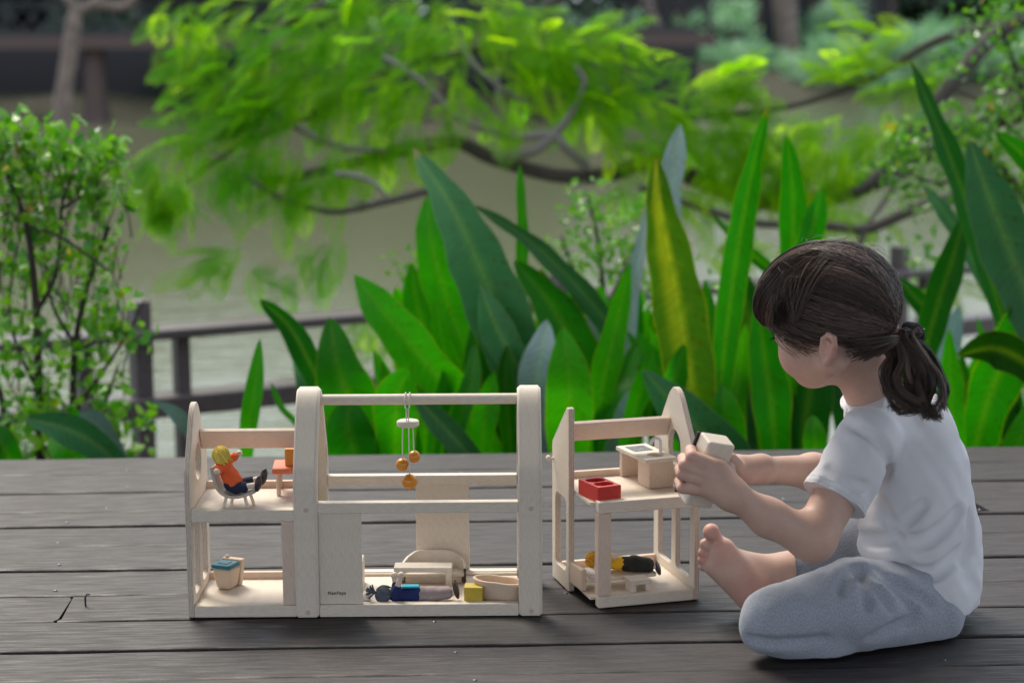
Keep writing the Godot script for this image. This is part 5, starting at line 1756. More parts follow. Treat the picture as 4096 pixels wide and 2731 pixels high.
	blade(o, [Vector3(-0.1169, 0.4365, -4.9), Vector3(0.0292, 0.3576, -4.8), Vector3(0.1646, 0.2417, -4.7), Vector3(0.2743, 0.1044, -4.62), Vector3(0.3602, -0.088, -4.55), Vector3(0.4021, -0.2704, -4.5)], 62 * px, "t", 35, 0.5)
	blade(o, [Vector3(0.0057, 0.2962, -4.75), Vector3(0.1015, 0.1875, -4.68), Vector3(0.178, 0.04, -4.6), Vector3(0.2265, -0.11, -4.55), Vector3(0.2467, -0.2924, -4.5)], 118 * px, "m", -12, 0.45)
	blade(o, [Vector3(0.2914, 0.3338, -4.42), Vector3(0.2586, 0.2005, -4.36), Vector3(0.2262, 0.0825, -4.3), Vector3(0.2072, -0.029, -4.27), Vector3(0.1911, -0.2606, -4.25)], 62 * px, "b", 10, 0.45)
	blade(o, [Vector3(0.355, 0.4501, -4.65), Vector3(0.3276, 0.3435, -4.6), Vector3(0.3056, 0.2148, -4.56), Vector3(0.2897, -0.0099, -4.5), Vector3(0.28, -0.2697, -4.5)], 36 * px, "p", 20, 0.4)
	blade(o, [Vector3(0.2921, 0.1549, -4.55), Vector3(0.3386, 0.0847, -4.5), Vector3(0.3906, 0.0084, -4.46), Vector3(0.438, -0.1946, -4.42)], 62 * px, "b", -15)
	blade(o, [Vector3(0.3038, 0.1429, -4.35), Vector3(0.2766, 0.0715, -4.3), Vector3(0.2281, 0.0029, -4.27), Vector3(0.191, -0.1958, -4.25)], 60 * px, "m", 35)
	blade(o, [Vector3(0.2011, 0.1611, -4.7), Vector3(0.2143, 0.0752, -4.66), Vector3(0.2287, -0.0288, -4.6), Vector3(0.2406, -0.2364, -4.6)], 40 * px, "p", -20)
	blade(o, [Vector3(0.251, 0.0574, -4.5), Vector3(0.2653, -0.002, -4.46), Vector3(0.2471, -0.0825, -4.42), Vector3(0.2303, -0.2444, -4.4)], 55 * px, "p", -10)
	# behind the turned wing
	o = plant("broad leaved plant with yellow streaked leaf standing behind the turned wing", Vector3(0.4579, -0.2122, -4.4))
	blade(o, [Vector3(0.3588, 0.584, -4.5), Vector3(0.3668, 0.4578, -4.44), Vector3(0.3968, 0.2907, -4.4), Vector3(0.4235, 0.1245, -4.36), Vector3(0.4488, -0.0319, -4.33), Vector3(0.4697, -0.2752, -4.3)], 118 * px, "v", 0, 0.55)
	blade(o, [Vector3(0.4405, 0.6531, -4.75), Vector3(0.4272, 0.568, -4.72), Vector3(0.4091, 0.4359, -4.68), Vector3(0.4177, 0.1973, -4.6), Vector3(0.4387, -0.134, -4.55)], 56 * px, "p", 15, 0.35)
	blade(o, [Vector3(0.6405, 0.7037, -4.55), Vector3(0.5954, 0.5376, -4.5), Vector3(0.5556, 0.3375, -4.45), Vector3(0.5289, 0.1466, -4.42), Vector3(0.5099, -0.0466, -4.4), Vector3(0.4997, -0.2631, -4.38)], 66 * px, "m", -8, 0.42)
	blade(o, [Vector3(0.3107, 0.0932, -4.25), Vector3(0.3785, 0.0214, -4.2), Vector3(0.4532, -0.0512, -4.17), Vector3(0.5442, -0.1414, -4.15), Vector3(0.6036, -0.2705, -4.12)], 108 * px, "t", 12, 0.5)
	blade(o, [Vector3(0.4203, 0.137, -4.35), Vector3(0.4001, 0.0779, -4.32), Vector3(0.3875, -0.0039, -4.3), Vector3(0.3824, -0.2151, -4.28)], 52 * px, "b", -10)
	blade(o, [Vector3(0.5019, 0.0584, -4.25), Vector3(0.5031, -0.0002, -4.2), Vector3(0.5163, -0.0853, -4.18), Vector3(0.5255, -0.2572, -4.15)], 76 * px, "b", 10, 0.55)
	blade(o, [Vector3(0.4925, 0.1669, -4.65), Vector3(0.5311, 0.0608, -4.6), Vector3(0.5782, -0.0457, -4.56), Vector3(0.6125, -0.2374, -4.5)], 78 * px, "t", -15)
	o = plant("broad leaved plant with tall upright leaves behind the child's forehead", Vector3(0.6901, -0.2378, -4.5))
	blade(o, [Vector3(0.7101, 0.6259, -4.7), Vector3(0.7221, 0.5033, -4.66), Vector3(0.7212, 0.3504, -4.62), Vector3(0.7085, 0.1343, -4.56), Vector3(0.6901, -0.2378, -4.5)], 66 * px, "m", 6, 0.4)
	blade(o, [Vector3(0.7989, 0.4925, -4.65), Vector3(0.7682, 0.3969, -4.6), Vector3(0.728, 0.2683, -4.56), Vector3(0.6847, 0.0439, -4.5), Vector3(0.6679, -0.2377, -4.5)], 66 * px, "m", -14, 0.35)
	blade(o, [Vector3(0.5488, 0.3977, -4.9), Vector3(0.6286, 0.314, -4.85), Vector3(0.7258, 0.2256, -4.8), Vector3(0.7941, 0.0654, -4.7)], 36 * px, "d", 40)
	blade(o, [Vector3(0.6026, 0.2768, -4.75), Vector3(0.6212, 0.1273, -4.68), Vector3(0.6384, -0.0234, -4.62), Vector3(0.6522, -0.2918, -4.58)], 120 * px, "d", 8, 0.5)
	blade(o, [Vector3(0.6134, 0.2382, -4.5), Vector3(0.6297, 0.077, -4.44), Vector3(0.6448, -0.0583, -4.4), Vector3(0.6626, -0.2973, -4.38)], 92 * px, "m", -8, 0.5)
	blade(o, [Vector3(0.7904, 0.0936, -4.6), Vector3(0.7604, -0.0088, -4.54), Vector3(0.7429, -0.1134, -4.5), Vector3(0.7386, -0.3241, -4.48)], 118 * px, "d", 12, 0.5)
	blade(o, [Vector3(0.7111, -0.0097, -4.2), Vector3(0.7084, -0.0504, -4.16), Vector3(0.716, -0.1295, -4.14), Vector3(0.7256, -0.2502, -4.12)], 50 * px, "b", 0)
	blade(o, [Vector3(0.8607, 0.1639, -4.9), Vector3(0.8759, 0.0244, -4.8), Vector3(0.8904, -0.122, -4.7), Vector3(0.9076, -0.3471, -4.7)], 90 * px, "d", -10, 0.5)
	# right edge
	o = plant("broad leaved plant with very tall dark leaves at the right edge", Vector3(1.1872, -0.1376, -4.3))
	blade(o, [Vector3(1.0316, 0.8213, -4.75), Vector3(1.074, 0.6794, -4.65), Vector3(1.1254, 0.5095, -4.55), Vector3(1.1682, 0.3417, -4.48), Vector3(1.2188, 0.1538, -4.42), Vector3(1.2667, -0.1057, -4.4)], 66 * px, "d", -15, 0.45)
	blade(o, [Vector3(1.1341, 0.6185, -4.5), Vector3(1.1661, 0.4963, -4.44), Vector3(1.2083, 0.3635, -4.38), Vector3(1.275, 0.1875, -4.34), Vector3(1.32, -0.0304, -4.3)], 130 * px, "t", 10, 0.5)
	blade(o, [Vector3(1.1712, 0.6434, -4.4), Vector3(1.2191, 0.5969, -4.35), Vector3(1.2858, 0.5173, -4.3), Vector3(1.3776, 0.3193, -4.3)], 52 * px, "m", 30)
	blade(o, [Vector3(1.3296, 0.3125, -4.4), Vector3(1.2361, 0.1755, -4.35), Vector3(1.1698, 0.0417, -4.32), Vector3(1.1275, -0.094, -4.3), Vector3(1.1025, -0.2734, -4.28)], 118 * px, "m", -14, 0.45)
	blade(o, [Vector3(1.0728, 0.112, -4.3), Vector3(1.1396, 0.1443, -4.22), Vector3(1.2231, 0.1004, -4.2), Vector3(1.3207, -0.0203, -4.2)], 84 * px, "k", 25)
	blade(o, [Vector3(1.2581, 0.0499, -4.45), Vector3(1.2104, -0.0448, -4.4), Vector3(1.1766, -0.1404, -4.36), Vector3(1.1617, -0.3116, -4.34)], 96 * px, "d", 10, 0.5)
	blade(o, [Vector3(1.2756, 0.0235, -4.3), Vector3(1.226, -0.0643, -4.26), Vector3(1.1928, -0.1558, -4.24), Vector3(1.1713, -0.2794, -4.22)], 70 * px, "b", -12)
	o = plant("broad leaved plant with narrow upright leaves behind the ponytail", Vector3(1.1004, -0.24, -4.5))
	blade(o, [Vector3(1.1693, 0.4313, -4.65), Vector3(1.1227, 0.3194, -4.58), Vector3(1.0709, 0.1943, -4.52), Vector3(1.0311, 0.0568, -4.48), Vector3(0.9998, -0.2048, -4.45)], 70 * px, "d", 14, 0.4)
	blade(o, [Vector3(1.1759, 0.1789, -4.7), Vector3(1.1441, 0.0932, -4.66), Vector3(1.1149, -0.0336, -4.6), Vector3(1.1099, -0.2943, -4.58)], 56 * px, "p", -12, 0.4)
	blade(o, [Vector3(1.0618, 0.1711, -4.35), Vector3(1.0579, 0.0567, -4.3), Vector3(1.0583, -0.0527, -4.26), Vector3(1.0712, -0.2627, -4.24)], 56 * px, "b", 8, 0.5)
	blade(o, [Vector3(1.0323, 0.2352, -4.85), Vector3(1.0876, 0.1768, -4.8), Vector3(1.158, 0.0801, -4.74), Vector3(1.224, -0.112, -4.7)], 52 * px, "d", 20)
	blade(o, [Vector3(1.0189, 0.0868, -4.85), Vector3(1.0693, 0.0115, -4.8), Vector3(1.1175, -0.096, -4.74), Vector3(1.1506, -0.3246, -4.7)], 70 * px, "m", -10)
	blade(o, [Vector3(1.1182, -0.0279, -4.4), Vector3(1.1636, -0.0801, -4.36), Vector3(1.2192, -0.136, -4.34), Vector3(1.2755, -0.225, -4.3)], 22 * px, "b", 30)
	blade(o, [Vector3(1.1803, 0.4537, -5.2), Vector3(1.2268, 0.3893, -5.15), Vector3(1.2797, 0.2949, -5.1), Vector3(1.3525, 0.1104, -5)], 40 * px, "t", 20)
	o = plant("bright broad leaved plant with many slender leaves behind the mobile's beads", Vector3(-0.1368, -0.1969, -4.35))
	blade(o, [Vector3(-0.1936, 0.2189, -4.55), Vector3(-0.171, 0.1041, -4.5), Vector3(-0.1384, -0.0332, -4.46), Vector3(-0.1068, -0.27, -4.42)], 56 * px, "b", 22)
	blade(o, [Vector3(-0.3074, 0.2011, -4.6), Vector3(-0.2672, 0.085, -4.55), Vector3(-0.2112, -0.0408, -4.5), Vector3(-0.1625, -0.2774, -4.45)], 60 * px, "m", -18)
	blade(o, [Vector3(-0.0434, 0.0839, -4.3), Vector3(-0.0593, 0.0045, -4.27), Vector3(-0.0701, -0.0765, -4.25), Vector3(-0.0768, -0.2591, -4.25)], 58 * px, "b", 15)
	blade(o, [Vector3(-0.3517, 0.1051, -4.5), Vector3(-0.3114, 0.0251, -4.45), Vector3(-0.2557, -0.0755, -4.4), Vector3(-0.2086, -0.2593, -4.38)], 50 * px, "b", 30)
	blade(o, [Vector3(-0.1574, 0.0957, -4.42), Vector3(-0.1677, 0.0157, -4.38), Vector3(-0.1884, -0.0685, -4.34), Vector3(-0.2049, -0.2497, -4.3)], 46 * px, "m", -25)
	blade(o, [Vector3(-0.0118, 0.1343, -4.38), Vector3(-0.0175, 0.0424, -4.35), Vector3(-0.0074, -0.0598, -4.32), Vector3(0.0022, -0.2508, -4.3)], 54 * px, "m", 25)
	o = plant("bright broad leaved plant with slender crossing leaves behind the small kitchen", Vector3(0.3495, -0.2116, -4.4))
	blade(o, [Vector3(0.2726, 0.2093, -4.6), Vector3(0.3096, 0.1027, -4.56), Vector3(0.3463, -0.014, -4.52), Vector3(0.3688, -0.2702, -4.5)], 50 * px, "b", -25)
	blade(o, [Vector3(0.495, 0.2644, -4.6), Vector3(0.5045, 0.137, -4.55), Vector3(0.5096, 0.0002, -4.5), Vector3(0.5108, -0.266, -4.48)], 56 * px, "m", 20)
	blade(o, [Vector3(0.347, 0.1182, -4.4), Vector3(0.3232, 0.0387, -4.36), Vector3(0.2905, -0.0548, -4.34), Vector3(0.257, -0.2413, -4.3)], 48 * px, "b", 18)
	blade(o, [Vector3(0.5027, 0.109, -4.45), Vector3(0.4713, 0.0303, -4.4), Vector3(0.4414, -0.0598, -4.36), Vector3(0.4201, -0.2524, -4.34)], 50 * px, "b", -15)
	blade(o, [Vector3(0.2329, 0.2414, -4.7), Vector3(0.2482, 0.1209, -4.66), Vector3(0.2511, -0.0061, -4.6), Vector3(0.252, -0.2714, -4.6)], 44 * px, "b", 30)
	blade(o, [Vector3(0.6025, 0.1512, -4.6), Vector3(0.5813, 0.0354, -4.55), Vector3(0.5656, -0.0674, -4.5), Vector3(0.5662, -0.2776, -4.48)], 58 * px, "b", -20)
	blade(o, [Vector3(0.1686, 0.1134, -4.5), Vector3(0.1781, 0.0206, -4.46), Vector3(0.1825, -0.0843, -4.43), Vector3(0.1815, -0.2776, -4.4)], 52 * px, "m", 25)
	o = plant("bright slender leaved plant rising between the tall leaves behind the turned wing", Vector3(0.4683, -0.2366, -4.5))
	for k in 9:
		var x := 0.27 + k * 0.034
		var h := 0.20 + 0.10 * sin(k * 2.4)
		var lean := 0.10 * sin(k * 1.9 + 1.0)
		blade(o, [Vector3(x + lean, h, -4.62), Vector3(x + lean * 0.55, h - 0.14, -4.57), Vector3(x + lean * 0.2, h - 0.3, -4.52), Vector3(x, -0.4, -4.5)], 0.046 + 0.012 * sin(k * 3.0), ["b", "m", "b"][k % 3], 30 * sin(k * 2.0), 0.45)
	o = plant("bright slender leaved plant rising behind the roof bar and arches", Vector3(-0.1415, -0.2333, -4.5))
	for k in 10:
		var x := -0.25 + k * 0.042
		var h := 0.16 + 0.09 * sin(k * 2.1 + 2.0)
		var lean := -0.05 + 0.10 * sin(k * 2.7)
		blade(o, [Vector3(x + lean, h, -4.62), Vector3(x + lean * 0.55, h - 0.14, -4.57), Vector3(x + lean * 0.2, h - 0.3, -4.52), Vector3(x, -0.4, -4.5)], 0.048 + 0.012 * sin(k * 3.0), ["b", "b", "m"][k % 3], 30 * sin(k * 2.0), 0.45)
	# darker leaves that fill the depth behind these
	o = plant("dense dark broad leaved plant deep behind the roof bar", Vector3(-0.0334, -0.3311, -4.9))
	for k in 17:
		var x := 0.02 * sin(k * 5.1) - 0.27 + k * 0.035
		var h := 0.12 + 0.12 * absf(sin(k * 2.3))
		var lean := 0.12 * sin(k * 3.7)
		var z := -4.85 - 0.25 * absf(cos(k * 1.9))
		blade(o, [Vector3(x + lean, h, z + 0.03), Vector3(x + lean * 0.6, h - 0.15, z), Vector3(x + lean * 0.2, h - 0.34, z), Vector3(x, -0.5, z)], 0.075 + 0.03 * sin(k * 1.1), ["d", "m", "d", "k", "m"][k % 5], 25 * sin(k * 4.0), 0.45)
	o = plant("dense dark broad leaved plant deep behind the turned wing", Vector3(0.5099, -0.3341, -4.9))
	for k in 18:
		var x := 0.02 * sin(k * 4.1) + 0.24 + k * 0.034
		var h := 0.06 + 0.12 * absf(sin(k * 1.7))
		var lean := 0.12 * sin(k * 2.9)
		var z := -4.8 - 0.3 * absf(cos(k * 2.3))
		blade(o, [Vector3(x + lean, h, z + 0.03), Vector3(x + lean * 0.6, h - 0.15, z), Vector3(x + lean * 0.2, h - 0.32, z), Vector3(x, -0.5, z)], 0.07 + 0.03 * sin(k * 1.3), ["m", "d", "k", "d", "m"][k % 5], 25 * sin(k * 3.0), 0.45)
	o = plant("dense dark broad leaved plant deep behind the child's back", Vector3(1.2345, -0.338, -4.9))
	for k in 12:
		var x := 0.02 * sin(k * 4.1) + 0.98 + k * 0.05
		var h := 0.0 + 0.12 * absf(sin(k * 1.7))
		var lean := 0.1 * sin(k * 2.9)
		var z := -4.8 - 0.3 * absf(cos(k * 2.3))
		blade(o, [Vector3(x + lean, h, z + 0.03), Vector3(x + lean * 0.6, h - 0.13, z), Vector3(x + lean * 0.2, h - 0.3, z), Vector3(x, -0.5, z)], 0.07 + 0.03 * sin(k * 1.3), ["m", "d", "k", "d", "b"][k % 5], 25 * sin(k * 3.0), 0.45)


func copies_of(called: String, mesh: Mesh, places: Array, tints: Array, parent: Node3D) -> MultiMeshInstance3D:
	var mm := MultiMesh.new()
	mm.transform_format = MultiMesh.TRANSFORM_3D
	mm.use_colors = true
	mm.mesh = mesh
	mm.instance_count = places.size()
	for k in places.size():
		mm.set_instance_transform(k, places[k])
		mm.set_instance_color(k, tints[k])
	var o := MultiMeshInstance3D.new()
	o.name = called
	o.multimesh = mm
	o.set_meta("kind", "stuff")
	parent.add_child(o, true)
	return o


func turned(dir: Vector3, spin: float) -> Basis:
	var y := dir.normalized()
	var x := y.cross(Vector3.UP if absf(y.y) < 0.95 else Vector3.RIGHT).normalized()
	return Basis(y, spin) * Basis(x, y, x.cross(y))


# a small oval leaf along y, 1 long
func oval_leaf(mat: Material, wide := 0.62) -> ArrayMesh:
	var mb := MB.new()
	var rows := [[0.0, 0.05], [0.2, 0.75], [0.45, 1.0], [0.75, 0.65], [1.0, 0.03]]
	for r in rows:
		for s in [-1.0, 0.0, 1.0]:
			mb.p(Vector3(s * r[1] * wide / 2, r[0], absf(s) * 0.09 * r[1] - 0.12 * r[0] * r[0]), Vector3(-s * 0.35, 0.15, 1).normalized(), Vector2(s * 0.5 + 0.5, r[0]))
	for k in 4:
		for j in 2:
			mb.quad(k * 3 + j, k * 3 + j + 1, k * 3 + j + 4, k * 3 + j + 3)
	return mb.surface(ArrayMesh.new(), mat)


func rand_dir() -> Vector3:
	return Vector3(rng.randfn(), rng.randfn(), rng.randfn()).normalized()


func stems(called: String, lines: Array, radii: Array, mat: Material, parent: Node3D) -> void:
	var mb := MB.new()
	for k in lines.size():
		var sp := spline(lines[k], 5)
		mb.tube(sp, ramp_radii(radii[k], radii[k] * 0.45, sp.size()), 7)
	part(called, mb, mat, parent)


func build_shrubs() -> void:
	var leaf := oval_leaf(M.small_leaf)
	# the shrub on the left: dark stems and small glossy leaves
	var o := thing("shrub", "airy shrub with dark stems and small yellow green leaves on left", "shrub", Vector3(-1.0, -0.6, -4.6))
	o.position = Vector3.ZERO
	var lines := [
		[Vector3(-1.2161, -0.2973, -4.55), Vector3(-1.2104, -0.0115, -4.55), Vector3(-1.2064, 0.2131, -4.55), Vector3(-1.221, 0.4123, -4.55), Vector3(-1.2636, 0.5438, -4.55)],
		[Vector3(-1.1671, -0.3104, -4.6), Vector3(-1.1397, -0.0789, -4.6), Vector3(-1.1238, 0.1037, -4.6), Vector3(-1.0796, 0.2727, -4.6), Vector3(-1.024, 0.4063, -4.6)],
		[Vector3(-1.2074, 0.1908, -4.55), Vector3(-1.1569, 0.298, -4.58), Vector3(-1.1438, 0.4513, -4.6), Vector3(-1.1122, 0.5394, -4.6)],
		[Vector3(-1.2638, -0.2843, -4.5), Vector3(-1.2857, -0.0576, -4.5), Vector3(-1.3101, 0.1102, -4.5), Vector3(-1.277, 0.3304, -4.5)],
		[Vector3(-1.221, 0.4123, -4.55), Vector3(-1.1327, 0.3951, -4.5), Vector3(-1.0491, 0.3425, -4.48), Vector3(-0.989, 0.3033, -4.46)],
		[Vector3(-1.1397, -0.0789, -4.6), Vector3(-1.0622, 0.0238, -4.6), Vector3(-0.9908, 0.1257, -4.6), Vector3(-0.9467, 0.213, -4.62)],
		[Vector3(-1.2104, -0.0115, -4.55), Vector3(-1.2582, 0.1015, -4.55), Vector3(-1.2888, 0.2063, -4.6), Vector3(-1.2587, 0.363, -4.6)],
		[Vector3(-1.1238, 0.1037, -4.6), Vector3(-1.19, 0.1986, -4.65), Vector3(-1.2181, 0.3519, -4.7), Vector3(-1.1881, 0.5102, -4.7)],
		[Vector3(-1.1438, 0.4513, -4.6), Vector3(-1.0585, 0.5061, -4.6), Vector3(-1.004, 0.5718, -4.6)],
		[Vector3(-1.099, -0.3107, -4.6), Vector3(-1.0859, -0.1367, -4.6), Vector3(-1.0416, -0.0221, -4.6), Vector3(-1.0164, 0.0463, -4.6)]]
	stems("stem", lines, [0.014, 0.012, 0.007, 0.010, 0.006, 0.006, 0.006, 0.006, 0.005, 0.006], M.stem_dark, o)
	var places := []
	var tints := []
	for spot in [[Vector3(-1.2258, 0.584, -4.6), 0.13, 120], [Vector3(-1.0942, 0.5723, -4.6), 0.12, 110], [Vector3(-1.0415, 0.517, -4.6), 0.09, 55], [Vector3(-1.2648, 0.463, -4.6), 0.12, 90], [Vector3(-1.1458, 0.4069, -4.6), 0.15, 70], [Vector3(-1.2398, 0.2959, -4.6), 0.14, 60], [Vector3(-1.0948, 0.3063, -4.6), 0.12, 45], [Vector3(-1.0371, 0.3563, -4.55), 0.08, 22], [Vector3(-1.256, 0.1463, -4.55), 0.13, 50], [Vector3(-1.182, 0.104, -4.6), 0.15, 55], [Vector3(-1.0798, 0.1375, -4.6), 0.13, 45], [Vector3(-0.9895, 0.1596, -4.6), 0.09, 35], [Vector3(-1.2093, -0.0342, -4.55), 0.16, 70], [Vector3(-1.0978, -0.0218, -4.6), 0.13, 45], [Vector3(-1.2676, -0.1365, -4.5), 0.16, 80], [Vector3(-1.1476, -0.1711, -4.5), 0.16, 60], [Vector3(-1.0445, -0.0909, -4.6), 0.12, 40], [Vector3(-0.991, -0.1267, -4.5), 0.10, 30], [Vector3(-1.2682, 0.6171, -4.6), 0.08, 40], [Vector3(-1.0137, 0.5964, -4.65), 0.06, 16]]:
		for k in int(spot[2] * 1.35):
			var d := rand_dir()
			var p: Vector3 = spot[0] + d * spot[1] * sqrt(rng.randf())
			var s := rng.randf_range(0.025, 0.046)
			places.append(Transform3D(turned(rand_dir() + Vector3(0, 0.2, 0.3), rng.randf() * TAU).scaled(Vector3(s, s, s)), p))
			var t := rng.randf()
			var c := Color(0.06, 0.25, 0.025).lerp(Color(0.26, 0.50, 0.03), t)
			if rng.randf() < 0.012:
				c = Color(0.55, 0.33, 0.02)
			tints.append(c)
	var twigs := MB.new()
	for k in 150:
		var spot: Vector3 = places[rng.randi() % places.size()].origin
		var dir := Vector3(rng.randf_range(-0.5, 0.5), -1.0, rng.randf_range(-0.3, 0.3)).normalized() * rng.randf_range(0.06, 0.16)
		twigs.tube([spot, spot + dir * 0.5 + rand_dir() * 0.012, spot + dir], [0.0011, 0.0016, 0.0024], 4, false)
	part("twigs", twigs, M.stem_dark, o).set_meta("kind", "stuff")
	copies_of("leaves", leaf, places, tints, o)
	# the small-leaved shrubs beyond the broad leaves
	o = thing("shrub", "small leaved shrub on the bank behind the broad leaves in the middle", "shrub", Vector3(0.3, -0.8, -5.4))
	o.position = Vector3.ZERO
	stems("stem", [[Vector3(0.2949, -0.1836, -5.4), Vector3(0.2809, 0.0567, -5.4), Vector3(0.2607, 0.2675, -5.4), Vector3(0.2279, 0.4109, -5.4)], [Vector3(0.2809, 0.0567, -5.4), Vector3(0.3456, 0.2146, -5.4), Vector3(0.3971, 0.319, -5.4)], [Vector3(0.2809, 0.0567, -5.4), Vector3(0.1891, 0.1891, -5.4), Vector3(0.15, 0.2942, -5.4)], [Vector3(0.2876, 0.0036, -5.4), Vector3(0.2023, 0.0439, -5.4), Vector3(0.0057, 0.0787, -5.35), Vector3(-0.2255, 0.1132, -5.3), Vector3(-0.3145, 0.1784, -5.3)]], [0.01, 0.006, 0.006, 0.006], M.stem_dark, o)
	places = []
	tints = []
	for spot in [[Vector3(0.202, 0.4046, -5.4), 0.07, 30], [Vector3(0.28, 0.3457, -5.4), 0.13, 50], [Vector3(0.2281, 0.2676, -5.4), 0.15, 90], [Vector3(0.3323, 0.2671, -5.4), 0.13, 80], [Vector3(0.2936, 0.1623, -5.4), 0.17, 130], [Vector3(0.163, 0.2156, -5.4), 0.10, 40], [Vector3(0.3983, 0.1486, -5.4), 0.10, 50], [Vector3(0.3598, 0.0032, -5.4), 0.16, 70], [Vector3(-0.3206, 0.1978, -5.3), 0.07, 30], [Vector3(-0.2442, 0.1586, -5.3), 0.08, 40], [Vector3(-0.2135, 0.0351, -5.3), 0.1, 40], [Vector3(0.6076, 0.1343, -5.4), 0.12, 40], [Vector3(0.4513, 0.0558, -5.4), 0.12, 50]]:
		for k in spot[2]:
			var p: Vector3 = spot[0] + rand_dir() * spot[1] * sqrt(rng.randf())
			var s := rng.randf_range(0.018, 0.034)
			places.append(Transform3D(turned(rand_dir() + Vector3(0, 0.2, 0.3), rng.randf() * TAU).scaled(Vector3(s, s, s)), p))
			var c := Color(0.06, 0.22, 0.03).lerp(Color(0.22, 0.44, 0.05), rng.randf())
			tints.append(c if rng.randf() > 0.03 else Color(0.5, 0.42, 0.08))
	copies_of("leaves", leaf, places, tints, o)
	o = thing("shrub", "tall small leaved shrub with dark twigs along the right edge", "shrub", Vector3(1.6, -0.8, -6.0))
	o.position = Vector3.ZERO
	stems("stem", [[Vector3(1.912, -0.308, -6), Vector3(1.8048, 0.1354, -6), Vector3(1.664, 0.3968, -6), Vector3(1.5154, 0.5266, -6), Vector3(1.3562, 0.5702, -6)], [Vector3(1.8048, 0.1354, -6), Vector3(1.7318, 0.4969, -6), Vector3(1.6646, 0.7388, -6), Vector3(1.6011, 0.9078, -6)], [Vector3(1.664, 0.3968, -6), Vector3(1.5477, 0.4262, -6), Vector3(1.4192, 0.3981, -6), Vector3(1.3175, 0.4274, -6)], [Vector3(1.7318, 0.4969, -6), Vector3(1.5537, 0.6545, -6), Vector3(1.4374, 0.7117, -6)], [Vector3(1.664, 0.3968, -6), Vector3(1.6286, 0.1946, -6), Vector3(1.5459, 0.0783, -6)]], [0.02, 0.014, 0.008, 0.007, 0.007], M.stem_dark, o)
	places = []
	tints = []
	for spot in [[Vector3(1.3297, 0.499, -6), 0.14, 110], [Vector3(1.26, 0.4277, -6), 0.10, 60], [Vector3(1.4293, 0.5271, -6), 0.15, 130], [Vector3(1.5425, 0.5693, -6), 0.16, 140], [Vector3(1.6549, 0.6256, -6), 0.16, 130], [Vector3(1.4768, 0.3978, -6), 0.14, 90], [Vector3(1.6197, 0.4258, -6), 0.15, 110], [Vector3(1.647, 0.8234, -6), 0.15, 110], [Vector3(1.5443, 0.9081, -6), 0.12, 60], [Vector3(1.683, 0.2813, -6), 0.14, 90], [Vector3(1.3341, 0.3554, -6), 0.09, 40], [Vector3(1.6755, 0.1069, -6), 0.14, 70], [Vector3(1.435, 0.7823, -6), 0.07, 20], [Vector3(1.6545, 0.9912, -6), 0.14, 80], [Vector3(1.3535, 0.196, -6), 0.10, 24], [Vector3(1.4288, 0.1082, -6), 0.1, 24]]:
		for k in spot[2]:
			var p: Vector3 = spot[0] + rand_dir() * spot[1] * sqrt(rng.randf())
			var s := rng.randf_range(0.022, 0.042)
			places.append(Transform3D(turned(rand_dir() + Vector3(0, 0.2, 0.3), rng.randf() * TAU).scaled(Vector3(s, s, s)), p))
			var c := Color(0.05, 0.20, 0.03).lerp(Color(0.20, 0.40, 0.05), rng.randf())
			tints.append(c if rng.randf() > 0.015 else Color(0.5, 0.35, 0.06))
	copies_of("leaves", leaf, places, tints, o)


# a feathery compound leaf along y, 1 long, drooping at its end
func frond() -> ArrayMesh:
	var mb := MB.new()
	var curve := func(t: float) -> Vector3: return Vector3(0, t * (1.0 - 0.12 * t), -0.28 * t * t)
	var spine := []
	for k in 7:
		spine.append(curve.call(k / 6.0))
	mb.tube(spine, [0.006], 3, false)
	for k in 22:
		var t := 0.10 + k * 0.042
		var p: Vector3 = curve.call(t)
		var ln := 0.30 * sin(PI * (0.16 + 0.8 * t)) + 0.02
		for s: float in [-1.0, 1.0]:
			var out := Vector3(s, 0.42, -0.10 - 0.25 * t + 0.12 * sin(k * 2.4 + s)).normalized()
			var q := p + out * ln
			var w := Vector3(-s * 0.3, 1, 0.15).normalized() * 0.013
			var nn := Vector3(-s * 0.15, 0.1, 1).normalized()
			var mid := p.lerp(q, 0.55) + Vector3(0, 0, -0.01)
			var a := mb.p(p, nn)
			var b := mb.p(mid + w, nn)
			var c := mb.p(q, nn)
			var d := mb.p(mid - w, nn)
			mb.quad(a, b, c, d)
	return mb.surface(ArrayMesh.new(), M.feather)


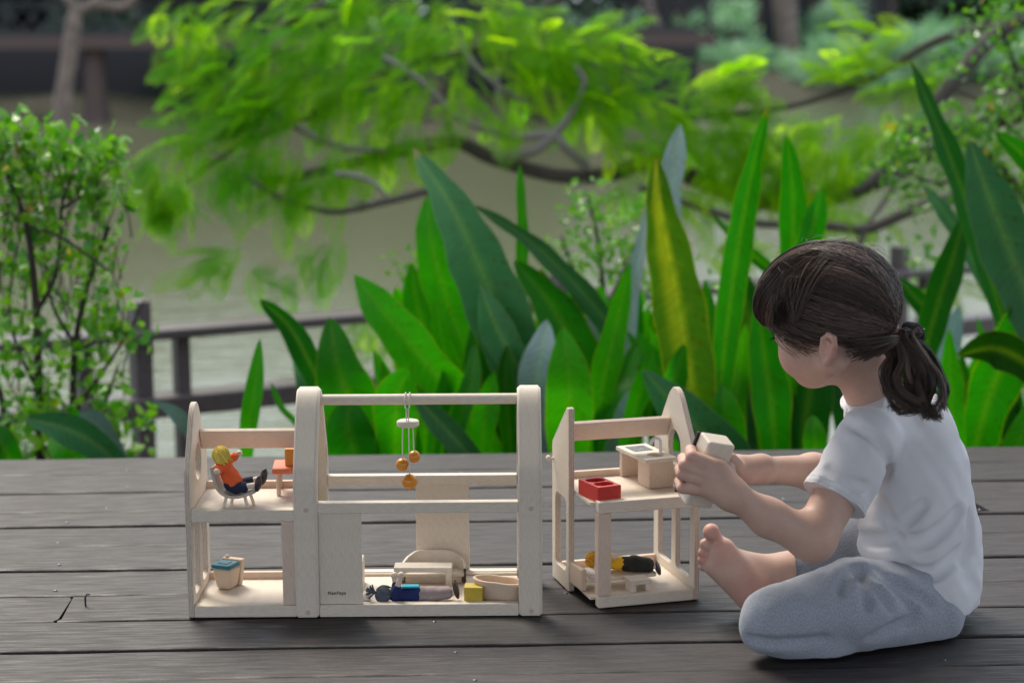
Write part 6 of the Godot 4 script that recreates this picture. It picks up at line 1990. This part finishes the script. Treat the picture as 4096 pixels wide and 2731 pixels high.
func build_feather_tree() -> void:
	var o := thing("feathery_tree", "tree with feathery lime green leaves reaching over the pond on bare branches", "tree", Vector3(3.0, -1.0, -8.0))
	o.position = Vector3.ZERO
	var trunk := [[Vector3(3.4023, -1.2047, -8), Vector3(3.1525, -0.3053, -8), Vector3(2.8069, 0.3733, -8), Vector3(2.6216, 1.0328, -8), Vector3(2.4827, 1.5842, -8)]]
	stems("trunk", trunk, [0.13], M.bark, o)
	var dark := [
		[Vector3(2.8069, 0.3733, -8), Vector3(2.3774, 0.5655, -8), Vector3(1.9802, 0.4727, -8), Vector3(1.6986, 0.3026, -8), Vector3(1.3946, 0.1853, -8), Vector3(1.1259, 0.1675, -8), Vector3(0.8943, 0.234, -8), Vector3(0.6247, 0.3427, -8), Vector3(0.4334, 0.2939, -8), Vector3(0.2033, 0.2875, -8), Vector3(-0.0838, 0.3654, -8), Vector3(-0.2554, 0.4369, -8), Vector3(-0.5239, 0.3868, -8), Vector3(-0.8317, 0.312, -8), Vector3(-1.1015, 0.2598, -8)],
		[Vector3(2.6216, 1.0328, -8), Vector3(2.1361, 0.94, -7.8), Vector3(1.8623, 0.6878, -7.7), Vector3(1.6685, 0.4336, -7.7), Vector3(1.5077, 0.2504, -7.7), Vector3(1.3946, 0.1853, -8)],
		[Vector3(2.8069, 0.3733, -8), Vector3(2.1442, 0.2731, -7.6), Vector3(1.7229, 0.1929, -7.5), Vector3(1.4731, 0.0947, -7.5), Vector3(1.2739, 0.1139, -7.5), Vector3(1.0346, 0.1108, -7.6), Vector3(0.825, 0.1615, -7.7), Vector3(0.5538, 0.2476, -7.8)],
		[Vector3(1.4731, 0.0947, -7.5), Vector3(1.3864, -0.0653, -7.4), Vector3(1.3012, -0.2308, -7.3)], [Vector3(1.7059, 0.4151, -7.7), Vector3(1.5804, 0.2214, -7.6), Vector3(1.464, 0.0947, -7.5)],
		[Vector3(1.1259, 0.1675, -8), Vector3(0.9996, 0.0663, -7.9), Vector3(0.8761, -0.0742, -7.8)],
		[Vector3(-0.2993, 0.2677, -7.6), Vector3(-0.5191, 0.2105, -7.6), Vector3(-0.7574, 0.1678, -7.6), Vector3(-0.9751, 0.2311, -7.6), Vector3(-1.1183, 0.3266, -7.6)],
		[Vector3(-0.2554, 0.4369, -8), Vector3(-0.2989, 0.6111, -8.2), Vector3(-0.2214, 0.8223, -8.3), Vector3(-0.1513, 0.977, -8.3), Vector3(-0.1594, 1.1694, -8.3)],
		[Vector3(2.4827, 1.5842, -8), Vector3(1.4177, 1.4283, -8.3), Vector3(0.4514, 1.2861, -8.4), Vector3(-0.3394, 1.1741, -8.4), Vector3(-0.9257, 1.0003, -8.3), Vector3(-1.1924, 0.7702, -8.2), Vector3(-1.3602, 0.4854, -8.1)],
		[Vector3(0.4514, 1.2861, -8.4), Vector3(0.1529, 1.014, -8.3), Vector3(-0.1408, 0.8416, -8.2), Vector3(-0.5246, 0.7488, -8.1), Vector3(-0.8643, 0.5634, -8), Vector3(-1.1732, 0.4321, -8), Vector3(-1.4468, 0.2616, -8)],
		[Vector3(2.1361, 0.94, -7.8), Vector3(1.8482, 0.8689, -7.9), Vector3(1.5729, 0.7018, -8), Vector3(1.2519, 0.5903, -8), Vector3(0.9665, 0.5501, -8), Vector3(0.6996, 0.5401, -8)]]
	var pale := [
		[Vector3(-0.0838, 0.3654, -8), Vector3(0.078, 0.3934, -7.9), Vector3(0.182, 0.4643, -7.9), Vector3(0.2726, 0.58, -7.9), Vector3(0.3176, 0.6916, -7.9), Vector3(0.2763, 0.7661, -7.9)],
		[Vector3(0.3353, 0.3227, -7.95), Vector3(0.2386, 0.4114, -7.9), Vector3(0.1783, 0.4681, -7.9), Vector3(-0.0067, 0.4653, -7.9), Vector3(-0.2136, 0.5357, -7.9), Vector3(-0.3996, 0.7139, -7.9), Vector3(-0.5482, 0.8074, -7.9)],
		[Vector3(-0.0067, 0.4653, -7.9), Vector3(-0.0473, 0.6096, -7.9), Vector3(-0.0614, 0.7493, -7.9)], [Vector3(0.489, 0.6886, -8), Vector3(0.4961, 0.8013, -8), Vector3(0.4691, 0.895, -8)],
		[Vector3(-0.7358, 0.3282, -7.6), Vector3(-0.5996, 0.3021, -7.6), Vector3(-0.5191, 0.2105, -7.6), Vector3(-0.6834, 0.2113, -7.6)],
		[Vector3(-1.1669, 0.65, -8), Vector3(-0.9674, 0.5303, -7.9), Vector3(-0.781, 0.4355, -7.9), Vector3(-0.5549, 0.4061, -7.9), Vector3(-0.2554, 0.4369, -8)],
		[Vector3(-0.2184, 0.8611, -8.2), Vector3(-0.159, 0.766, -8.1), Vector3(0.0132, 0.6345, -8), Vector3(0.1274, 0.5961, -8)]]
	stems("branch", dark, [0.055, 0.045, 0.03, 0.016, 0.016, 0.014, 0.018, 0.016, 0.035, 0.025, 0.022], M.bark, o)
	stems("pale_branch", pale, [0.026, 0.024, 0.016, 0.02, 0.014, 0.02, 0.018], M.bark_pale, o)
	# sprays of leaves: along (a to b), how far they stray, how many, which way they hang, how yellow
	var places := []
	var tints := []
	var sprays := [
		[Vector3(-1.4207, 1.0165, -8), Vector3(-1.3684, 0.8858, -8), 0.16, 34, Vector3(-0.3, -1, 0.1), 0.7], [Vector3(-1.1729, 0.9417, -8.1), Vector3(-0.7836, 0.7704, -8), 0.20, 100, Vector3(-0.8, -0.5, 0.2), 0.5],
		[Vector3(-0.9141, 1.0176, -8.2), Vector3(-0.2371, 0.9378, -8.2), 0.22, 140, Vector3(-0.6, -0.6, 0.3), 0.6], [Vector3(-1.4304, 0.7362, -8), Vector3(-0.8898, 0.6233, -7.9), 0.18, 130, Vector3(-0.9, -0.4, 0.2), 0.5],
		[Vector3(-0.8989, 0.7146, -8), Vector3(-0.3295, 0.6362, -8), 0.22, 150, Vector3(-0.5, -0.6, 0.3), 0.6], [Vector3(-1.367, 0.4625, -7.8), Vector3(-0.9914, 0.5716, -7.8), 0.14, 100, Vector3(-0.9, -0.5, 0.3), 0.4],
		[Vector3(-1.5761, 0.3521, -7.8), Vector3(-1.412, 0.2392, -7.8), 0.13, 70, Vector3(-0.6, -0.9, 0.2), 0.4], [Vector3(-1.5083, 0.1647, -7.8), Vector3(-1.3733, 0.2764, -7.8), 0.09, 34, Vector3(-0.5, -1, 0.1), 0.4],
		[Vector3(-1.2437, 0.3202, -7.7), Vector3(-1.0567, 0.4111, -7.7), 0.13, 44, Vector3(-0.3, -0.9, 0.2), 0.1], [Vector3(-0.9854, 0.3188, -7.7), Vector3(-0.6891, 0.3725, -7.7), 0.12, 50, Vector3(-0.4, -0.7, 0.3), 0.5],
		[Vector3(-1.0485, 0.2169, -7.6), Vector3(-0.7552, 0.2701, -7.6), 0.10, 40, Vector3(-0.4, -0.9, 0.2), 0.4], [Vector3(-0.6677, 0.4349, -7.9), Vector3(-0.4026, 0.4899, -7.9), 0.13, 50, Vector3(-0.4, -0.8, 0.2), 0.5],
		[Vector3(-1.112, 0.0448, -7.5), Vector3(-1.3321, -0.0451, -7.5), 0.03, 12, Vector3(-0.9, -0.45, 0.1), 0.5], [Vector3(-1.1843, 0.0452, -7.5), Vector3(-1.2795, -0.1001, -7.5), 0.04, 14, Vector3(-0.5, -1, 0.1), 0.3],
		[Vector3(-0.8226, 0.0433, -7.5), Vector3(-0.9348, -0.102, -7.5), 0.04, 12, Vector3(-0.5, -1, 0.1), 0.4], [Vector3(-0.6953, 0.0789, -7.5), Vector3(-0.8256, -0.0843, -7.5), 0.04, 14, Vector3(-0.3, -1, 0.1), 0.2],
		[Vector3(-1.1141, -0.028, -7.5), Vector3(-0.9725, -0.1567, -7.5), 0.02, 6, Vector3(0.7, -0.8, 0.1), 0.0],
		[Vector3(-0.2369, 0.9569, -8.2), Vector3(0.2448, 0.8777, -8.1), 0.16, 100, Vector3(0.5, -0.4, 0.3), 0.8], [Vector3(0.1105, 0.8594, -8.1), Vector3(0.5074, 0.82, -8), 0.12, 90, Vector3(0.9, -0.2, 0.3), 0.8],
		[Vector3(-0.0431, 0.7665, -8), Vector3(0.4319, 0.7077, -8), 0.15, 90, Vector3(0.6, -0.6, 0.3), 0.6], [Vector3(-0.2124, 0.6571, -7.9), Vector3(0.0504, 0.5624, -7.9), 0.10, 30, Vector3(0.3, -0.9, 0.2), 0.5],
		[Vector3(0.2952, 0.5798, -7.9), Vector3(0.6907, 0.5591, -7.9), 0.10, 50, Vector3(0.8, -0.3, 0.2), 0.7], [Vector3(0.1274, 0.615, -8), Vector3(0.5845, 0.6315, -8), 0.12, 50, Vector3(0.3, -0.7, 0.2), 0.5],
		[Vector3(0.3897, 0.4294, -7.9), Vector3(0.7297, 0.4276, -7.9), 0.09, 36, Vector3(0.7, -0.5, 0.2), 0.6], [Vector3(0.7367, 0.6496, -8), Vector3(1.0784, 0.7043, -8), 0.05, 24, Vector3(0.8, 0.3, 0.2), 0.8],
		[Vector3(0.6993, 0.5742, -8), Vector3(1.0425, 0.5724, -8), 0.07, 34, Vector3(0.7, -0.3, 0.2), 0.7], [Vector3(0.7768, 0.46, -8), Vector3(1.1597, 0.42, -8), 0.12, 48, Vector3(0.6, -0.6, 0.2), 0.5],
		[Vector3(1.0443, 0.4586, -8), Vector3(1.5011, 0.5322, -8), 0.09, 44, Vector3(-0.4, -0.6, 0.2), 0.7], [Vector3(1.3827, 0.7028, -8), Vector3(1.6853, 0.7576, -8), 0.07, 34, Vector3(-0.7, 0.0, 0.2), 0.9],
		[Vector3(1.4911, 0.927, -8), Vector3(1.7199, 0.8698, -8), 0.05, 22, Vector3(-0.9, 0.1, 0.2), 0.9], [Vector3(0.8825, 0.2949, -7.9), Vector3(1.374, 0.3301, -7.9), 0.12, 50, Vector3(-0.4, -0.7, 0.2), 0.5],
		[Vector3(1.1483, 0.2556, -7.9), Vector3(1.5618, 0.3857, -7.9), 0.13, 50, Vector3(-0.4, -0.7, 0.2), 0.5], [Vector3(0.4662, 0.2213, -7.9), Vector3(0.6931, 0.2958, -7.9), 0.09, 18, Vector3(-0.4, -0.9, 0.2), 0.4],
		[Vector3(0.7356, 0.7625, -8), Vector3(1.1932, 0.6661, -8), 0.10, 40, Vector3(-0.5, -0.4, 0.2), 0.8], [Vector3(0.5786, 0.4284, -7.9), Vector3(0.9932, 0.4826, -7.9), 0.10, 50, Vector3(0.5, -0.6, 0.2), 0.7], [Vector3(1.2612, 0.4303, -7.8), Vector3(1.6874, 0.5207, -7.8), 0.10, 50, Vector3(-0.5, -0.6, 0.2), 0.8], [Vector3(0.881, 0.408, -7.9), Vector3(1.3209, 0.2623, -7.8), 0.10, 50, Vector3(0.4, -0.7, 0.2), 0.6], [Vector3(0.6098, 0.266, -7.8), Vector3(0.863, 0.087, -7.7), 0.08, 30, Vector3(0.4, -0.8, 0.2), 0.7], [Vector3(1.326, 0.1679, -7.6), Vector3(1.5993, 0.1031, -7.5), 0.08, 24, Vector3(0.4, -0.8, 0.2), 0.8], [Vector3(1.6459, 0.6684, -7.8), Vector3(1.9025, 0.7588, -7.8), 0.08, 30, Vector3(-0.6, -0.4, 0.2), 0.8],
		[Vector3(0.8527, 0.0235, -7.6), Vector3(1.0006, -0.0511, -7.6), 0.08, 12, Vector3(0.6, -0.5, 0.2), 0.9], [Vector3(-0.6394, -0.2717, -7.4), Vector3(-0.389, -0.3642, -7.4), 0.08, 22, Vector3(-0.4, -0.9, 0.1), 0.6],
		[Vector3(0.8165, -0.0132, -7.6), Vector3(1.0727, 0.0223, -7.6), 0.05, 12, Vector3(0.8, 0.1, 0.2), 1.0], [Vector3(1.6444, -0.0914, -7.6), Vector3(1.8859, -0.1668, -7.6), 0.07, 20, Vector3(0.7, -0.5, 0.2), 1.0],
		[Vector3(-0.2207, 0.8999, -8.3), Vector3(-1.0831, 0.9818, -8.3), 0.2, 90, Vector3(-0.4, -0.3, 0.3), 0.4]]
	for s in sprays:
		for k in int(s[3] * 0.72):
			var p: Vector3 = s[0].lerp(s[1], rng.randf()) + rand_dir() * s[2] * pow(rng.randf(), 0.6)
			var dir: Vector3 = (s[4].normalized() + rand_dir() * 0.75 + Vector3(0, 0.2, 0)).normalized()
			var size := rng.randf_range(0.12, 0.24)
			var flat := turned(dir, 0.0)
			# the blade's upper face turns to the sky
			var z := (Vector3.UP + rand_dir() * 0.5 + Vector3(0, 0, 0.35)).normalized()
			z = (z - dir * z.dot(dir)).normalized()
			flat = Basis(dir.cross(z), dir, z)
			places.append(Transform3D(flat.scaled_local(Vector3(size, size, size)), p))
			var t := clampf(s[5] + rng.randf_range(-0.5, 0.35), 0.0, 1.0)
			tints.append(Color(0.13, 0.48, 0.02).lerp(Color(0.46, 0.74, 0.006), t))
	copies_of("crown", frond(), places, tints, o)


func leaf_clump(mat: Material, count: int, size: float) -> ArrayMesh:
	var mb := MB.new()
	for k in count:
		var p := rand_dir() * pow(rng.randf(), 0.4)
		var d := (rand_dir() + p * 0.6).normalized()
		var b := turned(d, rng.randf() * TAU)
		var a0 := mb.v.size()
		var nn := b.z
		mb.p(p, nn)
		mb.p(p + (b.x * 0.3 + b.y * 0.5) * size, nn)
		mb.p(p + b.y * size, nn)
		mb.p(p + (b.x * -0.3 + b.y * 0.5) * size, nn)
		mb.quad(a0, a0 + 1, a0 + 2, a0 + 3)
	return mb.surface(ArrayMesh.new(), mat)


func bank_tree(called: String, label: String, category: String, base: Vector3, high: float, wide: float, clump: ArrayMesh, dark: Color, light: Color, count: int, group: String, low := 0.25) -> void:
	var o := thing(called, label, category, base, 0.0, group)
	if high > 3.0:
		var mb := MB.new()
		mb.tube(spline([Vector3(0, -0.5, 0), Vector3(wide * 0.04, high * 0.3, 0), Vector3(-wide * 0.03, high * 0.75, 0)], 5), ramp_radii(0.03 * high, 0.012 * high, 11), 9)
		part("trunk", mb, M.bark, o)
	var places := []
	var tints := []
	var lumps := []
	for k in 9:
		lumps.append(Vector3(rng.randf_range(-0.7, 0.7) * wide, lerpf(low, 0.88, rng.randf()) * high, rng.randf_range(-0.5, 0.5) * wide))
	for k in count:
		var q: Vector3 = lumps[k % 9]
		var p := q + rand_dir() * Vector3(wide * 0.42, high * (0.13 if high > 3.0 else 0.22), wide * 0.42) * pow(rng.randf(), 0.5)
		p.y = maxf(p.y, -0.1)
		var s := wide * rng.randf_range(0.09, 0.16)
		places.append(Transform3D(Basis.from_euler(Vector3(rng.randf(), rng.randf(), rng.randf()) * TAU).scaled(Vector3(s, s, s)), p))
		tints.append(dark.lerp(light, rng.randf()))
	copies_of("crown" if high > 3.0 else "foliage", clump, places, tints, o)


func build_far_bank() -> void:
	# the far shore: nearer on the left, where the footbridge stands
	var bank := MB.new()
	var n := FastNoiseLite.new()
	n.seed = 12
	n.frequency = 0.15
	var rows := [[0.0, -1.6], [0.7, -0.9], [1.6, -0.55], [4.0, -0.2], [10.0, 0.3], [30.0, 1.2], [80.0, 2.0]]
	for r in rows:
		for k in 81:
			var x := -80.0 + k * 2.0
			var shore := lerpf(-46.0, -60.0, smoothstep(-2.0, 14.0, x)) + n.get_noise_2d(x, 0.0) * 2.0
			bank.p(Vector3(x, r[1] + n.get_noise_2d(x * 2.0, r[0] * 3.0) * 0.25 * minf(r[0], 1.0), shore - r[0]), Vector3(0, 1, 0.3).normalized())
	for r in rows.size() - 1:
		for k in 80:
			var a := r * 81 + k
			bank.quad(a, a + 1, a + 82, a + 81)
	setting("terrain", bank, M.bank, "earth and low growth of the far shore")
	# footbridge on the left
	var o := thing("footbridge", "dark timber footbridge with lattice railing on brown piers across the water", "bridge", Vector3(-8.0, -1.0, -46.0))
	var mb := MB.new()
	box("deck_beam", Vector3(0, 1.93, 0), Vector3(26, 0.32, 2.4), 0.02, M.bridge_beam, o)
	box("rear_wall", Vector3(0, 0.9, -3.0), Vector3(26, 2.6, 0.3), 0.02, M.bridge_dark, o)
	for x in [-10.5, -6.3, -2.3, 2.1, 6.1, 10.2]:
		var pier := MB.new()
		pier.lathe([Vector2(0.36, 0.0), Vector2(0.30, 0.5), Vector2(0.27, 2.0)], 12, Transform3D(Basis(), Vector3(x, 0, 0.6)))
		part("pier", pier, M.bridge_beam, o)
	box("handrail", Vector3(0, 2.86, 1.1), Vector3(26, 0.07, 0.08), 0.01, M.bridge_dark, o)
	box("handrail", Vector3(0, 2.2, 1.1), Vector3(26, 0.06, 0.06), 0.01, M.bridge_dark, o)
	for k in 14:
		box("railing_post", Vector3(-12.9 + k * 1.98, 2.5, 1.1), Vector3(0.09, 0.85, 0.09), 0.01, M.bridge_dark, o)
	mb = MB.new()
	for k in 52:
		var x := -12.9 + k * 0.5
		mb.tube([Vector3(x, 2.22, 1.1), Vector3(x + 0.5, 2.84, 1.1)], [0.03], 5)
		mb.tube([Vector3(x + 0.5, 2.22, 1.08), Vector3(x, 2.84, 1.08)], [0.022], 5)
	part("lattice", mb, M.bridge_dark, o).set_meta("kind", "stuff")
	# the leaning trunk that stands in the water before it
	o = thing("bare_tree", "pale bare trunk with forked top standing in the water before footbridge", "tree", Vector3(0, 0, 0))
	mb = MB.new()
	var sp := spline([Vector3(-9.9284, -1.2582, -40), Vector3(-9.8227, -0.4052, -40), Vector3(-9.6609, 0.4416, -40), Vector3(-9.5001, 1.2826, -40), Vector3(-9.4081, 1.6544, -40)], 5)
	mb.tube(sp, ramp_radii(0.2, 0.15, sp.size()), 10)
	part("trunk", mb, M.trunk_pale, o)
	mb = MB.new()
	for c in [[Vector3(-9.4081, 1.6544, -40), Vector3(-9.6411, 1.9341, -40), Vector3(-9.9968, 2.3986, -40)], [Vector3(-9.4311, 1.5616, -40), Vector3(-9.0338, 1.7918, -40), Vector3(-8.6901, 2.1145, -40)], [Vector3(-9.0338, 1.7918, -40), Vector3(-8.424, 1.6958, -40), Vector3(-8.1317, 1.9263, -40)]]:
		mb.tube(spline(c, 4), [0.14, 0.12, 0.1], 8)
	part("branch", mb, M.trunk_pale, o)
	# more trunks on the right shore
	for t in [[[Vector3(9.705, 0.5105, -64), Vector3(9.5908, 1.7064, -64), Vector3(9.4716, 3.1909, -64)], 0.42, "thick grey pink trunk on the far shore behind the bushes"], [[Vector3(5.0846, 0.6935, -60), Vector3(4.6517, 1.5362, -60), Vector3(4.2182, 2.7918, -60)], 0.22, "slim pale leaning trunk on the far shore"], [[Vector3(0.3229, 0.587, -58), Vector3(0.451, 1.6695, -58), Vector3(0.4963, 2.7458, -58)], 0.24, "slim grey trunk on the far shore above the lime leaves"]]:
		mb = MB.new()
		mb.tube(spline(t[0], 5), [t[1]], 9)
		part("trunk", mb, M.trunk_pale, thing("bare_tree", t[2], "tree"))
	o = thing("boathouse", "dark low slatted building on the far shore behind the bushes", "building", Vector3(9.5, 0.0, -68.0))
	box("wall", Vector3(0, 1.6, 0), Vector3(9.0, 3.6, 3.0), 0.03, M.bridge_dark, o)
	for k in 10:
		box("wall_post", Vector3(-4.3 + k * 0.95, 1.6, 1.55), Vector3(0.16, 3.6, 0.12), 0.01, M.bridge_beam, o)
	box("roof", Vector3(0, 3.6, 0), Vector3(10.5, 0.3, 5.0), 0.03, M.bridge_beam, o)
	# bushes along the right shore, then tall trees behind that the pond mirrors
	var clump := leaf_clump(M.far_leaf, 26, 0.55)
	var where := ["left of the slim pale trunk", "right of the slim pale trunk", "before the dark boathouse", "under the thick grey pink trunk", "right of the thick grey pink trunk", "farther right by the water", "at the right edge of the shore", "behind the bushes by the slim trunk", "between boathouse and right edge"]
	var spots := [[5.6, -61.0, 2.2, 2.4], [8.2, -61.5, 1.7, 2.0], [6.6, -63.0, 2.9, 2.3], [10.6, -61.5, 1.7, 2.3], [13.0, -62.0, 2.1, 2.4], [15.6, -62.5, 2.2, 2.6], [18.5, -62.5, 2.6, 2.8], [3.0, -60.0, 2.6, 2.6], [12.0, -66.0, 3.0, 2.6]]
	for k in spots.size():
		var s: Array = spots[k]
		bank_tree("bush", "pale green bush on the far shore " + where[k], "bush", Vector3(s[0], -0.7, s[1]), s[2], s[3], clump, Color(0.18, 0.38, 0.22), Color(0.38, 0.56, 0.38), 150, "bushes along the far shore", 0.1)
	for k in 5:
		bank_tree("bush", ["dark ivy covered bush left of the leaning trunk", "dark bush under the footbridge at left", "dark bush by the footbridge's second pier", "dark bush behind the footbridge's railing", "dark bush where the footbridge ends"][k], "bush", Vector3(-15.5 + k * 4.2, -0.8, -49.0 - (k % 2) * 1.5), 2.4 + 0.6 * sin(k * 2.0), 2.2, clump, Color(0.012, 0.035, 0.022), Color(0.035, 0.085, 0.05), 130, "dark bushes by the footbridge", 0.1)
	for k in 15:
		var x := -34.0 + k * 5.0
		var z := -62.0 - 10.0 * absf(sin(k * 1.7)) - (8.0 if x > 2.0 else 0.0)
		bank_tree("shore_tree", "tall leafy tree behind the far shore, rising out of the picture", "tree", Vector3(x, 0.3, z), (12.0 if x < 6.0 else 7.5) + 2.0 * sin(k * 2.6), 4.6, clump, Color(0.02, 0.055, 0.02), Color(0.07, 0.14, 0.05), 420, "tall trees behind the far shore", 0.2)
	# the undergrowth behind, one far mass
	var wood := []
	var tones := []
	for k in 2600:
		var x := rng.randf_range(-48.0, 52.0)
		var z := -53.0 - rng.randf() * 6.0 - (17.0 * smoothstep(-3.0, 6.0, x))
		var y := pow(rng.randf(), 1.3) * 6.5 + 0.1
		var s := rng.randf_range(0.7, 1.4)
		wood.append(Transform3D(Basis.from_euler(Vector3(rng.randf(), rng.randf(), rng.randf()) * TAU).scaled(Vector3(s, s, s)), Vector3(x, y, z)))
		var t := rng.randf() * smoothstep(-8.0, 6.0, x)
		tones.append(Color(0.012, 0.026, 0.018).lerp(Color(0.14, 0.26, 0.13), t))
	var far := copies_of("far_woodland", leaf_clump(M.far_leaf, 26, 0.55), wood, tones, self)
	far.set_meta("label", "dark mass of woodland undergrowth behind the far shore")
